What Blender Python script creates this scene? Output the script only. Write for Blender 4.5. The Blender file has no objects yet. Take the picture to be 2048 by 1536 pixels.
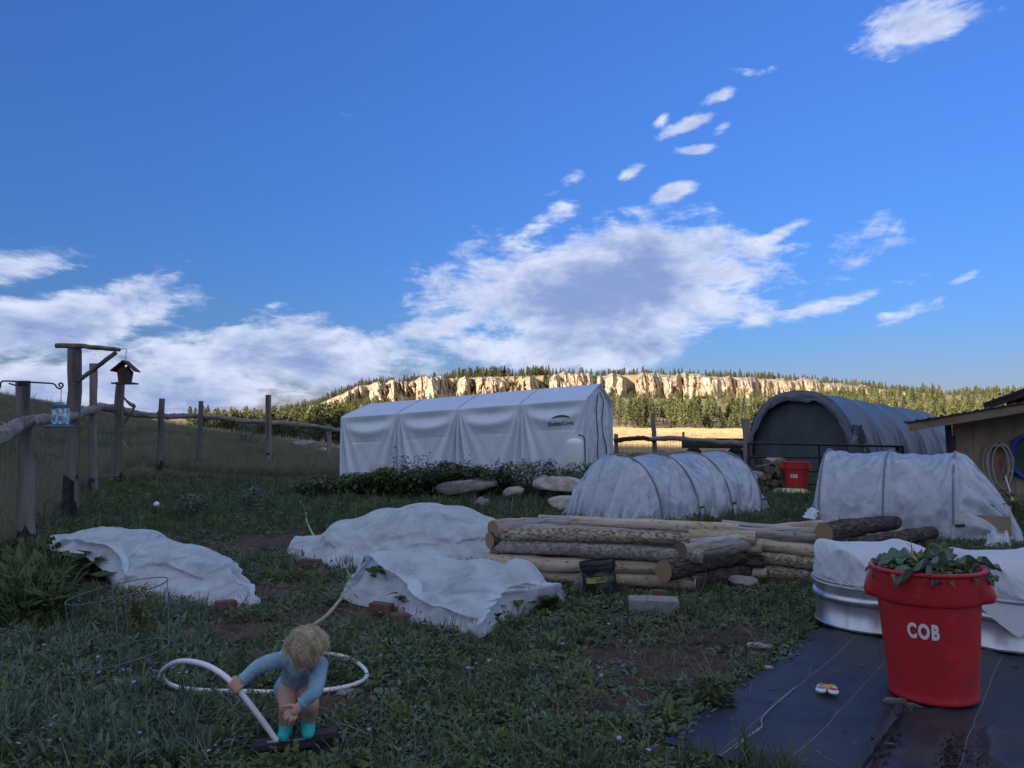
import bpy, bmesh, math, random
import numpy as np
from mathutils import Vector, Matrix, Euler

SC = bpy.context.scene
COL = SC.collection
R = math.radians
rng = np.random.default_rng(7)
random.seed(7)

# ------------------------------------------------------------------ camera
F, CX, CY, HOR, CAMH = 1500.0, 1024.0, 768.0, 850.0, 1.4
PITCH = math.atan((HOR - CY) / F)
cam = bpy.data.cameras.new('camera')
cam.sensor_width = 36.0
cam.lens = 36.0 * F / 2048.0
cam.clip_start = 0.05
cam.clip_end = 6000.0
camo = bpy.data.objects.new('camera', cam)
camo.location = (0, 0, CAMH)
camo.rotation_euler = (R(90) + PITCH, 0, 0)
COL.objects.link(camo)
SC.camera = camo

# ------------------------------------------------------------------ sun and sky
SUN_EL, SUN_AZ = R(9.5), R(180 + 38)          # azimuth clockwise from +Y (the view direction)
SKY_STRENGTH = 0.050
EXPO = 2.60
sdir = Vector((math.sin(SUN_AZ) * math.cos(SUN_EL), math.cos(SUN_AZ) * math.cos(SUN_EL), math.sin(SUN_EL)))
sun = bpy.data.lights.new('sun', 'SUN')
sun.energy = 2.0
sun.angle = R(0.5)
sun.color = (1.0, 0.86, 0.67)
suno = bpy.data.objects.new('sun', sun)
suno.rotation_euler = sdir.to_track_quat('Z', 'Y').to_euler()
suno.location = (0, 0, 30)
COL.objects.link(suno)

SC.view_settings.view_transform = 'Standard'
SC.view_settings.look = 'None'
SC.view_settings.gamma = 1.0
SC.view_settings.use_curve_mapping = False
SC.view_settings.exposure = EXPO

def pix_dir(u, v):
    a, b = (u - CX) / F, (CY - v) / F
    c, s = math.cos(PITCH), math.sin(PITCH)
    return Vector((a, c - b * s, s + b * c))
def P(u, v, d):                                  # point seen at photo pixel (u, v), d metres ahead
    k = pix_dir(u, v); k *= d / k.y
    return Vector((k.x, k.y, k.z + CAMH))
def G(u, v, z=0.0):                              # point of the level z seen at photo pixel (u, v)
    k = pix_dir(u, v); k *= (z - CAMH) / k.z
    return Vector((k.x, k.y, z))

world = bpy.data.worlds.new('World')
SC.world = world
world.use_nodes = True
def build_world():
    nt = world.node_tree; N = nt.nodes; L = nt.links
    for n in list(N): N.remove(n)
    out = N.new('ShaderNodeOutputWorld'); bg = N.new('ShaderNodeBackground')
    bg.inputs['Strength'].default_value = SKY_STRENGTH
    L.new(bg.outputs[0], out.inputs[0])
    sky = N.new('ShaderNodeTexSky'); sky.sky_type = 'NISHITA'
    sky.sun_disc = False; sky.sun_elevation = SUN_EL; sky.sun_rotation = SUN_AZ
    sky.altitude = 2000; sky.air_density = 1.6; sky.dust_density = 0.0; sky.ozone_density = 8.0
    tc = N.new('ShaderNodeTexCoord')
    nrm = N.new('ShaderNodeVectorMath'); nrm.operation = 'NORMALIZE'
    L.new(tc.outputs['Generated'], nrm.inputs[0])
    D = nrm.outputs[0]
    def math_(op, a, b=None, c=None, clamp=False):
        m = N.new('ShaderNodeMath'); m.operation = op; m.use_clamp = clamp
        for i, x in enumerate((a, b, c)):
            if x is None: continue
            if isinstance(x, (int, float)): m.inputs[i].default_value = x
            else: L.new(x, m.inputs[i])
        return m.outputs[0]
    def dot(v):
        m = N.new('ShaderNodeVectorMath'); m.operation = 'DOT_PRODUCT'
        L.new(D, m.inputs[0]); m.inputs[1].default_value = v
        return m.outputs['Value']
    def noise(vec, scale, detail, rough, dist=0.0):
        n = N.new('ShaderNodeTexNoise'); n.inputs['Scale'].default_value = scale
        n.inputs['Detail'].default_value = detail; n.inputs['Roughness'].default_value = rough
        n.inputs['Distortion'].default_value = dist
        L.new(vec, n.inputs['Vector']); return n.outputs['Fac']
    def mapping(scale, rot=(0, 0, 0), loc=(0, 0, 0)):
        m = N.new('ShaderNodeMapping'); m.inputs['Scale'].default_value = scale
        m.inputs['Rotation'].default_value = rot; m.inputs['Location'].default_value = loc
        L.new(D, m.inputs['Vector']); return m.outputs[0]
    # clouds: wind-drawn fractal noise, denser in banks that lie where they lie in the sky
    v1 = mapping((7.0, 5.0, 12.0), (0, R(-26), 0))
    n1 = noise(v1, 1.25, 9.0, 0.64, 0.25)
    v2 = mapping((7.0, 5.0, 12.0), (0, R(-26), 0), (-0.06, 0.0, 0.16))
    n2 = noise(v2, 1.25, 6.0, 0.58, 0.25)
    v3 = mapping((7.0, 5.0, 30.0), (0, R(-30), 0), (3, 1, 2))
    n3 = noise(v3, 2.4, 7.0, 0.62, 0.5)
    # (u, v, half-length px, half-height px, tilt degrees, weight)
    banks = [(1215, 572, 290, 94, 6, .74), (1150, 690, 200, 50, 0, .62), (1420, 520, 90, 60, -20, .44), (1430, 615, 170, 42, 8, .40), (970, 628, 190, 30, 14, .46),
             (530, 705, 250, 58, 3, .62), (130, 640, 250, 62, 10, .54), (40, 535, 130, 42, 10, .47), (300, 772, 460, 62, 0, .50),
             (1100, 435, 85, 30, 32, .42), (1130, 368, 60, 20, 32, .37), (1255, 348, 28, 14, 30, .34), (1375, 250, 48, 14, 18, .34),
             (1395, 300, 34, 10, 8, .38), (1352, 382, 54, 18, 20, .36), (1440, 192, 36, 14, 20, .29), (1512, 140, 54, 20, 5, .24),
             (1555, 470, 66, 20, 28, .42), (1700, 530, 45, 18, 10, .29), (1690, 600, 110, 20, 14, .42), (1812, 626, 75, 22, 20, .46),
             (1925, 556, 36, 12, 25, .42), (1840, 45, 105, 52, 10, .44), (1850, 90, 110, 30, 18, .24), (1850, 552, 30, 14, 0, .22),
             (550, 610, 35, 10, 5, .22), (690, 618, 70, 12, 5, .20), (1210, 70, 40, 30, 60, .12), (1322, 240, 20, 12, 40, .36), (1447, 255, 24, 12, 30, .34)]
    tot = None
    for (u, v, su, sv, tilt, w) in banks:
        c = pix_dir(u, v).normalized()
        a = (pix_dir(u + 10, v).normalized() - c).normalized()
        b = c.cross(a); b = -b if b.z < 0 else b
        t = R(tilt)
        a2 = (a * math.cos(t) + b * math.sin(t)) ; b2 = (b * math.cos(t) - a * math.sin(t))
        k = F / c.y * 0.98
        x = math_('ADD', dot(a2 * (k / su)), -(a2.dot(c)) * k / su)
        y = math_('ADD', dot(b2 * (k / sv)), -(b2.dot(c)) * k / sv)
        e = math_('ADD', math_('MULTIPLY', x, x), math_('MULTIPLY', y, y))
        g = math_('MULTIPLY', math_('EXPONENT', math_('MULTIPLY', e, -0.7)), w)
        if c.y < 0.98: pass
        front = math_('GREATER_THAN', dot(c), 0.3)
        g = math_('MULTIPLY', g, front)
        tot = g if tot is None else math_('MAXIMUM', tot, g)
    # outside the view a heavier cloud cover is added to brighten the shaded garden
    sep = N.new('ShaderNodeSeparateXYZ'); L.new(D, sep.inputs[0])
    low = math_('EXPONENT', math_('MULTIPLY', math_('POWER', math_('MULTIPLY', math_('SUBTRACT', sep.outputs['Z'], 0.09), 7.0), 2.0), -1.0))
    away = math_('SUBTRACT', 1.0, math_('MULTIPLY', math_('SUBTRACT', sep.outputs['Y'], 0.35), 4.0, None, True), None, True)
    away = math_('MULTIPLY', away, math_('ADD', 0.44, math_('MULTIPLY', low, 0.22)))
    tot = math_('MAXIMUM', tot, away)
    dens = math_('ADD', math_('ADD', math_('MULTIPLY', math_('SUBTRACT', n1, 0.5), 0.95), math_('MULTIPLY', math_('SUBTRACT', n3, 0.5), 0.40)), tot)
    mr = N.new('ShaderNodeMapRange'); mr.interpolation_type = 'SMOOTHSTEP'
    L.new(dens, mr.inputs[0]); mr.inputs[1].default_value = 0.185; mr.inputs[2].default_value = 0.42
    alpha = mr.outputs[0]
    # lit rims against grey hearts: compare the density here with the density a little sunward
    sh = N.new('ShaderNodeMapRange'); sh.interpolation_type = 'SMOOTHSTEP'
    core = math_('ADD', math_('MULTIPLY', math_('SUBTRACT', n2, 0.5), 1.5), math_('ADD', tot, math_('MULTIPLY', math_('SUBTRACT', n3, 0.5), 0.35)))
    L.new(core, sh.inputs[0]); sh.inputs[1].default_value = 0.16; sh.inputs[2].default_value = 0.78
    cmix = N.new('ShaderNodeMix'); cmix.data_type = 'RGBA'
    L.new(sh.outputs[0], cmix.inputs['Factor'])
    k = 1.0 / SKY_STRENGTH / 2 ** (EXPO - 0.12)
    cmix.inputs['A'].default_value = (0.70 * k, 0.76 * k, 0.94 * k, 1)
    cmix.inputs['B'].default_value = (0.24 * k, 0.33 * k, 0.60 * k, 1)
    fin = N.new('ShaderNodeMix'); fin.data_type = 'RGBA'
    L.new(math_('MULTIPLY', alpha, 0.95), fin.inputs['Factor'])
    tint = N.new('ShaderNodeMix'); tint.data_type = 'RGBA'; tint.blend_type = 'MULTIPLY'; tint.inputs['Factor'].default_value = 1.0
    # the photograph's sky keeps its strength towards the top of the frame: a steady lift with height
    gain = math_('MULTIPLY_ADD', math_('MINIMUM', math_('MAXIMUM', sep.outputs['Z'], 0.0), 0.6), 0.90, 0.66)
    gv = N.new('ShaderNodeVectorMath'); gv.operation = 'SCALE'; L.new(sky.outputs[0], gv.inputs[0]); L.new(gain, gv.inputs['Scale'])
    L.new(gv.outputs[0], tint.inputs['A']); tint.inputs['B'].default_value = SKY_TINT
    L.new(tint.outputs['Result'], fin.inputs['A']); L.new(cmix.outputs['Result'], fin.inputs['B'])
    L.new(fin.outputs['Result'], bg.inputs['Color'])
SKY_TINT = (1.04, .665, .775, 1)
build_world()

# ------------------------------------------------------------------ numpy noise
def _hash(i, j, s):
    n = (i.astype(np.int64) * 374761393 + j.astype(np.int64) * 668265263 + s * 1274126177) & 0x7fffffff
    n = ((n ^ (n >> 13)) * 1274126177) & 0x7fffffff
    return ((n ^ (n >> 16)) & 0xffff) / 65535.0
def vnoise(x, y, s=0):
    x = np.asarray(x, float); y = np.asarray(y, float)
    x, y = np.broadcast_arrays(x, y)
    i, j = np.floor(x), np.floor(y); a, b = x - i, y - j
    a = a * a * (3 - 2 * a); b = b * b * (3 - 2 * b)
    return (_hash(i, j, s) * (1 - a) + _hash(i + 1, j, s) * a) * (1 - b) + (_hash(i, j + 1, s) * (1 - a) + _hash(i + 1, j + 1, s) * a) * b
def fbm(x, y, o=4, s=0):
    t, w, n = 0.0, 0.5, 0.0
    for k in range(o):
        t = t + w * vnoise(np.asarray(x) * 2 ** k, np.asarray(y) * 2 ** k, s + k * 17); n += w; w *= 0.5
    return t / n
def sst(a, b, x):
    t = np.clip((np.asarray(x, float) - a) / (b - a), 0, 1); return t * t * (3 - 2 * t)

# ------------------------------------------------------------------ mesh builder
class MB:
    def __init__(s): s.v = []; s.f = []; s.m = []; s.uv = []
    def add(s, verts, faces, mat=0, uvs=None):
        o = len(s.v); s.v.extend([tuple(p) for p in verts])
        for k, fc in enumerate(faces):
            s.f.append(tuple(i + o for i in fc)); s.m.append(mat)
            s.uv.append(uvs[k] if uvs is not None else None)
    def box(s, c, size, rot=None, mat=0, taper=1.0):
        hx, hy, hz = [q / 2 for q in size]
        vs = []
        for z in (-hz, hz):
            k = taper if z > 0 else 1.0
            for (x, y) in ((-hx, -hy), (hx, -hy), (hx, hy), (-hx, hy)):
                p = Vector((x * k, y * k, z))
                if rot is not None: p = rot @ p
                vs.append(p + Vector(c))
        s.add(vs, [(3, 2, 1, 0), (4, 5, 6, 7), (0, 1, 5, 4), (1, 2, 6, 5), (2, 3, 7, 6), (3, 0, 4, 7)], mat)
    def tube(s, pts, rad, n=8, mat=0, cap=1, capmat=None, wob=0.0, round_=False, seed=0, closed=False, ell=1.0):
        pts = [Vector(p) for p in pts]
        if not hasattr(rad, '__len__'): rad = [rad] * len(pts)
        rad = list(rad)
        if round_:
            a0 = (pts[0] - pts[1]).normalized(); a1 = (pts[-1] - pts[-2]).normalized()
            pre = [(pts[0] + a0 * rad[0] * q, rad[0] * math.sqrt(max(0.0, 1 - q * q))) for q in (.97, .8, .5)]
            post = [(pts[-1] + a1 * rad[-1] * q, rad[-1] * math.sqrt(max(0.0, 1 - q * q))) for q in (.5, .8, .97)]
            pts = [p for p, _ in pre] + pts + [p for p, _ in post]
            rad = [r for _, r in pre] + rad + [r for _, r in post]
        K = len(pts); rr = random.Random(seed)
        off = [rr.uniform(0, 6.28) for _ in range(6)]
        up = None; rings = []; vl = 0.0; vs = []; vv = []
        for i, p in enumerate(pts):
            if closed: t = pts[(i + 1) % K] - pts[i - 1]
            else: t = pts[min(i + 1, K - 1)] - pts[max(i - 1, 0)]
            t = t.normalized() if t.length > 1e-9 else Vector((0, 0, 1))
            if up is None:
                up = Vector((0, 0, 1)) if abs(t.z) < 0.9 else Vector((1, 0, 0))
            up = (up - t * up.dot(t)).normalized(); side = t.cross(up)
            if i: vl += (pts[i] - pts[i - 1]).length
            vv.append(vl)
            for k in range(n):
                a = 2 * math.pi * k / n
                w = 1 + wob * (math.sin(2 * a + off[0] + vl * 2.1) + 0.7 * math.sin(3 * a + off[1] - vl * 3.7) + 0.5 * math.sin(5 * a + off[2] + vl * 5.3)) if wob else 1
                vs.append(p + (side * math.cos(a) + up * math.sin(a) * ell) * rad[i] * w)
        fs, uvs = [], []
        for i in range(K - (0 if closed else 1)):
            j = (i + 1) % K
            for k in range(n):
                k2 = (k + 1) % n
                fs.append((i * n + k, i * n + k2, j * n + k2, j * n + k))
                c = 2 * math.pi * rad[i]
                v1 = vv[j] if j else vl + 0.01
                uvs.append(((k / n * c, vv[i]), ((k + 1) / n * c, vv[i]), ((k + 1) / n * c, v1), (k / n * c, v1)))
        s.add(vs, fs, mat, uvs)
        if cap and not closed:
            o = len(s.v) - len(vs); cm = mat if capmat is None else capmat
            u0 = [(0.5 + 0.5 * math.cos(2 * math.pi * k / n), 0.5 + 0.5 * math.sin(2 * math.pi * k / n)) for k in range(n)]
            s.f.append(tuple(o + k for k in range(n - 1, -1, -1))); s.m.append(cm); s.uv.append(tuple(u0[::-1]))
            s.f.append(tuple(o + (K - 1) * n + k for k in range(n))); s.m.append(cm); s.uv.append(tuple(u0))
    def lathe(s, prof, n=32, c=(0, 0, 0), mat=0, ax=1.0, ay=1.0, a0=0.0, a1=2 * math.pi):
        c = Vector(c); K = len(prof); full = abs(a1 - a0 - 2 * math.pi) < 1e-6; m = n if full else n + 1
        vs = [c + Vector((r * ax * math.cos(a0 + (a1 - a0) * k / n), r * ay * math.sin(a0 + (a1 - a0) * k / n), z)) for (r, z) in prof for k in range(m)]
        fs = []; uvs = []; L_ = 0
        for i in range(K - 1):
            dl = math.hypot(prof[i + 1][0] - prof[i][0], prof[i + 1][1] - prof[i][1])
            for k in range(n):
                k2 = (k + 1) % m
                fs.append((i * m + k, i * m + k2, (i + 1) * m + k2, (i + 1) * m + k))
                uvs.append(((k / n, L_), ((k + 1) / n, L_), ((k + 1) / n, L_ + dl), (k / n, L_ + dl)))
            L_ += dl
        s.add(vs, fs, mat, uvs)
    def grid(s, V, mat=0, flip=False):              # V: (rows, cols, 3)
        a, b = V.shape[:2]; fs = []; uvs = []
        for i in range(a - 1):
            for j in range(b - 1):
                q = (i * b + j, i * b + j + 1, (i + 1) * b + j + 1, (i + 1) * b + j)
                fs.append(q[::-1] if flip else q)
                w = ((j / b, i / a), ((j + 1) / b, i / a), ((j + 1) / b, (i + 1) / a), (j / b, (i + 1) / a))
                uvs.append(w[::-1] if flip else w)
        s.add(V.reshape(-1, 3), fs, mat, uvs)
    def mesh(s, name, mats, smooth=True):
        me = bpy.data.meshes.new(name)
        me.from_pydata(s.v, [], s.f)
        for m in mats: me.materials.append(m)
        me.polygons.foreach_set('material_index', np.array(s.m, np.int32))
        me.polygons.foreach_set('use_smooth', np.full(len(s.f), smooth, bool))
        if any(u is not None for u in s.uv):
            uvl = me.uv_layers.new(name='UVMap')
            flat = []
            for fc, u in zip(s.f, s.uv):
                flat.extend(u if u is not None else [(0, 0)] * len(fc))
            uvl.data.foreach_set('uv', np.array(flat, np.float32).ravel())
        me.update()
        return me
    def build(s, name, mats, parent=None, smooth=True, sharp=40):
        if not isinstance(mats, (list, tuple)): mats = [mats]
        me = s.mesh(name, mats, smooth)
        if smooth and sharp: me.set_sharp_from_angle(angle=R(sharp))
        return link(name, me, parent)

def link(name, data, parent=None):
    o = bpy.data.objects.new(name, data); COL.objects.link(o)
    if parent is not None: o.parent = parent
    return o
def tag(o, label, cat, group=None, kind=None):
    o['label'] = label; o['category'] = cat
    if group: o['group'] = group
    if kind: o['kind'] = kind
    return o
def thing(name, label, cat, loc=(0, 0, 0), rot=(0, 0, 0), group=None):
    o = link(name, None); o.location = loc; o.rotation_euler = rot; o.empty_display_size = 0.1
    return tag(o, label, cat, group)
def struct(o): o['kind'] = 'structure'; return o
def dup(root, loc, rot=(0, 0, 0), label=None, group=None, scale=None):
    r = root.copy(); COL.objects.link(r); r.location = loc; r.rotation_euler = rot
    if label: r['label'] = label
    if group: r['group'] = group
    if scale is not None: r.scale = scale
    for ch in list(root.children):
        c = ch.copy(); COL.objects.link(c); c.parent = r
        for g in list(ch.children):
            d = g.copy(); COL.objects.link(d); d.parent = c
    return r

def np_mesh(name, V, Fq, mats=(), smooth=True, midx=None):
    me = bpy.data.meshes.new(name)
    V = np.asarray(V, np.float32).reshape(-1, 3); Fq = np.asarray(Fq, np.int32)
    me.vertices.add(len(V)); me.vertices.foreach_set('co', V.ravel())
    k = Fq.shape[1]
    me.loops.add(Fq.size); me.loops.foreach_set('vertex_index', Fq.ravel())
    me.polygons.add(len(Fq)); me.polygons.foreach_set('loop_start', np.arange(0, Fq.size, k, dtype=np.int32))
    me.polygons.foreach_set('loop_total', np.full(len(Fq), k, np.int32))
    for m in mats: me.materials.append(m)
    if midx is not None: me.polygons.foreach_set('material_index', np.asarray(midx, np.int32))
    me.polygons.foreach_set('use_smooth', np.full(len(Fq), smooth, bool))
    me.update(calc_edges=True); me.validate()
    return me
def grid_faces(a, b):
    i, j = np.meshgrid(np.arange(a - 1), np.arange(b - 1), indexing='ij')
    q = (i * b + j).ravel()
    return np.stack([q, q + 1, q + b + 1, q + b], 1)

# ------------------------------------------------------------------ materials
def new_mat(name):
    m = bpy.data.materials.new(name); m.use_nodes = True
    nt = m.node_tree
    b = nt.nodes['Principled BSDF']
    return m, nt, b
def NODE(nt, t, **kw):
    n = nt.nodes.new(t)
    for k, v in kw.items(): setattr(n, k, v)
    return n
def rgba(c): return (c[0], c[1], c[2], 1.0)
def mat(name, cols, rough=0.7, scale=6.0, detail=6.0, stretch=(1, 1, 1), bump=0.0, bscale=None, coord='Object', spec=0.3,
        metal=0.0, rnd=0.0, contrast=(0.3, 0.7), distort=0.0, trans=0.0, bstretch=None, rough_var=0.0, nrough=0.6, coat=0.0):
    """noise mix between two or three colours, with fine relief and a per-object brightness spread"""
    m, nt, b = new_mat(name); L = nt.links
    cols = [cols] if not hasattr(cols[0], '__len__') else list(cols)
    tc = NODE(nt, 'ShaderNodeTexCoord')
    mp = NODE(nt, 'ShaderNodeMapping'); mp.inputs['Scale'].default_value = stretch
    L.new(tc.outputs[coord], mp.inputs['Vector'])
    oi = NODE(nt, 'ShaderNodeObjectInfo')
    ad = NODE(nt, 'ShaderNodeVectorMath', operation='ADD')
    sc = NODE(nt, 'ShaderNodeMath', operation='MULTIPLY'); L.new(oi.outputs['Random'], sc.inputs[0]); sc.inputs[1].default_value = 37.0
    L.new(mp.outputs[0], ad.inputs[0]); L.new(sc.outputs[0], ad.inputs[1])
    nz = NODE(nt, 'ShaderNodeTexNoise'); nz.inputs['Scale'].default_value = scale; nz.inputs['Detail'].default_value = detail
    nz.inputs['Roughness'].default_value = nrough; nz.inputs['Distortion'].default_value = distort
    L.new(ad.outputs[0], nz.inputs['Vector'])
    cr = NODE(nt, 'ShaderNodeValToRGB')
    el = cr.color_ramp.elements
    if len(cols) == 1: cols = [cols[0], cols[0]]
    el[0].position, el[1].position = contrast
    el[0].color = rgba(cols[0]); el[1].color = rgba(cols[-1])
    for i, c in enumerate(cols[1:-1]):
        e = el.new(contrast[0] + (contrast[1] - contrast[0]) * (i + 1) / (len(cols) - 1)); e.color = rgba(c)
    L.new(nz.outputs['Fac'], cr.inputs['Fac'])
    out = cr.outputs['Color']
    if rnd:
        hs = NODE(nt, 'ShaderNodeHueSaturation')
        mr = NODE(nt, 'ShaderNodeMapRange'); mr.inputs[3].default_value = 1 - rnd; mr.inputs[4].default_value = 1 + rnd
        L.new(oi.outputs['Random'], mr.inputs[0]); L.new(mr.outputs[0], hs.inputs['Value']); L.new(out, hs.inputs['Color'])
        out = hs.outputs['Color']
    L.new(out, b.inputs['Base Color'])
    b.inputs['Roughness'].default_value = rough
    if rough_var:
        mr2 = NODE(nt, 'ShaderNodeMapRange'); mr2.inputs[3].default_value = rough - rough_var; mr2.inputs[4].default_value = rough + rough_var
        L.new(nz.outputs['Fac'], mr2.inputs[0]); L.new(mr2.outputs[0], b.inputs['Roughness'])
    b.inputs['Specular IOR Level'].default_value = spec
    b.inputs['Metallic'].default_value = metal
    b.inputs['Coat Weight'].default_value = coat
    if bump:
        src = nz
        if bscale:
            src = NODE(nt, 'ShaderNodeTexNoise'); src.inputs['Scale'].default_value = bscale; src.inputs['Detail'].default_value = 5
            if bstretch:
                mb = NODE(nt, 'ShaderNodeMapping'); mb.inputs['Scale'].default_value = bstretch
                L.new(tc.outputs[coord], mb.inputs['Vector']); L.new(mb.outputs[0], src.inputs['Vector'])
            else: L.new(ad.outputs[0], src.inputs['Vector'])
        bp = NODE(nt, 'ShaderNodeBump'); bp.inputs['Strength'].default_value = bump; bp.inputs['Distance'].default_value = 0.02
        L.new(src.outputs['Fac'], bp.inputs['Height']); L.new(bp.outputs[0], b.inputs['Normal'])
    if trans:                                    # thin leaves and cloth let some light through
        tr = NODE(nt, 'ShaderNodeBsdfTranslucent'); L.new(out, tr.inputs['Color'])
        mx = NODE(nt, 'ShaderNodeMixShader'); mx.inputs[0].default_value = trans
        L.new(b.outputs[0], mx.inputs[1]); L.new(tr.outputs[0], mx.inputs[2])
        L.new(mx.outputs[0], nt.nodes['Material Output'].inputs['Surface'])
    m['out'] = 1
    return m

# ------------------------------------------------------------------ instanced ground cover (stuff)
def proto(name, me):
    return bpy.data.objects.new(name, me)          # not linked to the scene: only the source of a scatter
def scatter(name, pts, rots, scales, meshes, idx, label, cat, parent=None):
    """one object that grows the given meshes on its points"""
    me = bpy.data.meshes.new(name)
    pts = np.asarray(pts, np.float32)
    me.vertices.add(len(pts)); me.vertices.foreach_set('co', pts.ravel())
    a = me.attributes.new('rot', 'FLOAT_VECTOR', 'POINT'); a.data.foreach_set('vector', np.asarray(rots, np.float32).ravel())
    a = me.attributes.new('scl', 'FLOAT', 'POINT'); a.data.foreach_set('value', np.asarray(scales, np.float32))
    a = me.attributes.new('idx', 'INT', 'POINT'); a.data.foreach_set('value', np.asarray(idx, np.int32))
    o = link(name, me, parent)
    ng = bpy.data.node_groups.new(name, 'GeometryNodeTree')
    ng.interface.new_socket('Geometry', in_out='INPUT', socket_type='NodeSocketGeometry')
    ng.interface.new_socket('Geometry', in_out='OUTPUT', socket_type='NodeSocketGeometry')
    gi = ng.nodes.new('NodeGroupInput'); go = ng.nodes.new('NodeGroupOutput')
    join = ng.nodes.new('GeometryNodeJoinGeometry')
    def named(nm, dt):
        n = ng.nodes.new('GeometryNodeInputNamedAttribute'); n.data_type = dt; n.inputs['Name'].default_value = nm
        return n.outputs['Attribute']
    for k, m in enumerate(meshes):
        oi = ng.nodes.new('GeometryNodeObjectInfo'); oi.inputs['Object'].default_value = proto(m.name, m)
        oi.inputs['As Instance'].default_value = True
        iop = ng.nodes.new('GeometryNodeInstanceOnPoints')
        cmp_ = ng.nodes.new('FunctionNodeCompare'); cmp_.data_type = 'INT'; cmp_.operation = 'EQUAL'
        ng.links.new(named('idx', 'INT'), cmp_.inputs[2]); cmp_.inputs[3].default_value = k
        ng.links.new(cmp_.outputs[0], iop.inputs['Selection'])
        er = ng.nodes.new('FunctionNodeEulerToRotation')
        ng.links.new(named('rot', 'FLOAT_VECTOR'), er.inputs[0]); ng.links.new(er.outputs[0], iop.inputs['Rotation'])
        ng.links.new(named('scl', 'FLOAT'), iop.inputs['Scale'])
        ng.links.new(gi.outputs[0], iop.inputs['Points']); ng.links.new(oi.outputs['Geometry'], iop.inputs['Instance'])
        ng.links.new(iop.outputs[0], join.inputs[0])
    ng.links.new(join.outputs[0], go.inputs[0])
    md = o.modifiers.new('grow', 'NODES'); md.node_group = ng
    if label: tag(o, label, cat)
    o['kind'] = 'stuff'
    return o
# ================================================================== TERRAIN
SUNH = np.array([math.sin(SUN_AZ), math.cos(SUN_AZ)])
TOP_U = [-400, 0, 200, 400, 500, 560, 640, 720, 820, 900, 1000, 1100, 1200, 1300, 1400, 1500, 1600, 1700, 1800, 1900, 2048, 2400]
TOP_V = [846, 846, 843, 838, 832, 825, 806, 769, 758, 753, 749, 746, 747, 744, 748, 751, 758, 767, 779, 788, 786, 800]
BOT_U = [-400, 300, 560, 640, 700, 800, 1000, 1240, 1400, 1500, 1600, 1700, 1800, 1900, 2048, 2400]
BOT_V = [848, 846, 838, 818, 812, 802, 797, 797, 800, 797, 793, 790, 790, 792, 792, 804]
def cliff_dist(u): return 600 + 26 * (fbm(np.asarray(u) / 170.0, 3.3, 3, 5) - 0.5) + 14 * (fbm(np.asarray(u) / 45.0, 8.1, 2, 9) - 0.5)
def ztop(u): return CAMH + (HOR - np.interp(u, TOP_U, TOP_V)) / F * cliff_dist(u)
def zbot(u): return CAMH + (HOR - np.interp(u, BOT_U, BOT_V)) / F * cliff_dist(u)
def H(x, y):
    x = np.asarray(x, float); y = np.asarray(y, float)
    r = np.hypot(x, y) + 1e-6
    front = sst(0.15, 0.5, y / r)
    yy = np.maximum(y, 1.0)
    u = np.clip(CX + F * x / yy, -400, 2400)
    # far side: valley floor, pasture rising to the trees, slope up to the cliff, plateau
    Rc = cliff_dist(u); zb = zbot(u); zt = ztop(u)
    valley = -2.6 * sst(30, 85, yy) + 2.9 * sst(120, 235, yy) + 1.1 * (fbm(x / 45, y / 45, 3, 3) - 0.5) * sst(35, 90, yy)
    left_low = -3.2 * sst(820, 480, u) * sst(70, 130, yy) * sst(330, 200, yy)
    slope = np.clip((yy - 235) / (Rc - 250), 0, 1)
    far = valley + left_low + (zb - 0.3) * slope ** 1.25
    far = far + (zt - zb) * sst(4, 22, yy - Rc) + 8 * sst(40, 400, yy - Rc) - 40 * sst(500, 1600, yy - Rc)
    far = far + 5.0 * (fbm(x / 60, y / 60, 4, 21) - 0.5) * sst(250, 400, yy) * sst(0, 60, Rc - yy)
    # grassy rise beyond the left fence
    hill = 4.2 * np.exp(-((x + 37) / 18.5) ** 2 - ((y - 36) / 20.0) ** 2) * sst(-4.5, -11, x + 0.10 * np.abs(y - 20))
    hill = hill + 0.25 * (fbm(x / 3.5, y / 3.5, 3, 31) - 0.5) * sst(-8, -13, x)
    h = far * front + hill
    # ridge behind the photographer that holds the evening shade
    q = x * SUNH[0] + y * SUNH[1]; p = x * SUNH[1] - y * SUNH[0]
    ridge = 79 * sst(40, 400, q) * (1 + 0.10 * (fbm(p / 60, q / 60, 3, 41) - 0.5)) * sst(260, 140, np.abs(p))
    ridge = ridge * (1 - 0.5 * sst(430, 900, q))
    h = h + ridge * (1 - front * sst(0, 20, y))
    rest = 16 * sst(300, 900, r) * fbm(x / 260, y / 260, 3, 51)
    h = h + rest * (1 - front)
    # garden: gently uneven
    h = h + 0.05 * (fbm(x * 0.8, y * 0.8, 3, 61) - 0.5) * sst(60, 25, r)
    return h
def Hz(x, y): return float(H(np.array([x]), np.array([y]))[0])
def GT(u, v):                                     # point of the terrain seen at photo pixel (u, v), garden range
    p = G(u, v)
    for _ in range(6): p = G(u, v, Hz(p.x, p.y))
    return p

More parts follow.
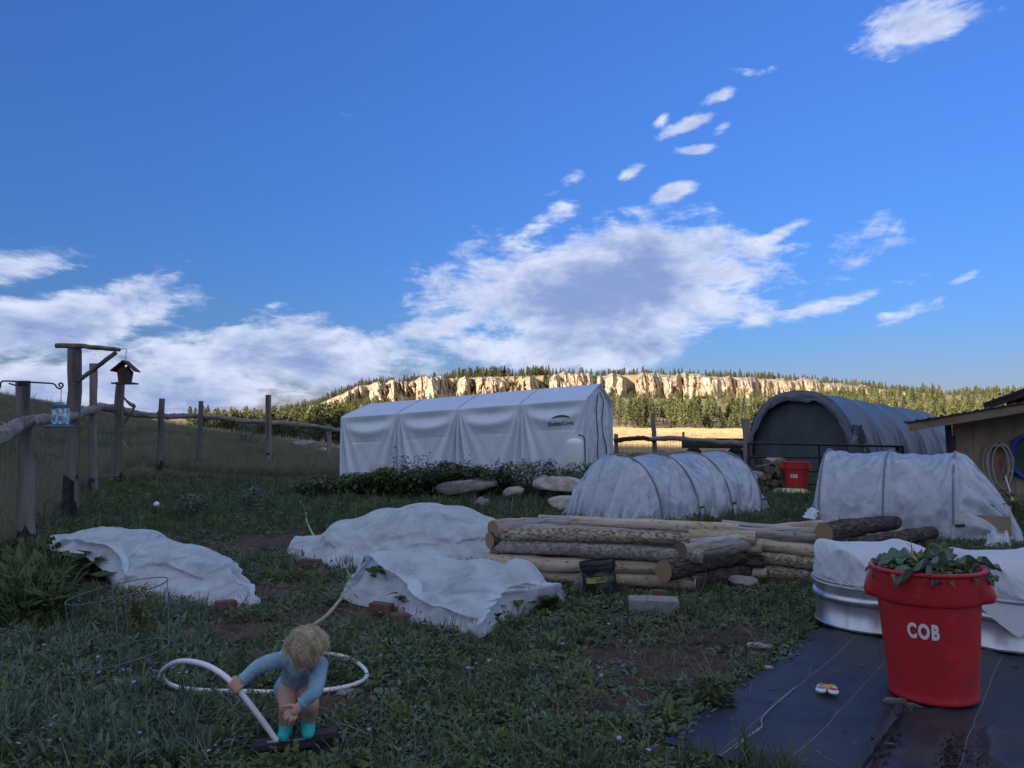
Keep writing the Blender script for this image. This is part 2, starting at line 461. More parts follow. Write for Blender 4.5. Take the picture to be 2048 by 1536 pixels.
SOIL_SPOTS = [(G(1330, 1320), 1.0, .62), (G(1390, 1270), .8, .5), (G(1230, 1390), .55, .35), (G(560, 1085), 1.6, .9), (G(420, 1270), .8, .35), (G(500, 1190), .8, .5),
              (G(1200, 1430), .35, .25), (G(1450, 1420), .5, .3), (G(700, 1230), .5, .35), (G(640, 1400), .45, .3)]
def soil(x, y):
    s = 0.0
    for (c, rx, ry) in SOIL_SPOTS:
        wx = 0.5 * (fbm(x * 1.5, y * 1.5, 3, 71) - 0.5); wy = 0.5 * (fbm(x * 1.5, y * 1.5, 3, 72) - 0.5)
        s = np.maximum(s, np.exp(-((x - c.x + wx) / rx) ** 2 - ((y - c.y + wy) / ry) ** 2))
    s = s + 0.5 * (fbm(x * 1.1, y * 1.1, 4, 73) - 0.45)
    return np.clip(s, 0, 1)

def ground_mat():
    m, nt, b = new_mat('ground_soil'); L = nt.links
    tc = NODE(nt, 'ShaderNodeTexCoord')
    def nz(scale, det=6, rough=0.6):
        n = NODE(nt, 'ShaderNodeTexNoise'); n.inputs['Scale'].default_value = scale; n.inputs['Detail'].default_value = det
        n.inputs['Roughness'].default_value = rough
        L.new(tc.outputs['Object'], n.inputs['Vector']); return n.outputs['Fac']
    def ramp(fac, c0, c1, p0=.3, p1=.7):
        r = NODE(nt, 'ShaderNodeValToRGB'); r.color_ramp.elements[0].color = rgba(c0); r.color_ramp.elements[1].color = rgba(c1)
        r.color_ramp.elements[0].position = p0; r.color_ramp.elements[1].position = p1
        L.new(fac, r.inputs[0]); return r.outputs[0]
    def mix(f, a, c):
        x = NODE(nt, 'ShaderNodeMix', data_type='RGBA'); L.new(f, x.inputs['Factor']); L.new(a, x.inputs['A']); L.new(c, x.inputs['B']); return x.outputs['Result']
    def attr(n):
        a = NODE(nt, 'ShaderNodeAttribute'); a.attribute_name = n; return a.outputs['Fac']
    dirt = ramp(nz(9, 8, .7), (.045, .031, .026), (.15, .10, .08))
    turf = ramp(nz(5, 8, .7), (.022, .030, .012), (.075, .082, .038))
    straw = ramp(nz(0.35, 8, .75), (.30, .225, .115), (.56, .43, .23))
    litter = ramp(nz(1.3, 9, .8), (.08, .075, .042), (.20, .175, .10))
    c = mix(attr('soil'), turf, dirt)
    c = mix(attr('dry'), c, litter)
    c = mix(attr('pasture'), c, straw)
    L.new(c, b.inputs['Base Color'])
    b.inputs['Roughness'].default_value = 0.95; b.inputs['Specular IOR Level'].default_value = 0.1
    bp = NODE(nt, 'ShaderNodeBump'); bp.inputs['Strength'].default_value = 0.9; bp.inputs['Distance'].default_value = 0.03
    L.new(nz(26, 8, .75), bp.inputs['Height']); L.new(bp.outputs[0], b.inputs['Normal'])
    return m
M_GROUND = ground_mat()

def terrain():
    az = np.concatenate([np.linspace(-180, -60, 50, endpoint=False), np.linspace(-60, -40, 24, endpoint=False), np.linspace(-40, 40, 340, endpoint=False),
                         np.linspace(40, 60, 24, endpoint=False), np.linspace(60, 180, 51)])
    rad = np.concatenate([[0.0, 0.8, 1.6], np.geomspace(2.2, 60, 190), np.geomspace(62, 520, 130), np.linspace(525, 720, 70), np.geomspace(730, 3200, 24)])
    A, Rr = np.meshgrid(np.radians(az), rad)
    X, Y = Rr * np.sin(A), Rr * np.cos(A)
    V = np.stack([X, Y, H(X, Y)], -1)
    cut = int(np.searchsorted(rad, 250)) + 1
    for nm, sl in (('ground', slice(0, cut)), ('hillside', slice(cut - 1, None))):
        W = V[sl]
        me = np_mesh(nm, W, grid_faces(W.shape[0], W.shape[1])[:, ::-1], [M_GROUND])
        x, y = W[..., 0].ravel(), W[..., 1].ravel(); r = np.hypot(x, y)
        hillm = sst(-6.5, -11, x) * sst(3, 9, y)
        dry = np.clip(np.maximum(hillm * (0.5 + 0.8 * fbm(x / 2, y / 2, 3, 81)), sst(24, 34, y)), 0, 1)
        past = sst(36, 60, y) * sst(285, 235, y + 30 * (fbm(x / 30, y / 30, 3, 82) - .5)) * np.clip(0.55 + 0.9 * fbm(x / 12, y / 12, 4, 83), 0, 1)
        past = np.clip(past + sst(235, 290, y) * (.25 + .8 * fbm(x / 14, y / 14, 3, 84)), 0, 1)
        for n, d in (('soil', soil(x, y) * sst(40, 20, r)), ('dry', dry), ('pasture', past)):
            a = me.attributes.new(n, 'FLOAT', 'POINT'); a.data.foreach_set('value', d.astype(np.float32))
        struct(link(nm, me))
terrain()

# ------------------------------------------------------------------ cliff
def cliff():
    m, nt, b = new_mat('cliff_rock'); L = nt.links
    tc = NODE(nt, 'ShaderNodeTexCoord')
    mp = NODE(nt, 'ShaderNodeMapping'); mp.inputs['Scale'].default_value = (0.12, 0.12, 0.03); L.new(tc.outputs['Object'], mp.inputs[0])
    n1 = NODE(nt, 'ShaderNodeTexNoise'); n1.inputs['Scale'].default_value = 1.6; n1.inputs['Detail'].default_value = 9; n1.inputs['Roughness'].default_value = .68; L.new(mp.outputs[0], n1.inputs['Vector'])
    cr = NODE(nt, 'ShaderNodeValToRGB'); e = cr.color_ramp.elements
    e[0].position, e[1].position = .30, .72; e[0].color = (.15, .115, .085, 1); e[1].color = (.66, .60, .50, 1)
    k = e.new(.44); k.color = (.33, .26, .19, 1); k = e.new(.56); k.color = (.49, .41, .30, 1)
    L.new(n1.outputs['Fac'], cr.inputs[0]); L.new(cr.outputs[0], b.inputs['Base Color'])
    b.inputs['Roughness'].default_value = .95; b.inputs['Specular IOR Level'].default_value = .1
    mp2 = NODE(nt, 'ShaderNodeMapping'); mp2.inputs['Scale'].default_value = (1, 1, .35); L.new(tc.outputs['Object'], mp2.inputs[0])
    n2 = NODE(nt, 'ShaderNodeTexNoise'); n2.inputs['Scale'].default_value = .35; n2.inputs['Detail'].default_value = 9; n2.inputs['Roughness'].default_value = .7; L.new(mp2.outputs[0], n2.inputs['Vector'])
    bp = NODE(nt, 'ShaderNodeBump'); bp.inputs['Strength'].default_value = 1; bp.inputs['Distance'].default_value = 1.6
    L.new(n2.outputs['Fac'], bp.inputs['Height']); L.new(bp.outputs[0], b.inputs['Normal'])
    u = np.linspace(632, 1835, 900); t = np.linspace(0, 1, 44)
    U, T = np.meshgrid(u, t)
    D = cliff_dist(U)
    gul = 0
    for (c, w, d) in ((735, 10, 14), (905, 12, 16), (945, 9, 14), (1035, 15, 26), (1088, 16, 30), (1188, 6, 9), (1262, 10, 22), (1345, 7, 9), (1475, 8, 14), (1520, 5, 8), (1648, 6, 8), (1590, 5, 7)):
        gul = gul + d * np.exp(-((U - c) / w) ** 2)
    but = 17 * (0.5 - np.abs(vnoise(U / 34.0, T * 0.5, 11) - 0.5) * 2)
    but = but + 10 * (0.5 - np.abs(vnoise(U / 13.0, T * 1.0 + 3, 12) - 0.5) * 2) + 3.2 * (fbm(U / 5.0, T * 3, 3, 13) - 0.5)
    ledge = 5.0 * (fbm(U / 60.0, T * 4, 2, 14) - 0.5)
    blocky = np.round(vnoise(U / 22.0 + T * .6, T * 2.2, 15) * 3) * 1.6 + 5.0 * np.clip(1 - np.abs(fbm(U / 9.0 + T * 1.1, T * 1.3, 3, 18) - .5) * 9, 0, 1) * -1.0
    Dd = D - 6 + gul - but - ledge - blocky + 9 * T + 14 * np.maximum(T - 0.86, 0) / 0.14
    side = np.minimum(sst(632, 690, U), sst(1835, 1770, U)) * (1 - .45 * sst(.45, .75, fbm(U / 36.0, 4.4, 3, 19)))
    topn = 8.0 * (fbm(U / 24.0, 2.2, 4, 16) - 0.60) - 0.16 * gul
    zt = ztop(U) + topn + 0.8; zb = zbot(U) - 6
    Z = zt - (zt - zb) * (1 - T) * (0.25 + 0.75 * side) - 1.0 * (1 - side)
    X = (U - CX) / F * Dd
    V = np.stack([X, Dd, Z], -1)
    me = np_mesh('cliff', V, grid_faces(*V.shape[:2]), [m], smooth=False)
    struct(link('cliff', me))
cliff()

# ------------------------------------------------------------------ pines
M_NEEDLE = mat('pine_needles', [(.06, .075, .028), (.145, .16, .065), (.22, .22, .095)], rough=.8, scale=0.9, detail=3, rnd=.35, spec=.15, trans=.25)
M_NEEDLE2 = mat('spruce_needles', [(.035, .048, .024), (.085, .098, .045), (.14, .145, .07)], rough=.8, scale=0.9, detail=3, rnd=.3, spec=.15, trans=.2)
M_BARK = mat('pine_bark', [(.05, .035, .025), (.16, .11, .08)], rough=.95, scale=4, stretch=(3, 3, .6), rnd=.2)
M_DRYBUSH = mat('russet_leaves', [(.16, .07, .03), (.30, .13, .05)], rough=.8, scale=1.0, rnd=.2, trans=.25)
def pine_meshes(seed, kind):
    """crown and trunk of a tree one metre per unit, about eight metres tall"""
    rr = np.random.default_rng(seed); hgt = 8.0
    tr = MB()
    lean = rr.uniform(-.25, .25, 2)
    tr.tube([(0, 0, -.4), (lean[0] * .2, lean[1] * .2, hgt * .35), (lean[0], lean[1], hgt * .9)], [.19, .13, .03], 6)
    V, Fc = [], []
    n = {'pine': 330, 'spruce': 330, 'broad': 300}[kind]
    ph = rr.uniform(0, 6.28, 6)
    base = {'pine': rr.uniform(.12, .3), 'spruce': rr.uniform(.03, .1), 'broad': .06}[kind]
    wid = {'pine': rr.uniform(1.7, 2.6), 'spruce': rr.uniform(1.15, 1.5), 'broad': 2.7}[kind]
    lay_ph = rr.uniform(0, 6.28)
    for i in range(n):
        t = rr.uniform(0, 1) ** (0.8 if kind == 'spruce' else 0.95)
        if kind == 'spruce': prof = (1 - t) ** .85 + .03
        elif kind == 'pine': prof = (1.03 - t) ** (.70 + .25 * math.sin(seed)) * min(1, .50 + 1.9 * t) * (.78 + .30 * math.sin(lay_ph + t * 21))
        else: prof = math.sqrt(max(0, 1 - (2 * t - .85) ** 2)) if abs(2 * t - .85) < 1 else .12
        lay = int(t * 13)
        a = rr.uniform(0, 6.28)
        lump = 1 + .34 * math.sin(2 * a + ph[lay % 6] + lay * 2.4) + .2 * math.sin(3 * a + ph[(lay + 2) % 6])
        rd = wid * prof * lump * (rr.uniform(.25, 1) ** .5)
        z = hgt * (base + (1 - base) * t) + rr.normal(0, .10)
        c = np.array([rd * math.cos(a) + lean[0] * t, rd * math.sin(a) + lean[1] * t, z - rd * .12])
        s = rr.uniform(.24, .52) * (1.0 - .45 * t)
        o = np.array([math.cos(a), math.sin(a), rr.uniform(-.1, .55)]); o /= np.linalg.norm(o)
        for q in range(2):
            w = rr.normal(0, 1, 3); w -= o * w.dot(o); w /= np.linalg.norm(w)
            k = len(V)
            V += [c - o * s * .7, c + w * s * .55 + o * s * .1, c + o * s * 1.15, c - w * s * .55 + o * s * .1]
            Fc.append((k, k + 1, k + 2, k + 3))
    mt = {'pine': M_NEEDLE, 'spruce': M_NEEDLE2, 'broad': M_DRYBUSH}[kind]
    crown = np_mesh(kind + '_crown', np.array(V), np.array(Fc), [mt], smooth=False)
    trunk = tr.mesh(kind + '_trunk', [M_BARK])
    # the same tree as one mesh for the far wood
    nV = len(V); tv = np.array(tr.v)
    both = bpy.data.meshes.new(kind + '_far')
    both.from_pydata([tuple(q) for q in V] + tr.v, [], Fc + [tuple(i + nV for i in f) for f in tr.f])
    both.materials.append(mt); both.materials.append(M_BARK)
    both.polygons.foreach_set('material_index', np.array([0] * len(Fc) + [1] * len(tr.f), np.int32))
    return crown, trunk, both
TREES = [pine_meshes(101 + i, k) for i, k in enumerate(['pine', 'pine', 'pine', 'pine', 'spruce', 'spruce', 'spruce'])]
BROAD = pine_meshes(150, 'broad')

def forest():
    rr = np.random.default_rng(11)
    L_ = []        # (pixel size, x, y, height, zone)
    def put(u, d, h, zone):
        x = (u - CX) / F * d
        L_.append((h / d * F, x, d, h, zone))
    for i in range(1500):                                     # rim of the mesa
        u = rr.uniform(560, 2120); off = rr.uniform(16, 110)
        if 900 < u < 1010 or 1040 < u < 1110: off = rr.uniform(6, 60)
        d = float(cliff_dist(u)) + off
        put(u, d, rr.uniform(4.0, 7.4) * (1.3 if 880 < u < 1100 else 1), 0)
    for c, w in ((905, 10), (945, 8), (1035, 12), (1088, 12), (1262, 8)):      # dark gullies in the cliff
        for i in range(9): put(c + rr.normal(0, w * .6), float(cliff_dist(c)) + rr.uniform(-2, 14), rr.uniform(5, 8), 0)
    for i in range(330):                                     # rising shoulder on the left
        u = rr.uniform(380, 700); d = rr.uniform(150, 400)
        put(u, d, rr.uniform(6.0, 9.0), 1)
    for i in range(120):
        u = rr.uniform(395, 690); d = rr.uniform(118, 175)
        put(u, d, rr.uniform(6.0, 9.0), 1)
    for i in range(460):                                     # slope under the cliff
        u = rr.uniform(680, 1680); d = rr.uniform(300, 570)
        if fbm(np.array([u / 70.0]), np.array([d / 60.0]), 2, 33)[0] < .44: continue
        put(u, d, rr.uniform(5, 8.5), 2)
    for i in range(170):                                    # foot of the cliff
        u = rr.uniform(690, 1790); d = float(cliff_dist(u)) - rr.uniform(10, 34); put(u, d, rr.uniform(3.5, 6.5), 2)
    for i in range(70):                                     # edge of the pasture
        u = rr.uniform(1235, 1560); d = rr.uniform(228, 300)
        put(u, d, rr.uniform(7, 11.5), 3)
    for i in range(30):
        u = rr.uniform(1235, 1500); d = rr.uniform(225, 245)
        put(u, d, rr.uniform(3.0, 6.5), 3)
    for i in range(420):                                     # wooded flank on the right
        u = rr.uniform(1600, 2160); d = rr.uniform(170, 560)
        put(u, d, rr.uniform(6, 9.5), 4)
    for i in range(60):
        u = rr.uniform(1700, 2150); d = rr.uniform(150, 200)
        put(u, d, rr.uniform(7, 9), 4)
    L_.sort(key=lambda q: -q[0])
    zone_lab = ['dark conifer on the mesa rim above the pale cliffs', 'sunlit pine on the shoulder beyond the grassy rise at left',
                'sunlit pine on the slope below the pale cliffs', 'tall sunlit pine at the far edge of the tan pasture', 'sunlit pine on the wooded flank above the blue tarp shelter']
    zone_grp = ['conifers along the mesa rim', 'pines beyond the grassy rise', 'pines below the cliff', 'pines edging the pasture', 'pines on the right flank']
    SUB = {1: [(0, 455, 'left of the thinnest fence post'), (455, 545, 'between the last two tarred fence posts'), (545, 625, 'right of the last tarred fence post'), (625, 9999, 'next to the left end of the silver tent')],
           3: [(0, 1310, 'left of the crooked fence post'), (1310, 9999, 'between the crooked fence post and the round shelter')],
           4: [(0, 1720, 'over the round shelter'), (1720, 1830, 'over the far end of the round shelter'), (1830, 1960, 'over the tan shed roof'), (1960, 9999, 'over the dark house roof')]}
    far = []
    roots = {}
    for k, (px, x, y, h, z) in enumerate(L_):
        v = rr.choice([0, 1, 2, 3, 0, 1, 2, 4]) if z != 0 else rr.integers(1, 7)
        s = h / 8.0; gz = Hz(x, y) - .1; lab, grp = zone_lab[z], zone_grp[z]; uu = CX + F * x / y
        for (a, b, w) in SUB.get(z, []):
            if a <= uu < b: lab = {1: 'sunlit pine beyond the grassy rise, ', 3: 'tall sunlit pine edging the tan pasture, ', 4: 'sunlit pine on the wooded flank, '}[z] + w; grp = zone_grp[z] + ', ' + w
        if k < 298:
            if v not in roots:
                t = thing('pine_tree', lab, 'tree', (x, y, gz), (0, 0, rr.uniform(0, 6.28)), grp)
                link('trunk', TREES[v][1], t); link('crown', TREES[v][0], t)
                t.scale = (s, s, s); roots[v] = t
            else:
                dup(roots[v], (x, y, gz), (0, 0, rr.uniform(0, 6.28)), lab, grp, (s * rr.uniform(.75, 1.25), s * rr.uniform(.75, 1.25), s))
        else: far.append((x, y, gz, s, v))
    far = np.array(far)
    scatter('far_forest', far[:, :3], np.stack([0 * far[:, 0], 0 * far[:, 0], rr.uniform(0, 6.28, len(far))], 1), far[:, 3], [t[2] for t in TREES], far[:, 4].astype(int),
            'far conifer wood on the mesa and its slopes', 'forest')
    b = P(425, 868, 120)                                     # russet broadleaf among the pines
    t = thing('russet_tree', 'small orange leaved bush among the sunlit pines behind the left fence', 'tree', (b.x, b.y, Hz(b.x, b.y)))
    link('trunk', BROAD[1], t); link('crown', BROAD[0], t); t.scale = (.55, .55, .75)
forest()
# ================================================================== SHARED MATERIALS
M_WOODGREY = mat('weathered_wood', [(.070, .060, .054), (.17, .148, .130), (.25, .225, .20)], rough=.9, scale=7, stretch=(1, 1, .12), coord='Object', bump=.5, bscale=18, bstretch=(1, 1, .1), rnd=.22)
M_TAR = mat('black_tar', [(.008, .008, .009), (.025, .022, .020)], rough=.75, scale=9, bump=.4)
M_WIRE = mat('galvanised_wire', (.11, .115, .12), rough=.6, metal=.4)
M_BLACKMETAL = mat('black_painted_metal', [(.012, .012, .014), (.03, .03, .032)], rough=.45, scale=14)
def log_mat(name, cols, flecks, stretch=(10, 1.1, 1), scale=1.3, fl_scale=(16, 9, 1), lo=.48, hi=.60, bump=.6):
    """bark or bare wood drawn along the log (UV: round, along, in metres) with dark flecks of bark"""
    m, nt, b = new_mat(name); L = nt.links
    tc = NODE(nt, 'ShaderNodeTexCoord'); oi = NODE(nt, 'ShaderNodeObjectInfo')
    ml = NODE(nt, 'ShaderNodeMath', operation='MULTIPLY'); L.new(oi.outputs['Random'], ml.inputs[0]); ml.inputs[1].default_value = 53.0
    def nz(st, sc, det, ro):
        mp = NODE(nt, 'ShaderNodeMapping'); mp.inputs['Scale'].default_value = st; L.new(tc.outputs['UV'], mp.inputs[0])
        ad = NODE(nt, 'ShaderNodeVectorMath', operation='ADD'); L.new(mp.outputs[0], ad.inputs[0]); L.new(ml.outputs[0], ad.inputs[1])
        n = NODE(nt, 'ShaderNodeTexNoise'); n.inputs['Scale'].default_value = sc; n.inputs['Detail'].default_value = det; n.inputs['Roughness'].default_value = ro
        L.new(ad.outputs[0], n.inputs['Vector']); return n.outputs['Fac']
    n1 = nz(stretch, scale, 7, .65); n2 = nz(fl_scale, 2.2, 5, .7)
    cr = NODE(nt, 'ShaderNodeValToRGB'); e = cr.color_ramp.elements; e[0].position, e[1].position = .3, .72
    e[0].color, e[1].color = rgba(cols[0]), rgba(cols[-1])
    if len(cols) > 2: k = e.new(.5); k.color = rgba(cols[1])
    L.new(n1, cr.inputs[0])
    mr = NODE(nt, 'ShaderNodeMapRange'); mr.inputs[1].default_value = lo; mr.inputs[2].default_value = hi; L.new(n2, mr.inputs[0])
    mx = NODE(nt, 'ShaderNodeMix', data_type='RGBA'); L.new(mr.outputs[0], mx.inputs['Factor']); L.new(cr.outputs[0], mx.inputs['A']); mx.inputs['B'].default_value = rgba(flecks)
    L.new(mx.outputs['Result'], b.inputs['Base Color']); b.inputs['Roughness'].default_value = .88; b.inputs['Specular IOR Level'].default_value = .2
    ad = NODE(nt, 'ShaderNodeMath', operation='ADD'); L.new(n1, ad.inputs[0]); L.new(mr.outputs[0], ad.inputs[1])
    bp = NODE(nt, 'ShaderNodeBump'); bp.inputs['Strength'].default_value = bump; bp.inputs['Distance'].default_value = .012
    L.new(ad.outputs[0], bp.inputs['Height']); L.new(bp.outputs[0], b.inputs['Normal'])
    return m
M_LOG_GREY = log_mat('grey_weathered_log', [(.18, .165, .155), (.33, .305, .28), (.45, .42, .39)], (.07, .06, .055), (26, .9, 1), 1.2, (40, 1.6, 1), .56, .66)
M_LOG_TAN = log_mat('peeled_tan_log', [(.27, .21, .145), (.46, .37, .26), (.58, .48, .36)], (.09, .065, .045), (14, .8, 1), 1.2, (22, 7, 1), .58, .66)
M_LOG_FLECK = log_mat('half_peeled_log', [(.28, .22, .15), (.46, .37, .26), (.56, .47, .35)], (.085, .065, .052), (12, 1.5, 1), 1.3, (26, 13, 1), .46, .62)
M_LOG_LICHEN = log_mat('lichened_log', [(.15, .13, .11), (.30, .28, .245), (.46, .44, .39)], (.11, .095, .085), (18, 12, 1), 1.5, (24, 18, 1), .48, .66)
M_LOG_DARK = log_mat('dark_bark_log', [(.035, .028, .026), (.09, .072, .064), (.17, .14, .12)], (.016, .013, .013), (16, 3, 1), 1.3, (26, 6, 1), .48, .60)
M_BIRCH = log_mat('pale_barked_rail', [(.15, .125, .105), (.26, .225, .19), (.37, .335, .29)], (.06, .05, .042), (10, 3, 1), 1.4, (12, 22, 1), .54, .64)
def end_mat(name, c0, c1):
    m, nt, b = new_mat(name); L = nt.links
    tc = NODE(nt, 'ShaderNodeTexCoord'); mp = NODE(nt, 'ShaderNodeMapping'); mp.inputs['Location'].default_value = (-.5, -.47, 0); L.new(tc.outputs['UV'], mp.inputs[0])
    w = NODE(nt, 'ShaderNodeTexWave', wave_type='RINGS', rings_direction='Z'); w.inputs['Scale'].default_value = 5.5; w.inputs['Distortion'].default_value = 2.5; w.inputs['Detail Scale'].default_value = 1.5
    L.new(mp.outputs[0], w.inputs['Vector'])
    mx = NODE(nt, 'ShaderNodeMix', data_type='RGBA'); L.new(w.outputs['Fac'], mx.inputs['Factor']); mx.inputs['A'].default_value = rgba(c0); mx.inputs['B'].default_value = rgba(c1)
    L.new(mx.outputs['Result'], b.inputs['Base Color']); b.inputs['Roughness'].default_value = .9; b.inputs['Specular IOR Level'].default_value = .15
    return m
M_END = end_mat('sawn_log_end', (.24, .15, .085), (.36, .24, .14))
M_END_DARK = end_mat('old_log_end', (.10, .075, .055), (.19, .145, .105))

def loc(mb, o):                                    # builder verts from world into a thing's own frame
    l = Vector(o.location); mb.v = [(x - l.x, y - l.y, z - l.z) for (x, y, z) in mb.v]; return mb
def jag(pts, amp, rr):
    return [Vector(p) + Vector((rr.uniform(-amp, amp), rr.uniform(-amp, amp), rr.uniform(-amp, amp))) for p in pts]
def lerp_path(pts, n):
    pts = [Vector(p) for p in pts]; out = []
    seg = len(pts) - 1
    for i in range(n + 1):                         # Catmull-Rom through the points
        t = i / n * seg; k = min(int(t), seg - 1); f = t - k
        p1, p2 = pts[k], pts[k + 1]; p0 = pts[k - 1] if k else p1 * 2 - p2; p3 = pts[k + 2] if k + 2 <= seg else p2 * 2 - p1
        out.append(0.5 * (2 * p1 + (p2 - p0) * f + (2 * p0 - 5 * p1 + 4 * p2 - p3) * f * f + (3 * p1 - p0 - 3 * p2 + p3) * f ** 3))
    return out

# ================================================================== LEFT FENCE
def left_fence():
    rr = random.Random(3)
    #        top px      bottom px     r      tar px   label
    posts = [((46, 762), (55, 1117), .076, 1062, 'sun-bleached post carrying the black hook'),
             ((150, 697), (139, 1037), .098, 945, 'tall thick post with crossbeam'),
             ((187, 727), (185, 985), .076, 955, None), ((241, 764), (233, 965), .100, 950, 'split two-tone post'),
             ((324, 797), (319, 945), .080, 925, None), ((402, 802), (398, 936), .078, 917, None), ((537, 790), (538, 936), .092, 905, None), ((657, 848), (659, 915), .085, None, None)]
    base0 = GT(*posts[0][1])
    t = thing('log_fence', 'rustic log fence with burnt-black post feet along the left of the garden', 'fence', base0)
    W = []
    for i, (tp, bp, r, tar, lab) in enumerate(posts):
        b = GT(*bp) if i < 7 else P(659, 915, 27)
        top = P(tp[0], tp[1], b.y + (0.0 if i else 0.05))
        W.append((b, top))
        foot = b + (b - top).normalized() * .25
        path = [foot + (top - foot) * (k / 9) for k in range(10)]
        path = [path[0]] + jag(path[1:-1], r * .16, rr) + [path[-1]]
        mb = MB(); mb.tube(path, [r * (1.12 - .22 * k / 9) * rr.uniform(.95, 1.05) for k in range(10)], 14, 0, wob=.05, seed=i, capmat=1)
        po = loc(mb, t).build('post', [M_WOODGREY, M_END_DARK], t)
        if lab: po['label'] = lab
        if tar:
            h = b.y / F * (bp[1] - tar)
            n = 14; K = 7; mb = MB()
            fr = [foot + (top - foot).normalized() * (.25 * k / 2) for k in range(3)]
            ups = [fr[0], fr[2], fr[2] + (top - foot).normalized() * h * .45, fr[2] + (top - foot).normalized() * h * .8]
            mb.tube(ups, [r * 1.20, r * 1.19, r * 1.16, r * 1.13], n, 0, wob=.05, seed=i, cap=0)
            k0 = len(mb.v) - n
            for k in range(n):                      # ragged upper edge of the tar
                p = Vector(mb.v[k0 + k]); mb.v[k0 + k] = tuple(p + (top - foot).normalized() * rr.uniform(-.0, .12) * (1.6 if i == 1 else 1))
            loc(mb, t).build('tar_band', M_TAR, t)
    # rails: crooked peeled trunks
    rails = [([(-90, 905, 6.2), (0, 872, 7.0), (30, 854, 7.55), (58, 843, 7.86)], .092, .068),
             ([(58, 846, 7.82), (80, 838, 8.5), (110, 838, 9.8), (150, 832, 11.25)], .060, .062),
             ([(140, 838, 11.2), (165, 824, 13), (190, 818, 15.4)], .085, .085),
             ([(184, 816, 15.45), (205, 813, 16.5), (225, 818, 17.5), (243, 818, 18.05)], .090, .092),
             ([(236, 818, 18.0), (270, 827, 19.6), (300, 831, 21), (326, 831, 21.85)], .105, .080),
             ([(316, 833, 21.85), (360, 832, 23.3), (405, 832, 24.55)], .085, .080),
             ([(396, 833, 24.55), (440, 836, 24.6), (480, 841, 24.6), (540, 844, 24.6)], .090, .072),
             ([(534, 845, 24.6), (580, 848, 25.3), (620, 852, 26.2), (662, 857, 26.9)], .085, .080),
             ([(652, 857, 26.95), (676, 860, 27.8), (700, 861, 28.6)], .075, .07)]
    for i, (pp, r0, r1) in enumerate(rails):
        path = lerp_path([P(*q) for q in pp], 14)
        path = [path[0]] + jag(path[1:-1], r0 * .14, rr) + [path[-1]]
        mb = MB(); mb.tube(path, [(r0 + (r1 - r0) * k / 14) * rr.uniform(.93, 1.07) for k in range(15)], 12, 0, wob=.06, seed=40 + i, capmat=1)
        for k in range(3):                          # knots and branch stubs
            q = path[rr.randrange(2, 12)]; d = Vector((rr.uniform(-1, 1), rr.uniform(-1, 1), rr.uniform(-.6, 1))).normalized()
            mb.tube([q, q + d * r0 * 1.7], [r0 * .33, r0 * .2], 6, 0)
        loc(mb, t).build('rail', [M_BIRCH, M_END_DARK], t)
    # stubs of branches nailed on the split post
    mb = MB()
    mb.tube(lerp_path([P(247, 795, 18.0), P(258, 806, 18.0), P(268, 812, 18)], 6), [.03, .026, .03, .04, .045, .05, .05], 8, 0)
    mb.tube(lerp_path([P(270, 811, 18.0), P(262, 826, 18.0), P(247, 847, 18.0)], 6), .032, 8, 0)
    loc(mb, t).build('brace_branch', M_WOODGREY, t)
    mb = MB(); mb.tube(lerp_path([P(243, 878, 17.9), P(250, 889, 17.8), P(262, 902, 17.7)], 5), [.03, .028, .022, .016, .012, .008], 6, 0)
    loc(mb, t).build('bark_strip', M_BIRCH, t)
    # crossbeam and brace on the tall post
    mb = MB(); path = lerp_path([P(113, 691, 11.3), P(160, 692, 11.22), P(200, 696, 11.22), P(240, 699, 11.25)], 10)
    mb.tube(jag(path, .006, rr), [.036, .037, .038, .038, .036, .036, .038, .034, .036, .034, .03], 10, 0, wob=.06, capmat=1)
    loc(mb, t).build('crossbeam', [M_WOODGREY, M_END_DARK], t)
    mb = MB(); mb.tube(jag(lerp_path([P(157, 762, 11.25), P(195, 733, 11.2), P(232, 704, 11.2)], 8), .005, rr), .032, 9, 0, wob=.05)
    loc(mb, t).build('brace', M_WOODGREY, t)
    # stock wire between the posts
    mb = MB()
    line = [P(-120, 900, 5.6)] + [w[0] for w in W]
    tops = [P(-120, 700, 5.6)] + [w[1] for w in W]
    for i in range(len(line) - 1):
        a, b = line[i], line[i + 1]; ln = (b - a).length
        za, zb = Hz(a.x, a.y), Hz(b.x, b.y); ht = 1.62 if i else 1.45
        rr_ = .0019
        for k in range(11):
            z = ht * k / 10 + .03
            mb.tube([Vector((a.x, a.y, za + z)), Vector((b.x, b.y, zb + z))], rr_, 3, 0, cap=0)
        m_ = max(2, int(ln / .16))
        for k in range(1, m_):
            f = k / m_; x, y, z = a.x + (b.x - a.x) * f, a.y + (b.y - a.y) * f, za + (zb - za) * f
            mb.tube([Vector((x, y, z)), Vector((x, y, z + ht + .03))], rr_, 3, 0, cap=0)
    wm = loc(mb, t).build('wire_mesh', M_WIRE, t, smooth=False); wm['kind'] = 'stuff'
left_fence()

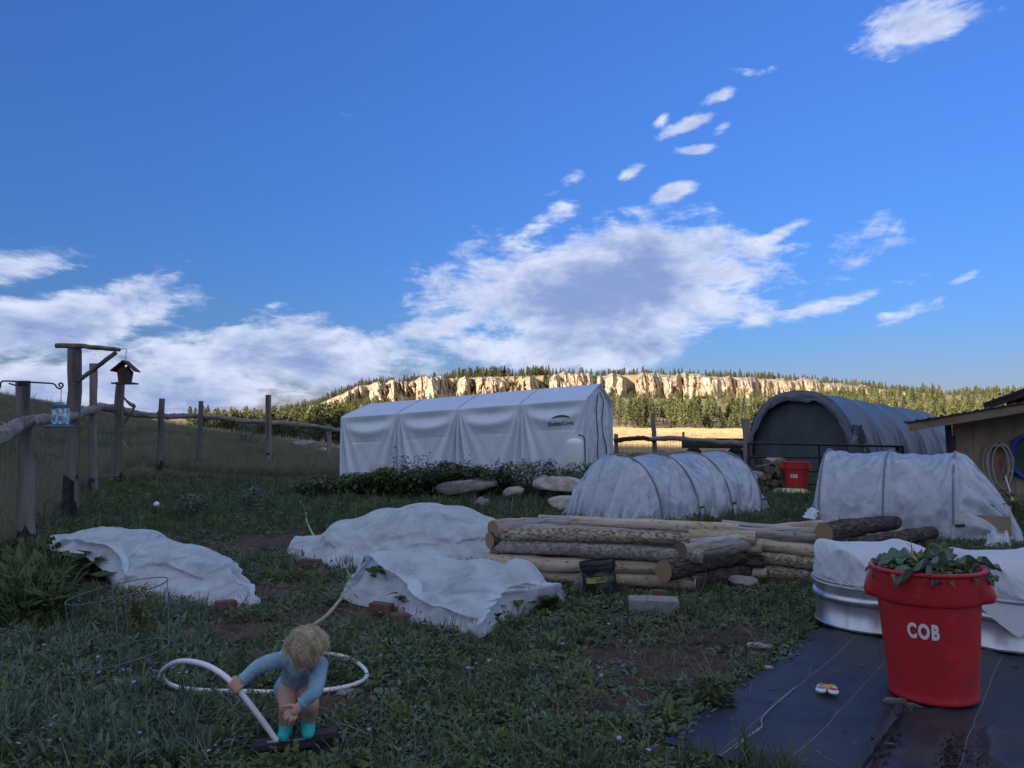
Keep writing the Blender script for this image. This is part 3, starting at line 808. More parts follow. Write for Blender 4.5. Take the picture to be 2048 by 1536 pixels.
# birdhouse hanging from the crossbeam
def birdhouse():
    M = mat('dark_stained_wood', [(.045, .028, .022), (.10, .065, .05)], rough=.8, scale=12, stretch=(1, 1, .2), bump=.3)
    c = P(250, 768, 11.2); k = 11.2 / F
    t = thing('birdhouse', 'dark wooden birdhouse feeder hanging from the crossbeam of the tall fence post', 'birdhouse', c, (0, 0, R(8)))
    w = 24 * k / 2; h = 34 * k
    mb = MB()                                       # tapered body with a gabled top
    for s in (-1, 1):
        y = s * .085
        mb.add([(-w * .72, y, .02), (w * .72, y, .02), (w, y, h * .72), (0, y, h * 1.12), (-w, y, h * .72)], [(0, 1, 2, 3, 4) if s < 0 else (4, 3, 2, 1, 0)])
    mb.add([(-w * .72, -.085, .02), (-w, -.085, h * .72), (-w, .085, h * .72), (-w * .72, .085, .02)], [(0, 1, 2, 3)])
    mb.add([(w * .72, -.085, .02), (w * .72, .085, .02), (w, .085, h * .72), (w, -.085, h * .72)], [(0, 1, 2, 3)])
    mb.build('body', M, t, smooth=False)
    for s in (-1, 1):
        mb = MB(); rot = Matrix.Rotation(s * R(42), 3, 'Y')
        mb.box((s * .083, 0, h * 1.05), (.235, .25, .018), rot); mb.build('roof', M, t, smooth=False)
    mb = MB(); mb.box((0, 0, .008), (.31, .24, .022)); mb.build('base', M, t, smooth=False)
    mb = MB(); mb.tube([Vector((0, 0, h * 1.25)), Vector((0, 0, h * 1.25 + 20 * k))], .004, 5)
    mb.tube(lerp_path([(0, 0, h * 1.25 + 20 * k), (.01, 0, h * 1.3 + 25 * k), (-.02, 0, h * 1.3 + 27 * k), (-.09, 0, h * 1.3 + 24 * k)], 8), .005, 5)
    mb.build('hanging_wire', M_WIRE, t)
    mb = MB(); mb.tube([Vector((0, -.088, h * .95)), Vector((0, -.08, h * .95))], .014, 10); mb.build('entrance_hole', M_TAR, t)
birdhouse()

# iron hook arm clamped to the nearest post, with a glass feeder on it
def hook_and_feeder():
    d = 7.80
    o = P(46, 768, d)
    t = thing('plant_hook', 'black wrought iron hook arm clamped across the bleached fence post', 'hook', o)
    mb = MB()
    mb.tube(lerp_path([P(1, 772, d), P(2, 765, d), P(10, 762, d), P(50, 764, d), P(90, 766, d), P(108, 768, d), P(114, 775, d), P(121, 777, d), P(126, 771, d), P(123, 766, d), P(118, 768, d), P(120, 773, d)], 60), .0085, 8, round_=True)
    mb.tube([P(18, 767, d), P(32, 771, d)], .008, 8)
    mb.tube(lerp_path([P(1, 772, d), P(-2, 780, d), P(-6, 788, d)], 6), .008, 8)
    loc(mb, t).build('arm', M_BLACKMETAL, t)
    mb = MB(); c = P(46, 768, d); mb.box(c, (.10, .02, .05)); loc(mb, t).build('clamp', M_BLACKMETAL, t, smooth=False)
    M_LID = mat('blue_tin', [(.06, .12, .20), (.10, .18, .28)], rough=.4, metal=.5, scale=8)
    M_GLASS = mat('feeder_glass', [(.10, .20, .30), (.30, .45, .58), (.70, .78, .82)], rough=.15, scale=30, detail=3, contrast=(.40, .62), spec=.8)
    k = d / F; b = P(120, 855, d)
    f = thing('bird_feeder', 'clear seed feeder with blue lid and tray hanging from the iron hook', 'bird feeder', b)
    r = 16 * k
    mb = MB(); mb.lathe([(0, 0), (r * 1.75, 0), (r * 1.82, .012), (r * 1.7, .014), (r * 1.05, .03), (r * .9, .034), (0, .034)], 28); mb.build('tray', M_LID, f)
    mb = MB(); mb.lathe([(r * .98, .034), (r * .98, .205), (0, .205)], 28); mb.build('tube', M_GLASS, f)
    mb = MB(); mb.lathe([(r * 1.05, .200), (r * 1.06, .228), (r * .9, .240), (0, .244)], 28); mb.build('lid', M_LID, f)
    mb = MB(); mb.tube(lerp_path([(-r, 0, .22), (-r * .9, 0, .25), (0, 0, .262), (r * .9, 0, .25), (r, 0, .22)], 12), .003, 5)
    mb.tube([Vector((0, 0, .262)), Vector((0, 0, .42))], .0035, 5); mb.build('hanger', M_WIRE, f)
hook_and_feeder()

# ================================================================== SILVER GREENHOUSE TENT
M_SILVER = mat('silver_tarp', [(.68, .74, .80), (.76, .81, .85)], rough=.36, metal=.05, trans=.12, scale=1.5, detail=4, spec=.45, bump=.12, bscale=9)
M_SILVER_END = mat('silver_end_panel', [(.60, .67, .74), (.70, .76, .82)], rough=.42, trans=.12, scale=2.5, spec=.5, bump=.35, bscale=7)
M_SLEEVE = mat('grey_sleeve', [(.30, .33, .37), (.40, .43, .47)], rough=.6)
M_PRINT = mat('dark_print', (.05, .055, .07), rough=.6)
def text_mesh(body, size, extrude=0.0, shear=0.0, xscale=1.0, bold=0.0, space=1.0):
    cu = bpy.data.curves.new('lettering', 'FONT'); cu.body = body; cu.size = size; cu.extrude = extrude; cu.shear = shear
    cu.offset = bold; cu.space_character = space; cu.align_x = 'CENTER'; cu.align_y = 'CENTER'; cu.resolution_u = 4
    o = bpy.data.objects.new('lettering', cu); COL.objects.link(o)
    dg = bpy.context.evaluated_depsgraph_get(); me = bpy.data.meshes.new_from_object(o.evaluated_get(dg))
    bpy.data.objects.remove(o); bpy.data.curves.remove(cu)
    bm = bmesh.new(); bm.from_mesh(me)
    bmesh.ops.triangulate(bm, faces=bm.faces[:])
    bmesh.ops.subdivide_edges(bm, edges=[e for e in bm.edges if e.calc_length() > size * .15], cuts=2, use_grid_fill=True)
    bm.to_mesh(me); bm.free()
    V = np.array([v.co[:] for v in me.vertices]); V[:, 0] *= xscale
    Fc = [tuple(p.vertices) for p in me.polygons]
    bpy.data.meshes.remove(me)
    return V, Fc
def greenhouse():
    o2 = np.array([1.72, 17.0]); l = np.array([-.950, .312]); w = np.array([.312, .950]); Lg, Wd = 6.35, 3.05
    t = thing('greenhouse_tent', 'long silver fabric greenhouse tent with peaked roof behind the bean rows', 'tent', (o2[0], o2[1], 0))
    nb = 4; ribs = [Lg * i / nb for i in range(nb + 1)]
    def eave(s): return 1.99 - .40 * s / Lg
    def ridge(s): return 2.42 - .44 * s / Lg
    rib_ph = [0.3, 1.9, 0.8, 2.6, 1.2]; rib_a = [.7, .75, 1.15, 1.0, .8]
    def fold(s, h):                                 # outward relief of the front wall, h metres under the eave
        dsp = 0.0
        for si, ph, am in zip(ribs, rib_ph, rib_a):
            dx = s - si
            th = np.arctan2(dx, h * .9 + .10)
            am2 = am * .058 * np.clip(h / .6, 0, 1.25)
            dsp = dsp + am2 * np.cos(th * 30 + ph + 1.5 * np.sin(th * 7)) * np.exp(-(th / .36) ** 2)
            dsp = dsp + .03 * np.exp(-(dx / .05) ** 2) * np.exp(-h / .5)
        f = (s / (Lg / nb)) % 1.0
        sw = np.sin(np.pi * f)
        dsp = dsp + .075 * sw * np.exp(-((h - .42 * sw ** .5) / .14) ** 2) - .060 * sw * np.exp(-((h - .18) / .13) ** 2)
        dsp = dsp + .05 * (fbm(s * 2.2, h * .7, 3, 5) - .5) * np.clip(h / .4, 0, 1) + .02 * (fbm(s * 7, h * 2.0, 3, 6) - .5)
        dsp = dsp - .012 * np.exp(-((h - .66) / .012) ** 2)
        return dsp + .05 * np.clip(h / 1.6, 0, 1)
    def wall(s, h):
        d = fold(s, h)
        x = o2[0] + l[0] * s - w[0] * d; y = o2[1] + l[1] * s - w[1] * d
        return np.stack([x, y, eave(s) - h], -1)
    ns = 420; S = np.linspace(0, Lg, ns)
    rows = []
    for k in np.linspace(1, 0, 64): rows.append(wall(S, k * (eave(S) + .03)))
    f = (S / (Lg / nb)) % 1.0
    for k in np.linspace(0.04, 1, 22):
        z = eave(S) + (ridge(S) - eave(S)) * (k ** .92) - .035 * np.sin(np.pi * f) ** 2 * np.sin(np.pi * min(1, k * .9 + .1))
        for si in ribs: z = z + .014 * np.exp(-((S - si) / .03) ** 2)
        q = Wd / 2 * k
        rows.append(np.stack([o2[0] + l[0] * S + w[0] * q, o2[1] + l[1] * S + w[1] * q, z], -1))
    for k in np.linspace(.94, 0, 10):
        z = eave(S) + (ridge(S) - eave(S)) * (k ** .92); q = Wd - Wd / 2 * k
        rows.append(np.stack([o2[0] + l[0] * S + w[0] * q, o2[1] + l[1] * S + w[1] * q, z], -1))
    for k in np.linspace(.1, 1, 8):
        q = Wd + .05 * k
        rows.append(np.stack([o2[0] + l[0] * S + w[0] * q, o2[1] + l[1] * S + w[1] * q, eave(S) * (1 - k)], -1))
    V = np.array(rows); V -= np.array([o2[0], o2[1], 0])
    link('cover', np_mesh('cover', V, grid_faces(*V.shape[:2]), [M_SILVER]), t)
    for si in ribs:                                  # stitched rib sleeves over the roof
        pth = []
        for k in np.linspace(0, 1, 14):
            z = eave(si) + (ridge(si) - eave(si)) * (k ** .92); qd = Wd / 2 * k
            pth.append(Vector((l[0] * si + w[0] * qd, l[1] * si + w[1] * qd, float(z) + .012)))
        mb = MB(); mb.tube(pth, .016, 7); mb.build('rib_sleeve', M_SLEEVE, t)
    # near end wall, crumpled, with two dark zips
    def endp(q, z, sgn, s0):                        # q across 0..Wd, z height
        d = .06 + .07 * (fbm(q * 3.0, z * 3.0, 4, 8) - .5) + .04 * (fbm(q * 9, z * 8, 3, 9) - .5)
        s = s0 + sgn * d
        return np.stack([l[0] * s + w[0] * q, l[1] * s + w[1] * q, z], -1)
    for s0, sgn in ((0.02, 1), (Lg - .02, -1)):
        Q = np.linspace(.02, Wd - .02, 60); T = np.linspace(0, 1, 60); QQ, TT = np.meshgrid(Q, T)
        top = eave(s0) + (ridge(s0) - eave(s0)) * (1 - np.abs(QQ - Wd / 2) / (Wd / 2)) ** .92 - .03
        V = endp(QQ, TT * top, sgn, s0)
        link('end_panel', np_mesh('end_panel', V, grid_faces(60, 60), [M_SILVER_END]), t)
    for zp in ([(1.42, 2.16), (1.28, 2.0), (1.22, 1.75), (1.30, 1.45), (1.36, 1.12), (1.22, .82), (1.50, .30), (1.52, 0)],
               [(1.68, 2.22), (1.95, 1.98), (2.02, 1.7), (2.0, 1.4), (2.1, 1.12), (2.42, .78), (2.5, .2)]):
        pth = lerp_path([Vector(endp(np.array(q), np.array(z), 1, -.005)) for q, z in zp], 40)
        mb = MB(); mb.tube(pth, .013, 6); mb.build('zipper', M_PRINT, t)
    # rope lashing and printed maker's mark on the long wall
    V, Fc = text_mesh('ShelterLogic', .135, xscale=.92, bold=.002)
    sc_ = .62
    s = sc_ - V[:, 0]; h = .52 - V[:, 1]
    pos = wall(s, h); pos[:, :2] -= w * .012; pos -= np.array([o2[0], o2[1], 0])
    mb = MB(); mb.add(pos.tolist(), [f_[::-1] if False else f_ for f_ in Fc])
    lg = mb.build('lettering', M_PRINT, t, smooth=False)
    ang = np.linspace(R(20), R(160), 25)
    outer = np.stack([.22 * np.cos(ang), .10 * np.sin(ang)], -1); inner = np.stack([.24 * np.cos(ang), .048 * np.sin(ang) - .005], -1)
    pk = np.concatenate([outer, inner]); s = sc_ - pk[:, 0]; h = .44 - pk[:, 1] - .02
    pos = wall(s, h); pos[:, :2] -= w * .012; pos -= np.array([o2[0], o2[1], 0])
    mb = MB(); mb.add(pos.tolist(), [(i, i + 1, 26 + i, 25 + i) for i in range(24)]); mb.build('emblem', M_PRINT, t, smooth=False)
greenhouse()

def propane():
    c = P(1150, 938, 16.25); g = Hz(c.x, c.y)
    M = mat('cream_painted_steel', [(.68, .69, .70), (.78, .78, .79)], rough=.4, scale=5, spec=.4)
    t = thing('propane_cylinder', 'tall pale propane cylinder with black hose standing against the silver tent', 'gas cylinder', (c.x, c.y, g))
    r = .195
    mb = MB(); mb.lathe([(0, .01), (r * .9, .01), (r, .05), (r, .98), (r * .96, 1.04), (r * .8, 1.09), (r * .45, 1.125), (0, 1.13)], 32); mb.build('body', M, t)
    mb = MB(); mb.lathe([(r * .93, -.02), (r * .93, .05)], 28); mb.build('foot_ring', M, t)
    mb = MB(); mb.lathe([(.085, 1.12), (.085, 1.24), (.08, 1.245)], 24, a0=R(-220), a1=R(60)); mb.build('collar', M, t)
    mb = MB(); mb.tube([(0, 0, 1.12), (0, 0, 1.22)], .02, 8); mb.tube([(-.035, 0, 1.235), (.035, 0, 1.235)], .014, 8); mb.tube([(0, 0, 1.19), (.09, -.03, 1.19)], .022, 8)
    mb.build('valve', M_BLACKMETAL, t)
    mb = MB(); mb.tube(lerp_path([(.08, -.03, 1.19), (.16, -.05, 1.17), (.205, -.05, 1.08), (.215, -.05, .7), (.22, -.05, .1)], 24), .013, 7); mb.build('gas_hose', M_BLACKMETAL, t)
propane()

# ================================================================== GREY TARP SHELTER (round)
def tarp_shelter():
    M = mat('grey_blue_tarp', [(.060, .085, .118), (.095, .125, .16)], rough=.42, scale=1.2, spec=.5, bump=.15, bscale=8)
    MI = mat('dark_door_tarp', [(.05, .056, .065), (.085, .093, .105)], rough=.6, scale=2, spec=.3, bump=.2, bscale=5)
    ML = mat('pale_tarp_lining', [(.09, .11, .13), (.15, .17, .19)], rough=.5, scale=3, spec=.4, bump=.3, bscale=7)
    o2 = np.array([8.0, 21.0]); l = np.array([.75, .66]); w = np.array([-.66, .75]); Lg, hw = 7.35, 1.62
    t = thing('tarp_shelter', 'round-topped grey tarp shelter with dark door panel behind the metal gate', 'shelter', (8.0, 21.0, 0))
    def top(s): return 2.36 - .44 * s / Lg
    def arch(phi, s, k=1.0, ksag=1.0):
        # phi 0..pi across the hoop; superellipse so that the legs stand up
        c, sn = np.cos(phi), np.sin(phi)
        q = hw * np.sign(c) * np.abs(c) ** .78 * k
        z = top(s) * np.abs(sn) ** .80 * (1 - .012 * ksag)
        return q, z
    ns = 260; S = np.linspace(0, Lg, ns); PH = np.linspace(0, np.pi, 110)
    SS, PP = np.meshgrid(S, PH); nb = 5
    f = (SS / (Lg / nb)) % 1.0
    sag = np.sin(np.pi * f) ** 1.2
    side = 1 - np.abs(np.sin(PP))
    bul = -.05 * sag * (.4 + .6 * np.sin(PP))
    # diagonal pull folds that run down from each hoop
    for i in range(nb + 1):
        dx = SS - Lg * i / nb; dn = 1 - np.abs(np.sin(PP))
        th = np.arctan2(dx, dn * 1.6 + .12)
        bul = bul + .030 * np.clip((dn - .12) / .4, 0, 1) * np.cos(th * 19 + i * 1.7 + 1.3 * np.sin(th * 6)) * np.exp(-((th - .25) / .42) ** 2) * (.4 + .9 * vnoise(SS * .9, PP, 77))
        bul = bul + .016 * np.exp(-(dx / .035) ** 2)
    bul = bul + .05 * (fbm(SS * 2.0 + PP, PP * 3, 3, 15) - .5) + .03 * (fbm(SS * 5, PP * 9, 3, 16) - .5) * side
    q, z = arch(PP, SS, 1.0)
    nq, nz_ = np.cos(PP), np.sin(PP)
    q = q + nq * bul; z = np.maximum(z + nz_ * bul, -.02)
    V = np.stack([l[0] * SS + w[0] * q, l[1] * SS + w[1] * q, z], -1)
    link('cover', np_mesh('cover', V, grid_faces(*V.shape[:2]), [M]), t)
    # gathered rim of the mouth: folded back, ragged
    T = np.linspace(0, 1, 20); TT, PP2 = np.meshgrid(T, PH)
    rag = .06 + .12 * fbm(PP2 * 2.4, 0 * PP2 + 1.3, 3, 17) + .10 * np.sin(PP2)
    inn = TT * rag
    k = 1 - .9 * inn
    s = .02 - .03 * np.sin(np.pi * TT) - .04 * (fbm(PP2 * 6, TT * 3, 3, 18) - .5) - .03 * TT
    q = hw * np.sign(np.cos(PP2)) * np.abs(np.cos(PP2)) ** .78 * (1 - inn * .62)
    z = top(0) * np.sin(PP2) ** .80 * (1 - inn * .50) + .10 * (fbm(PP2 * 7, TT * 3, 3, 19) - .5) * TT
    V = np.stack([l[0] * s + w[0] * q, l[1] * s + w[1] * q, np.maximum(z, -.02)], -1)
    link('mouth_flap', np_mesh('mouth_flap', V, grid_faces(*V.shape[:2]), [ML]), t)
    # door panel set back inside the hoop
    for s0, mt in ((.22, MI), (Lg - .05, M)):
        Q = np.linspace(-1, 1, 60); T = np.linspace(0, 1, 50); QQ, TT = np.meshgrid(Q, T)
        c = np.abs(QQ) ** (1 / .78); hz = top(s0) * np.maximum(1 - c ** 2, 0) ** (.80 / 2) * .985
        ss = s0 + .06 * (fbm(QQ * 4, TT * 1.2, 3, 20) - .5) + .03 * np.cos(QQ * 17) * (1 - TT)
        V = np.stack([l[0] * ss + w[0] * QQ * hw * .97, l[1] * ss + w[1] * QQ * hw * .97, TT * hz], -1)
        link('door_panel', np_mesh('door_panel', V, grid_faces(*V.shape[:2]), [mt]), t)
    # bunched flap tied at the near side of the mouth
    A = np.linspace(0, 1, 36); B = np.linspace(0, 1, 24); AA, BB = np.meshgrid(A, B)
    qq = -hw * (1.02 - .0 * BB) - .16 * BB + .06 * np.sin(BB * 14 + AA * 5); zz = 1.36 - AA * 1.25 + .05 * np.sin(BB * 9)
    ss = -.06 + BB * .55 * AA ** .7 + .08 * np.sin(AA * 11 + BB * 6) + .06 * (fbm(AA * 6, BB * 6, 3, 22) - .5)
    qq = qq + .30 * (1 - AA) * (1 - BB) * .4
    V = np.stack([l[0] * ss + w[0] * qq, l[1] * ss + w[1] * qq, zz], -1)
    link('side_flap', np_mesh('side_flap', V, grid_faces(*V.shape[:2]), [ML]), t)
tarp_shelter()

# ================================================================== SHED AND HOUSE AT RIGHT
def shed():
    MW = mat('tan_plywood', [(.27, .195, .125), (.38, .28, .19)], rough=.85, scale=3, stretch=(2, 2, .5), bump=.2, bscale=20, bstretch=(3, 3, .3), rnd=.08)
    MT = mat('slate_blue_trim', [(.045, .055, .07), (.07, .08, .10)], rough=.7, scale=8)
    MF = mat('rough_fascia', [(.16, .115, .075), (.34, .255, .17)], rough=.85, scale=7, stretch=(.25, 1, 1), bump=.3)
    MR = mat('dark_roof_metal', [(.02, .022, .026), (.045, .047, .052)], rough=.5, scale=4, metal=.2)
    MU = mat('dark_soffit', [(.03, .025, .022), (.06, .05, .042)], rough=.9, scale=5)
    d0 = 13.7; ang = R(-30); ca, sa = math.cos(ang), math.sin(ang)
    org = Vector(((1893 - CX) / F * d0, d0, 0))
    y0 = 0.0; x0 = 0.0; x1 = x0 + 4.2
    t = thing('garden_shed', 'low tan plywood shed with deep dark eaves at the right edge', 'shed', org, (0, 0, ang))
    def wallP(u, v, off):                            # point of the wall seen at a photo pixel, off metres before it
        k = pix_dir(u, v); n = Vector((-sa, ca, 0)); n = Vector((math.sin(-ang), math.cos(ang), 0))
        q = (org - n * off).dot(n) / (k.dot(n)); return Vector((k.x * q, k.y * q, CAMH + k.z * q))
    def zr(x): return 1.46 + (x - x0) * .185          # underside of the roof
    g = .02
    W = .305; k = 0; x = x0 + .09
    while x < x1:
        mb = MB(); a, b = x + .006, min(x + W - .006, x1)
        vs = [(a, y0, -.1), (b, y0, -.1), (b, y0, zr(b)), (a, y0, zr(a)), (a, y0 + .03, -.1), (b, y0 + .03, -.1), (b, y0 + .03, zr(b)), (a, y0 + .03, zr(a))]
        mb.add(vs, [(0, 1, 2, 3), (5, 4, 7, 6), (4, 0, 3, 7), (1, 5, 6, 2), (3, 2, 6, 7)])
        mb.build('wall_panel', MW, t, smooth=False); x += W
    mb = MB(); mb.add([(x0 + .08, y0 + .012, -.1), (x1, y0 + .012, -.1), (x1, y0 + .012, zr(x1)), (x0 + .08, y0 + .012, zr(x0))], [(0, 1, 2, 3)])
    mb.add([(x0 + .03, y0 + 2.2, -.1), (x0 + .03, y0 + .05, -.1), (x0 + .03, y0 + .05, zr(x0)), (x0 + .03, y0 + 2.2, zr(x0))], [(0, 1, 2, 3)])
    mb.build('wall', MW, t, smooth=False)
    mb = MB(); mb.box((x0 + .035, y0 - .004, .68), (.11, .09, 1.56), Matrix.Rotation(R(-1.5), 3, 'Y')); mb.build('corner_trim', MT, t, smooth=False)
    # roof sheet with a deep overhang, fascia under its front edge
    xa = -.66; yf = -.66
    def zt(x): return zr(x) + .11
    mb = MB()
    for (z0, ) in ((0,),):
        vs = [(xa, yf, zt(xa)), (x1 + .2, yf, zt(x1 + .2)), (x1 + .2, y0 + 2.4, zt(x1 + .2)), (xa, y0 + 2.4, zt(xa))]
        vs += [(p[0], p[1], p[2] - .022) for p in vs]
        mb.add(vs, [(0, 1, 2, 3), (7, 6, 5, 4), (0, 4, 5, 1), (1, 5, 6, 2), (2, 6, 7, 3), (3, 7, 4, 0)])
    n = 26
    for i in range(n):                               # standing seams across the slope
        x = xa + (x1 - xa) * i / n; mb.box((x, (yf + y0 + 2.4) / 2, zt(x) + .012), (.03, y0 + 2.4 - yf, .022))
    mb.build('roof', MR, t, smooth=False)
    L2 = 2.3
    for i, (a, b, hh) in enumerate(((xa + .03, xa + .03 + L2, .135), (xa + .03 + L2 + .006, x1 + .2, .135))):
        mb = MB(); y = yf + .03
        vs = [(a + (.05 if i == 0 else 0), y, zt(a) - .03 - hh), (b, y, zt(b) - .03 - hh), (b, y, zt(b) - .028), (a, y, zt(a) - .028)]
        vs += [(p[0], p[1] + .035, p[2]) for p in vs]
        mb.add(vs, [(0, 1, 2, 3), (5, 4, 7, 6), (4, 0, 3, 7), (1, 5, 6, 2), (3, 2, 6, 7), (0, 4, 5, 1)])
        mb.build('fascia', MF, t, smooth=False)
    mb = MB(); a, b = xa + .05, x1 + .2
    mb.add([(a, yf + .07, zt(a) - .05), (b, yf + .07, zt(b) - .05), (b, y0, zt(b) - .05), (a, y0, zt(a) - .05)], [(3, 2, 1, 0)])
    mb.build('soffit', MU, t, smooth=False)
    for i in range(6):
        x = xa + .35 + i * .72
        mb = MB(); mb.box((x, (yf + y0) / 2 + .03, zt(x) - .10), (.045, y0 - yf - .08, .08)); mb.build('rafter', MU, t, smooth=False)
    # maroon downpipe by the corner
    c = wallP(1908, 915, .08)
    t2 = thing('downpipe', 'short maroon downpipe beside the shed corner', 'downpipe', (c.x, c.y, Hz(c.x, c.y)))
    mb = MB(); mb.tube([(0, 0, 0), (-.01, 0, .9), (-.02, 0, 1.16)], .045, 10); mb.build('pipe', mat('maroon_paint', [(.07, .028, .025), (.11, .045, .04)], rough=.6), t2)
    mb = MB(); mb.tube([(-.02, 0, 1.12), (-.02, .02, 1.20)], .055, 10); mb.build('socket', M_BLACKMETAL, t2)
    # bigger roof behind
    d1 = 17.5; hb = Vector(((1966 - CX) / F * d1, d1, 0)); zb = CAMH + (HOR - 806) / F * d1
    h = thing('house', 'dark steep-roofed building behind the tan shed', 'house', hb, (0, 0, R(-34)))
    sl = .40; xe = 5.0
    mb = MB()
    vs = [(0, 0, zb), (xe, 0, zb + sl * xe), (xe, 4.5, zb + sl * xe), (0, 4.5, zb)]; vs += [(p[0], p[1], p[2] - .06) for p in vs]
    mb.add(vs, [(0, 1, 2, 3), (7, 6, 5, 4), (0, 4, 5, 1), (1, 5, 6, 2), (2, 6, 7, 3), (3, 7, 4, 0)])
    for i in range(13): mb.box((.2 + i * .38, 2.25, zb + sl * (.2 + i * .38) + .02), (.035, 4.5, .03))
    mb.build('roof', MR, h, smooth=False)
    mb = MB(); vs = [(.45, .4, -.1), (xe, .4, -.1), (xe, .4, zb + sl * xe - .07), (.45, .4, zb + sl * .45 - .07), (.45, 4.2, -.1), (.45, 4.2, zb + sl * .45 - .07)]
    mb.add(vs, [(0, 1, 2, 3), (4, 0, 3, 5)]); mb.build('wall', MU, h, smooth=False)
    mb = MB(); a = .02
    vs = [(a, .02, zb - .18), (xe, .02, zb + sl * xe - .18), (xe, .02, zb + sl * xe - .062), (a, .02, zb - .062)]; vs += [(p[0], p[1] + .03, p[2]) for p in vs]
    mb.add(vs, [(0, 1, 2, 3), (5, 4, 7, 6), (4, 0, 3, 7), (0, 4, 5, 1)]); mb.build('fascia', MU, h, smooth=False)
    # things on the wall
    dw = 13.2; kk = dw / F
    MH = mat('beige_hose', [(.30, .27, .22), (.42, .38, .32)], rough=.6, scale=9)
    c = wallP(2000, 935, .06); rr = random.Random(5)
    hc = thing('hose_coil', 'beige garden hose coiled on a hook on the shed wall', 'hose', c, (0, 0, ang))
    for k in range(7):
        pts = []; ax = rr.uniform(15, 24); ay = rr.uniform(36, 45); ox = rr.uniform(-7, 5); oy = 45 - ay + rr.uniform(-3, 3)
        for i in range(26):
            a = 2 * math.pi * i / 26 + 1.57
            pts.append(Vector(((ox + ax * math.cos(a) * (1 + .15 * math.sin(a))) * kk, -.02 - .012 * k + rr.uniform(-.004, .004), (oy + ay * math.sin(a)) * kk)))
        mb = MB(); mb.tube(pts, .0125, 7, closed=True, cap=0); mb.build('loop', MH, hc)
    mb = MB(); mb.tube([(.0, .03, .42), (0, -.10, .42), (0, -.11, .45)], .008, 6); mb.build('hook', M_BLACKMETAL, hc)
    mb = MB(); mb.tube(lerp_path([(.05, -.06, -.36), (.10, -.07, -.12), (.13, -.05, .1), (.16, -.06, -.1), (.2, -.06, -.05)], 20), .0125, 7); mb.build('hose_end', MH, hc)
    t3 = thing('leaning_stick', 'thin red and white stick leaning against the shed wall by the hose', 'stick', wallP(2027, 1004, .34))
    p0 = Vector((0, 0, 0)); p1 = wallP(2000, 918, .05) - Vector(t3.location)
    mb = MB(); mb.tube([p0, p0.lerp(p1, .6)], .013, 8); mb.build('white_shaft', mat('white_plastic_stick', (.7, .66, .64), rough=.5), t3)
    mb = MB(); mb.tube([p0.lerp(p1, .6), p1], .014, 8); mb.build('red_grip', mat('red_grip', (.35, .06, .05), rough=.6), t3)
    t4 = thing('pole', 'dark thin pole leaning behind the coiled hose', 'pole', wallP(1992, 1000, .25))
    p1 = wallP(2022, 880, .04) - Vector(t4.location)
    mb = MB(); mb.tube([Vector((0, 0, 0)), p1], .012, 7); mb.build('shaft', M_WOODGREY, t4)
    c = wallP(2052, 914, .06)
    t5 = thing('round_sled', 'blue rimmed oval sled with dark green centre hanging on the shed wall', 'sled', c, (0, 0, ang))
    mb = MB(); pts = [Vector((24 * kk * math.cos(a), 0, 40 * kk * math.sin(a))) for a in np.linspace(0, 2 * math.pi, 40, endpoint=False)]
    mb.tube(pts, .042, 10, closed=True, cap=0); mb.build('rim', mat('blue_plastic', [(.02, .04, .30), (.04, .08, .45)], rough=.4), t5)
    V = np.array([[(r * 22 * kk * math.cos(a), .03 - .02 * r * r, r * 38 * kk * math.sin(a)) for a in np.linspace(0, 2 * math.pi, 37)] for r in np.linspace(0, 1, 6)])
    mb = MB(); mb.grid(V, flip=True); mb.build('centre', mat('green_mesh', [(.02, .05, .03), (.05, .10, .05)], rough=.7, scale=20), t5)
shed()

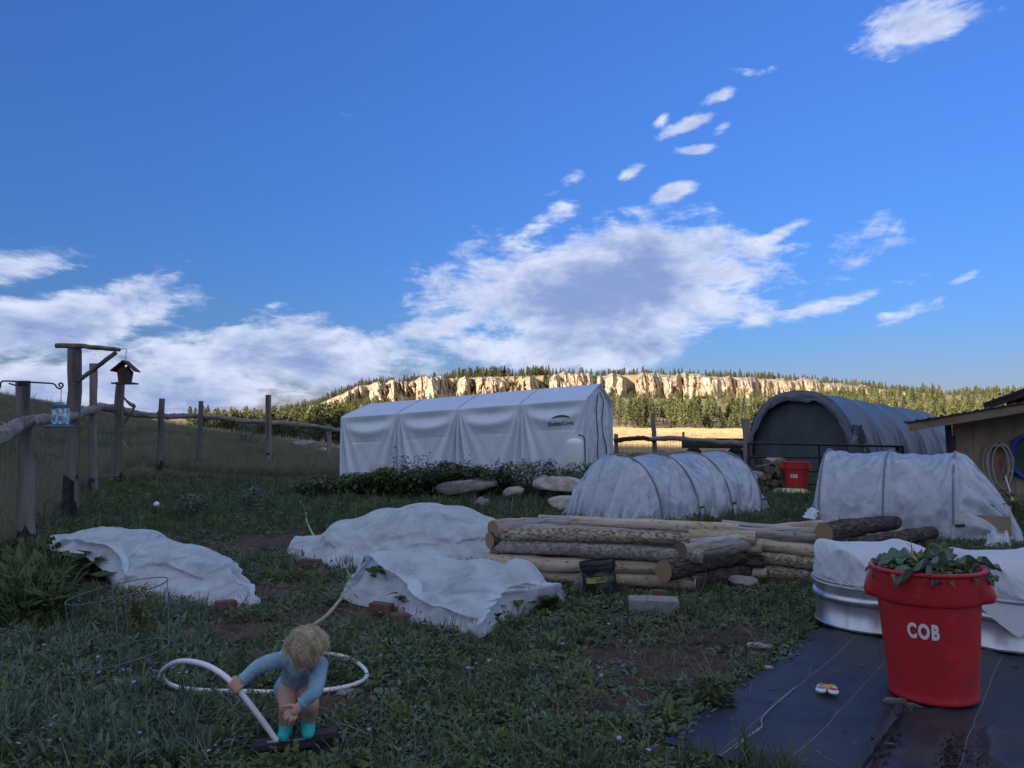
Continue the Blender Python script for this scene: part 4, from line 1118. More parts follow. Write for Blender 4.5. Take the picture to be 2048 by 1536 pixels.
# ================================================================== BACK FENCE, GATE, TRAILER, RUBBLE
def back_fence():
    rr = random.Random(9)
    b = P(1310, 925, 21.0)
    t = thing('stock_fence', 'crooked rail fence with wire in front of the sunlit tan pasture', 'fence', (b.x, b.y, Hz(b.x, b.y)))
    def post(tp, bt, d, r, d2=None, m=M_WOODGREY):
        a = P(bt[0], bt[1], d); a.z = Hz(a.x, a.y) - .2; c = P(tp[0], tp[1], d2 or d)
        pth = [a.lerp(c, k / 7) for k in range(8)]
        mb = MB(); mb.tube([pth[0]] + jag(pth[1:-1], r * .2, rr) + [pth[-1]], [r * rr.uniform(.9, 1.08) * (1.1 - .02 * k) for k in range(8)], 11, 0, wob=.06, seed=rr.randrange(99), capmat=1)
        return loc(mb, t).build('post', [m, M_END_DARK], t)
    post((1306, 825), (1311, 925), 21, .068)
    p = post((1490, 838), (1505, 965), 16.6, .095, 16.75); p['label'] = 'thick grey post leaning beside the gate'
    post((1232, 868), (1234, 925), 21.6, .06)
    for i, (pp, r) in enumerate(([[(1228, 882, 21.5), (1262, 877, 21.3), (1285, 876, 21.1), (1312, 880, 20.85)], .068], [[(1303, 878, 20.85), (1350, 877, 20.0), (1420, 883, 18.4), (1492, 887, 16.7)], .065])):
        pth = lerp_path([P(*q) for q in pp], 16)
        mb = MB(); mb.tube([pth[0]] + jag(pth[1:-1], .012, rr) + [pth[-1]], [r * rr.uniform(.9, 1.1) for _ in pth], 11, 0, wob=.06, seed=i + 70, capmat=1)
        loc(mb, t).build('rail', [M_LOG_DARK if i == 0 else M_BIRCH, M_END_DARK], t)
    mb = MB(); ln = [P(1232, 868, 21.6), P(1308, 868, 21.0), P(1500, 868, 16.7)]
    for a, c in zip(ln[:-1], ln[1:]):
        za, zc = Hz(a.x, a.y), Hz(c.x, c.y); n = int((c - a).length / .15)
        for k in range(9): mb.tube([Vector((a.x, a.y, za + .12 * k)), Vector((c.x, c.y, zc + .12 * k))], .0028, 3, 0, cap=0)
        for k in range(n + 1):
            f = k / n; mb.tube([Vector((a.x + (c.x - a.x) * f, a.y + (c.y - a.y) * f, za - .02)), Vector((a.x + (c.x - a.x) * f, a.y + (c.y - a.y) * f, za + .98))], .0028, 3, 0, cap=0)
    o = loc(mb, t).build('wire_mesh', M_WIRE, t, smooth=False); o['kind'] = 'stuff'
    # pipe gate
    a = P(1497, 886, 16.5); c = P(1806, 893, 16.3)
    g = thing('pipe_gate', 'dark metal pipe gate in front of the round tarp shelter', 'gate', (a.x, a.y, 0))
    def bar(p, q, r, nm): mb = MB(); mb.tube([p, q], r, 10, round_=False); loc(mb, g).build(nm, M_BLACKMETAL, g)
    bar(a, c, .026, 'bar')
    def at(f, z): q = a.lerp(c, f); return Vector((q.x, q.y, z))
    for z in (.70, .40, .12): bar(at(0, z), at(1, z - .02), .021, 'bar')
    for f in (0.0, .46, 1.0): bar(at(f, .08), at(f, a.z + (c.z - a.z) * f), .024, 'upright')
    mb = MB()
    for k in range(34): mb.tube([at((k + .5) / 34, .08), at((k + .5) / 34, a.z - .02)], .0024, 3, cap=0)
    for k in range(9): mb.tube([at(0, .1 + .1 * k), at(1, .1 + .1 * k)], .0024, 3, cap=0)
    o = loc(mb, g).build('wire_mesh', M_WIRE, g, smooth=False); o['kind'] = 'stuff'
    e = P(1798, 905, 16.45); e.z = Hz(e.x, e.y) - .1
    t2 = thing('gate_post', 'short round wooden post at the right end of the pipe gate', 'post', e)
    mb = MB(); mb.tube([(0, 0, 0), (0, .0, .5), (0.01, 0, 1.06)], .065, 12, capmat=1); mb.build('shaft', [M_WOODGREY, M_END_DARK], t2)
    mb = MB(); mb.box((0.0, -.03, 1.0), (.17, .05, .10)); mb.build('hinge_strap', M_BLACKMETAL, t2, smooth=False)
    # trailer behind the fence
    d = 27.0; c = P(1430, 905, d); z = Hz(c.x, c.y)
    tr = thing('utility_trailer', 'dark flat utility trailer parked behind the rail fence', 'trailer', (c.x, c.y, z), (0, 0, R(-14)))
    MD = mat('dark_trailer_paint', [(.025, .026, .028), (.06, .058, .055)], rough=.6, scale=6)
    mb = MB(); mb.box((0, 0, .62 - z * 0), (2.3, 1.3, .08)); mb.build('deck', MD, tr, smooth=False)
    for s in (-1, 1):
        mb = MB(); mb.box((0, s * .67, .78), (2.3, .04, .26)); mb.build('side_board', MD, tr, smooth=False)
    for x in (-.75, .75):
        for s in (-1, 1):
            mb = MB(); mb.lathe([(.12, -.09), (.27, -.09), (.30, -.05), (.30, .05), (.27, .09), (.12, .09)], 20); mb.v = [(p[0] + x, p[2] + s * .80, p[1] + .30) for p in mb.v]
            wh = mb.build('wheel', M_TAR, tr); mb = MB(); mb.lathe([(0, -.06), (.13, -.06), (.13, .06), (0, .06)], 14); mb.v = [(p[0] + x, p[2] + s * .80, p[1] + .30) for p in mb.v]; mb.build('rim', M_WIRE, wh)
    mb = MB(); mb.tube([(1.1, 0, .6), (2.0, 0, .5)], .04, 8); mb.build('drawbar', MD, tr)
    for x in (-1.1, 1.1):
        for s in (-1, 1):
            mb = MB(); mb.box((x, s * .67, 1.0), (.05, .05, .3)); mb.build('stake', MD, tr, smooth=False)
    e = P(1395, 898, 26.2)
    t3 = thing('box', 'small pale carton lying on the dark trailer', 'box', (e.x + .75, e.y + .9, .62 + z + .045), (0, 0, .4))
    mb = MB(); mb.box((0, 0, .13), (.34, .26, .26)); mb.build('carton', mat('pale_card', (.45, .42, .38)), t3, smooth=False)
back_fence()

# ------------------------------------------------------------------ stones
M_STONE = mat('pale_sandstone', [(.17, .145, .115), (.34, .30, .25), (.46, .42, .36)], rough=.92, scale=5, detail=8, bump=.7, bscale=14, rnd=.12)
M_STONE_D = mat('grey_fieldstone', [(.10, .09, .082), (.22, .20, .18), (.30, .275, .25)], rough=.92, scale=6, detail=8, bump=.7, bscale=15, rnd=.15)
def rock_mesh(seed, dims, flat=.55):
    rr = np.random.default_rng(seed)
    bm = bmesh.new(); bmesh.ops.create_icosphere(bm, subdivisions=4, radius=1.0)
    V = np.array([v.co[:] for v in bm.verts])
    for k in range(16):                             # shear flats off a ball
        n = rr.normal(0, 1, 3); n /= np.linalg.norm(n); dlim = rr.uniform(.55, .92)
        e = V @ n - dlim; V -= np.outer(np.maximum(e, 0) * .9, n)
    nz = .16 * (fbm(V[:, 0] * 2.3 + seed, V[:, 1] * 2.3 + V[:, 2] * 1.7, 4, seed) - .5) + .06 * (fbm(V[:, 0] * 8 + V[:, 2] * 5, V[:, 1] * 8, 2, seed + 3) - .5)
    V *= (1 + nz)[:, None]
    V *= np.array(dims) / 2 / np.array([.9, .9, .85])
    V[:, 2] += dims[2] / 2 * .8
    for v, p in zip(bm.verts, V): v.co = p
    me = bpy.data.meshes.new('rock'); bm.to_mesh(me); bm.free()
    me.polygons.foreach_set('use_smooth', np.full(len(me.polygons), True)); me.set_sharp_from_angle(angle=R(38))
    return me
def rock(seed, u, v, d, w, h, dep, label, m=None, rz=0.0, tilt=0.0, z=None, group=None, name='boulder', cat='boulder'):
    p = P(u, v, d); zz = Hz(p.x, p.y) if z is None else z
    me = rock_mesh(seed, (w, dep, h)); me.materials.append(m or M_STONE)
    o = link(name, me); o.location = (p.x, p.y, zz - .02); o.rotation_euler = (0, tilt, rz)
    return tag(o, label, cat, group)
rock(1, 930, 995, 14.2, 1.15, .30, .5, 'long flat grey boulder tilted in the grass left of the white stones', M_STONE_D, tilt=R(-7), z=.12)
rock(2, 1030, 988, 13.8, .42, .24, .35, 'blocky pale boulder half hidden by grass tufts', M_STONE, z=.08)
rock(3, 1125, 1003, 13.4, 1.0, .30, .6, 'upper pale sandstone boulder beside the near hoop tunnel', M_STONE, z=.24)
rock(4, 1140, 1035, 12.6, .90, .30, .55, 'lower pale sandstone boulder beside the near hoop tunnel', M_STONE, z=.0)
rock(5, 1150, 1040, 11.9, .34, .26, .3, 'small triangular sandstone block at the foot of the hoop tunnel', M_STONE)
rock(6, 962, 1012, 12.6, .26, .26, .25, 'small mottled boulder behind the white cover', M_STONE_D)
rock(7, 1085, 1006, 13.9, .4, .2, .3, 'dark mossy stone wedged between the pale boulders', M_STONE_D, z=.32)
rock(8, 1485, 1182, 6.6, .24, .15, .22, 'squat brown fieldstone below the log bed corner', M_STONE_D)
rock(9, 610, 893, 34, 1.3, .55, .8, 'grey rock outcrop beyond the left fence', M_STONE_D)
rock(10, 645, 900, 33, .5, .35, .5, 'small pinkish rock beside the far fence post', M_STONE)
for i, (u, v, d, w, h, lb) in enumerate(((1248, 912, 24.0, .32, .52, 'dark upright stump at the left end of the rubble row'), (1275, 915, 24.2, .45, .36, 'low brown stone in the rubble row'),
                                         (1290, 913, 24.4, .28, .52, 'narrow standing stone in the rubble row'), (1322, 912, 24.2, .62, .62, 'rounded brown boulder at the fence post foot'), (1350, 914, 24.5, .8, .42, 'wide flat stone at the right end of the rubble row'))):
    rock(20 + i, u, v, d, w, h, .5, lb, M_STONE_D, group='stones behind the wire fence')
# firewood by the gate
def firewood():
    rr = random.Random(4)
    ms = []
    for k, m in enumerate((M_LOG_DARK, M_LOG_GREY, M_LOG_LICHEN)):
        mb = MB(); r = (.075, .09, .062)[k]
        mb.tube([(0, -.22, 0), (0, -.07, .004), (0, .08, -.003), (0, .22, 0)], [r, r * 1.04, r, r * .97], 12, 0, wob=.06, seed=k, capmat=1)
        me = mb.mesh('firewood_log', [m, M_END if k == 1 else M_END_DARK]); me.set_sharp_from_angle(angle=R(40)); ms.append((me, r))
    n = 0
    for row in range(5):
        for k in range(6 - row // 2):
            me, r = ms[rr.randrange(3)]
            p = P(1512 + k * 13 + row * 5 + rr.uniform(-3, 3), 965, 16.05 + rr.uniform(-.1, .1))
            o = link('firewood_log', me); o.location = (p.x, p.y, Hz(p.x, p.y) + .07 + row * .135 + rr.uniform(-.01, .01)); o.rotation_euler = (rr.uniform(-.08, .08), rr.uniform(0, 6), rr.uniform(-.35, .35))
            tag(o, 'split firewood log in the heap left of the far red bin', 'firewood', 'firewood heap by the gate')
    p = P(1540, 925, 15.9)
    o = thing('branch', 'thin pale bare branch lying over the firewood heap', 'branch', p)
    mb = MB(); mb.tube(jag(lerp_path([P(1512, 932, 15.8) - p, P(1535, 929, 15.8) - p, P(1570, 917, 15.7) - p], 8), .01, rr), .013, 6); mb.build('stem', M_BIRCH, o)
firewood()
# ================================================================== DRAPED COVERS
def leafcloth_mat(name, col, transl, transp, rough=.7, crinkle=.25, cscale=22, spec=.25, coat=0.0):
    m, nt, b = new_mat(name); L = nt.links
    tc = NODE(nt, 'ShaderNodeTexCoord')
    nz = NODE(nt, 'ShaderNodeTexNoise'); nz.inputs['Scale'].default_value = cscale; nz.inputs['Detail'].default_value = 5; nz.inputs['Distortion'].default_value = .8
    L.new(tc.outputs['Object'], nz.inputs['Vector'])
    n2 = NODE(nt, 'ShaderNodeTexNoise'); n2.inputs['Scale'].default_value = 5; n2.inputs['Detail'].default_value = 4; L.new(tc.outputs['Object'], n2.inputs['Vector'])
    mx = NODE(nt, 'ShaderNodeMix', data_type='RGBA'); L.new(n2.outputs['Fac'], mx.inputs['Factor'])
    mx.inputs['A'].default_value = rgba([c * .92 for c in col]); mx.inputs['B'].default_value = rgba([min(.85, c * 1.06) for c in col])
    L.new(mx.outputs['Result'], b.inputs['Base Color']); b.inputs['Roughness'].default_value = rough; b.inputs['Specular IOR Level'].default_value = spec; b.inputs['Coat Weight'].default_value = coat
    b.inputs['Coat Roughness'].default_value = .15
    bp = NODE(nt, 'ShaderNodeBump'); bp.inputs['Strength'].default_value = crinkle; bp.inputs['Distance'].default_value = .02
    L.new(nz.outputs['Fac'], bp.inputs['Height']); L.new(bp.outputs[0], b.inputs['Normal'])
    tr = NODE(nt, 'ShaderNodeBsdfTranslucent'); L.new(mx.outputs['Result'], tr.inputs['Color']); L.new(bp.outputs[0], tr.inputs['Normal'])
    m1 = NODE(nt, 'ShaderNodeMixShader'); m1.inputs[0].default_value = transl; L.new(b.outputs[0], m1.inputs[1]); L.new(tr.outputs[0], m1.inputs[2])
    tp = NODE(nt, 'ShaderNodeBsdfTransparent')
    n3 = NODE(nt, 'ShaderNodeTexNoise'); n3.inputs['Scale'].default_value = 4.5; n3.inputs['Detail'].default_value = 6; n3.inputs['Roughness'].default_value = .62; n3.inputs['Distortion'].default_value = .6
    L.new(tc.outputs['Object'], n3.inputs['Vector'])
    mr = NODE(nt, 'ShaderNodeMapRange'); mr.inputs[1].default_value = .36; mr.inputs[2].default_value = .66; mr.inputs[3].default_value = transp * .2; mr.inputs[4].default_value = transp * 2.1; L.new(n3.outputs['Fac'], mr.inputs[0])
    m2 = NODE(nt, 'ShaderNodeMixShader'); L.new(mr.outputs[0], m2.inputs[0]); L.new(m1.outputs[0], m2.inputs[1]); L.new(tp.outputs[0], m2.inputs[2])
    L.new(m2.outputs[0], nt.nodes['Material Output'].inputs['Surface'])
    return m
M_FROST = leafcloth_mat('frost_cloth_white', (.72, .79, .85), .36, .20, crinkle=.3, cscale=14)
M_FROST2 = leafcloth_mat('tank_cloth_white', (.76, .79, .83), .30, .04, crinkle=.15, cscale=12)
M_POLY = leafcloth_mat('greenhouse_film', (.68, .74, .82), .42, .20, rough=.12, crinkle=.7, cscale=5, spec=1.0, coat=1.0)

def edge_sample(poly, n):
    p = np.array([tuple(q) for q in poly], float); d = np.r_[0, np.cumsum(np.linalg.norm(np.diff(p, axis=0), axis=1))]
    t = np.linspace(0, d[-1], n); return np.stack([np.interp(t, d, p[:, k]) for k in range(3)], -1)
def coons(front, right, back, left, n, m):
    """front left->right, right front->back, back left->right, left front->back; returns (n rows, m cols, 3)"""
    f, b = edge_sample(front, m), edge_sample(back, m); l, r = edge_sample(left, n), edge_sample(right, n)
    u = np.linspace(0, 1, m)[None, :, None]; v = np.linspace(0, 1, n)[:, None, None]
    return (1 - v) * f[None] + v * b[None] + (1 - u) * l[:, None] + u * r[:, None] - ((1 - u) * (1 - v) * f[0] + u * (1 - v) * f[-1] + (1 - u) * v * b[0] + u * v * b[-1])
def mound_fn(mounds):
    """mounds: (x, y, top z, rx, ry, angle, power)"""
    def h(x, y):
        z = np.full(np.shape(x), -1.0)
        for (cx, cy, zt, rx, ry, a, pw) in mounds:
            dx, dy = x - cx, y - cy; c, s = math.cos(a), math.sin(a)
            q = (np.abs((dx * c + dy * s) / rx) ** 2 + np.abs((-dx * s + dy * c) / ry) ** 2)
            z = np.maximum(z, zt * np.maximum(0, 1 - q ** (pw / 2)) ** (1 / pw))
        return z
    return h
def drape(X0, hfun, slack=1.06, iters=160, seed=0, slack_v=None, pin=True, pinmask=None, grav=9.0, rough=.012, memb=140, drop=.045):
    """lay a loose cloth over the ground and the heights hfun: position-based dynamics on a grid"""
    n, m = X0.shape[:2]; r = np.random.default_rng(seed)
    G0 = H(X0[..., 0], X0[..., 1]) + .012
    X = X0.copy(); hh = np.maximum(hfun(X[..., 0], X[..., 1]), G0)
    # tent-like first shape: the higher of the collider and a membrane over it
    Z = np.maximum(hh, X0[..., 2]); bnd = X0[..., 2].copy()
    Zs = Z.copy()
    for _ in range(memb):
        Zs[1:-1, 1:-1] = np.maximum(hh[1:-1, 1:-1], .25 * (Zs[:-2, 1:-1] + Zs[2:, 1:-1] + Zs[1:-1, :-2] + Zs[1:-1, 2:]))
    X[..., 2] = Zs
    X[0, :, 2], X[-1, :, 2], X[:, 0, 2], X[:, -1, 2] = bnd[0], bnd[-1], bnd[:, 0], bnd[:, -1]
    hbase = np.maximum(G0, Zs - drop * np.clip(Zs - G0, 0, .2) / .2)
    sv = slack_v or slack
    jj = lambda shape: 1 + .05 * (r.random(shape) - .5)
    Lh = np.linalg.norm(np.diff(X, axis=1), axis=2) * slack * jj((n, m - 1)); Lv = np.linalg.norm(np.diff(X, axis=0), axis=2) * sv * jj((n - 1, m))
    Ld1 = np.linalg.norm(X[1:, 1:] - X[:-1, :-1], axis=2) * (slack + sv) / 2; Ld2 = np.linalg.norm(X[1:, :-1] - X[:-1, 1:], axis=2) * (slack + sv) / 2
    Bh = np.linalg.norm(X[:, 2:] - X[:, :-2], axis=2) * slack * .98; Bv = np.linalg.norm(X[2:] - X[:-2], axis=2) * sv * .98
    PM = np.zeros((n, m), bool)
    if pin: PM[0] = PM[-1] = True; PM[:, 0] = PM[:, -1] = True
    if pinmask is not None: PM = pinmask
    XP = X.copy()
    ii, jx = np.meshgrid(np.arange(n), np.arange(m), indexing='ij')
    X[..., 2] += np.where(PM, 0, rough * 2 * (fbm(ii / 4.0, jx / 4.0, 3, seed + 5)))
    X[..., :2] += np.where(PM, 0, rough * 1.5 * (fbm(ii / 5.0, jx / 5.0, 3, seed + 9) - .5))[..., None]
    W = np.where(PM, 0.0, 1.0)
    prev = X.copy(); dt = 1 / 60
    def proj(a, b, wa, wb, L0, k):
        d = b - a; ln = np.sqrt((d * d).sum(-1)) + 1e-9
        ws = wa + wb; ws = np.where(ws < .5, 1e9, ws)
        c = (k * (ln - L0) / ln / ws)[..., None] * d
        a += c * wa[..., None]; b -= c * wb[..., None]
    for it in range(iters):
        v = (X - prev) * .955; prev = X.copy()
        X = X + v * W[..., None]; X[..., 2] -= grav * dt * dt * W
        for sweep in range(3):
            for o in (0, 1):
                k = (m - o) // 2 * 2
                proj(X[:, o:o + k:2], X[:, o + 1:o + k:2], W[:, o:o + k:2], W[:, o + 1:o + k:2], Lh[:, o:o + k:2], 1.0)
                k = (n - o) // 2 * 2
                proj(X[o:o + k:2], X[o + 1:o + k:2], W[o:o + k:2], W[o + 1:o + k:2], Lv[o:o + k:2], 1.0)
            for o in (0, 1):
                k = (n - o) // 2 * 2
                proj(X[o:o + k:2, :-1], X[o + 1:o + k:2, 1:], W[o:o + k:2, :-1], W[o + 1:o + k:2, 1:], Ld1[o:o + k:2], .35)
                proj(X[o:o + k:2, 1:], X[o + 1:o + k:2, :-1], W[o:o + k:2, 1:], W[o + 1:o + k:2, :-1], Ld2[o:o + k:2], .35)
            for o in range(4):
                a, b = X[:, o:-2:4], X[:, o + 2::4]; q = min(a.shape[1], b.shape[1])
                proj(a[:, :q], b[:, :q], W[:, o:-2:4][:, :q], W[:, o + 2::4][:, :q], Bh[:, o::4][:, :q], .12)
                a, b = X[o:-2:4], X[o + 2::4]; q = min(len(a), len(b))
                proj(a[:q], b[:q], W[o:-2:4][:q], W[o + 2::4][:q], Bv[o::4][:q], .12)
        hc = hbase + .006
        pen = (X[..., 2] < hc) & ~PM
        X[..., 2] = np.where(pen, hc, X[..., 2])
        prev[..., 0] = np.where(pen, X[..., 0] * .7 + prev[..., 0] * .3, prev[..., 0]); prev[..., 1] = np.where(pen, X[..., 1] * .7 + prev[..., 1] * .3, prev[..., 1])
        X[PM] = XP[PM]
    return X
def crease(X, seed, amp=.016, freq=3.2, dirn=None):
    """sharp little folds pressed into a laid cloth, along its normals"""
    for ax in (0, 1):                                # twice as fine before the folds go in
        L_ = X.shape[ax]; t = np.linspace(0, L_ - 1, 2 * L_ - 1); i0 = np.minimum(t.astype(int), L_ - 2); f = t - i0
        f = f[:, None, None] if ax == 0 else f[None, :, None]
        X = np.take(X, i0, ax) * (1 - f) + np.take(X, i0 + 1, ax) * f
        Y = X.copy(); sl = [slice(None)] * 3; s0 = list(sl); s1 = list(sl); s2 = list(sl); s0[ax] = slice(0, -2); s1[ax] = slice(1, -1); s2[ax] = slice(2, None)
        Y[tuple(s1)] = .25 * X[tuple(s0)] + .5 * X[tuple(s1)] + .25 * X[tuple(s2)]; X = Y
    n, m = X.shape[:2]; x, y, z = X[..., 0], X[..., 1], X[..., 2]
    N = np.cross(np.gradient(X, axis=1), np.gradient(X, axis=0)); N /= np.linalg.norm(N, axis=-1)[..., None] + 1e-9
    N = np.where(N[..., 2:3] < 0, -N, N)
    a, b = (x + .6 * z, y - .9 * z) if dirn is None else (x * math.cos(dirn) + y * math.sin(dirn) - .4 * z, 4.2 * (-x * math.sin(dirn) + y * math.cos(dirn)) - 3.4 * z)
    w1 = fbm(a * 1.7, b * 1.7, 3, seed + 3) * 1.4
    d = 0.0
    for q, (fr, am, sh) in enumerate(((1.0, 1.0, 9), (2.1, .75, 10), (4.3, .50, 9))):
        rg = np.clip(1 - np.abs(fbm(a * freq * fr + w1 * (1 + q), b * freq * fr - w1 * (1 + q), 2, seed + q * 7) - .5) * sh, 0, 1)
        k = np.clip(1.9 * fbm(x * 2.2 + q * 5, y * 2.2 - z, 2, seed + 2 + q) - .45, 0, 1.2)
        d = d + amp * am * k * rg ** 1.3
    e = np.minimum(np.minimum(np.arange(n)[:, None], n - 1 - np.arange(n)[:, None]), np.minimum(np.arange(m)[None], m - 1 - np.arange(m)[None])) / 4.0
    return X + N * (d * np.clip(e, .15, 1))[..., None]
def gz(u, v, z=0.0):
    p = G(u, v, z)
    for _ in range(4): p = G(u, v, z + Hz(p.x, p.y))
    return p
def top_at(u, v, z, rx, ry, a=0.0, pw=2.2):
    p = G(u, v, z); return (p.x, p.y, z, rx, ry, a, pw)
def cloth_object(name, label, cat, X, m, group=None):
    c = X.reshape(-1, 3).mean(0); o2 = Vector((c[0], c[1], Hz(c[0], c[1])))
    V = X - np.array(o2)
    me = np_mesh(name, V, grid_faces(*V.shape[:2]), [m])
    o = link(name, me); o.location = o2
    tag(o, label, cat, group)
    return o

def frost_covers():
    # --- left cover, lifted at its left end by the squash leaves
    B = lambda pts: [gz(*q) for q in pts]
    front = B([(84, 1096, .20), (120, 1103, .27), (165, 1108, .26), (205, 1140, .16), (232, 1180, .04), (280, 1202, .01), (335, 1210, .01), (400, 1205, .01), (452, 1228, .01)])
    right = B([(452, 1228, .01), (486, 1222, .02), (522, 1210, .01), (505, 1172, .02), (470, 1142, .01)])
    back = B([(120, 1078, .02), (230, 1085, .01), (340, 1100, .01), (420, 1120, .01), (470, 1142, .01)])
    left = B([(84, 1096, .20), (95, 1086, .16), (120, 1078, .02)])
    X = coons(front, right, back, left, 104, 140)
    M = [top_at(135, 1062, .36, .55, .45, .2), top_at(205, 1048, .48, .50, .50), top_at(268, 1053, .47, .42, .5), top_at(345, 1082, .36, .48, .50, -.3), top_at(418, 1112, .27, .32, .36), top_at(446, 1112, .30, .09, .09), top_at(490, 1166, .16, .14, .16), top_at(165, 1085, .40, .5, .35)]
    hf = mound_fn(M)
    X = crease(drape(X, hf, 1.07, 110, 3), 3, .011, 2.6, R(-25))
    cloth_object('frost_cloth', 'crumpled white frost cloth over squash plants at the left, by the tomato cage', 'frost cloth', X, M_FROST, 'white frost cloths')
    plants_under(M, 1, X)
    # --- middle cover at the back, over low hoops
    front = B([(576, 1112, .01), (600, 1130, .01), (640, 1134, .01), (690, 1141, .01), (800, 1150, .01), (900, 1140, .01), (1000, 1122, .01)])
    right = B([(1000, 1122, .01), (1006, 1100, .01), (1000, 1078, .01)])
    back = B([(590, 1083, .01), (660, 1068, .01), (760, 1058, .01), (880, 1056, .01), (1000, 1078, .01)])
    left = B([(576, 1112, .01), (574, 1096, .06), (590, 1083, .01)])
    X = coons(front, right, back, left, 96, 150)
    M = [top_at(596, 1070, .16, .24, .22), top_at(688, 1033, .42, .24, .55), top_at(722, 1030, .40, .3, .5), top_at(775, 1010, .52, .42, .62), top_at(848, 1000, .58, .55, .66), top_at(905, 1006, .54, .5, .62), top_at(950, 1026, .43, .45, .6), top_at(640, 1066, .2, .4, .3)]
    X = crease(drape(X, mound_fn(M), 1.02, 90, 5, slack_v=1.035, memb=260), 5, .011, 2.2, R(28))
    cloth_object('frost_cloth', 'long domed white frost cloth at the back, left of the log bed', 'frost cloth', X, M_FROST, 'white frost cloths')
    plants_under(M, 2, X)
    # --- front cover with a boxy left end
    front = B([(678, 1194, .02), (706, 1208, .01), (745, 1216, .01), (782, 1224, .01), (812, 1244, .01), (835, 1254, .01), (900, 1268, .01), (958, 1279, .01), (985, 1262, .03), (1000, 1247, .01), (1062, 1230, .01), (1106, 1198, .01)])
    right = B([(1106, 1198, .01), (1128, 1208, .01), (1132, 1188, .02), (1110, 1172, .01)])
    back = B([(700, 1150, .01), (780, 1140, .01), (900, 1138, .01), (1020, 1150, .01), (1110, 1172, .01)])
    left = B([(678, 1194, .02), (690, 1172, .02), (700, 1150, .01)])
    X = coons(front, right, back, left, 110, 140)
    M = [top_at(722, 1100, .42, .14, .12, 0, 3), top_at(795, 1094, .43, .42, .16, 0, 3), top_at(862, 1092, .42, .14, .14, 0, 3), top_at(905, 1116, .32, .28, .45), top_at(960, 1112, .37, .32, .42), top_at(1035, 1114, .37, .18, .38, 0, 3), top_at(1085, 1155, .24, .20, .28), top_at(930, 1170, .25, .55, .36), top_at(1060, 1190, .16, .22, .22), top_at(965, 1226, .15, .06, .06), top_at(1000, 1236, .14, .05, .05), top_at(770, 1150, .30, .3, .3)]
    X = crease(drape(X, mound_fn(M), 1.07, 110, 8), 8, .011, 2.6, R(35))
    cloth_object('frost_cloth', 'large rumpled white frost cloth in front of the log bed, held by a brick', 'frost cloth', X, M_FROST, 'white frost cloths')
    plants_under(M, 3, X)
M_LEAF = mat('vegetable_leaves', [(.035, .060, .016), (.080, .118, .034), (.115, .15, .045)], rough=.55, scale=3, detail=3, rnd=.25, spec=.3, trans=.25)
M_LEAF_Y = mat('yellowing_leaves', [(.12, .13, .025), (.21, .20, .045)], rough=.6, scale=4, rnd=.2, trans=.25)
M_LEAF_B = mat('blue_green_leaves', [(.07, .12, .08), (.12, .18, .12), (.17, .24, .16)], rough=.5, scale=4, detail=4, spec=.35, trans=.2, bump=.15)
def leaf_quads(c, d, up, ln, wd, fold=.25, curl=.25, V=None, Fq=None):
    """a pointed leaf of six quads"""
    d = d / np.linalg.norm(d); s = np.cross(d, up); s /= np.linalg.norm(s) + 1e-9; n = np.cross(s, d)
    k = len(V); prof = [(0, .12), (.35, 1.0), (.7, .72), (1, .04)]
    for t, w in prof:
        p = c + d * ln * t - n * ln * curl * t * t
        V += [p - s * wd * w / 2 + n * wd * fold * w * .5, p, p + s * wd * w / 2 + n * wd * fold * w * .5]
    for i in range(3):
        a = k + i * 3
        Fq += [(a, a + 1, a + 4, a + 3), (a + 1, a + 2, a + 5, a + 4)]
def plants_under(M, seed, X):
    r = np.random.default_rng(seed); V, Fq = [], []; Xs = X[::3, ::3].reshape(-1, 3); CX_, CY_, CZ_ = Xs[:, 0], Xs[:, 1], Xs[:, 2]
    for (cx, cy, zt, rx, ry, a, pw) in M:
        if rx < .15: continue
        for i in range(int(150 * rx * ry / .2)):
            q = r.uniform(0, 1) ** .5 * .60; th = r.uniform(0, 6.28)
            x = cx + rx * q * math.cos(th); y = cy + ry * q * math.sin(th)
            dd = (CX_ - x) ** 2 + (CY_ - y) ** 2; kk = int(dd.argmin())
            if dd[kk] > .0016: continue
            zc = CZ_[kk] - Hz(x, y) - .10
            if zc < .06: continue
            z = Hz(x, y) + min(zc, r.uniform(.1, 1) ** .6 * zt * math.sqrt(1 - q * q) * .95)
            leaf_quads(np.array([x, y, z]), np.array([math.cos(th + 2), math.sin(th + 2), r.uniform(-.4, .1)]), np.array([0, 0, 1.0]), r.uniform(.06, .12), r.uniform(.05, .09), V=V, Fq=Fq)
    me = np_mesh('covered_plants', np.array(V), np.array(Fq), [M_LEAF], smooth=False)
    o = link('covered_plants', me); tag(o, ['', 'squash leaves under the left frost cloth', 'vegetables under the long domed frost cloth', 'vegetables under the front frost cloth'][seed], 'plants'); o['kind'] = 'stuff'
frost_covers()

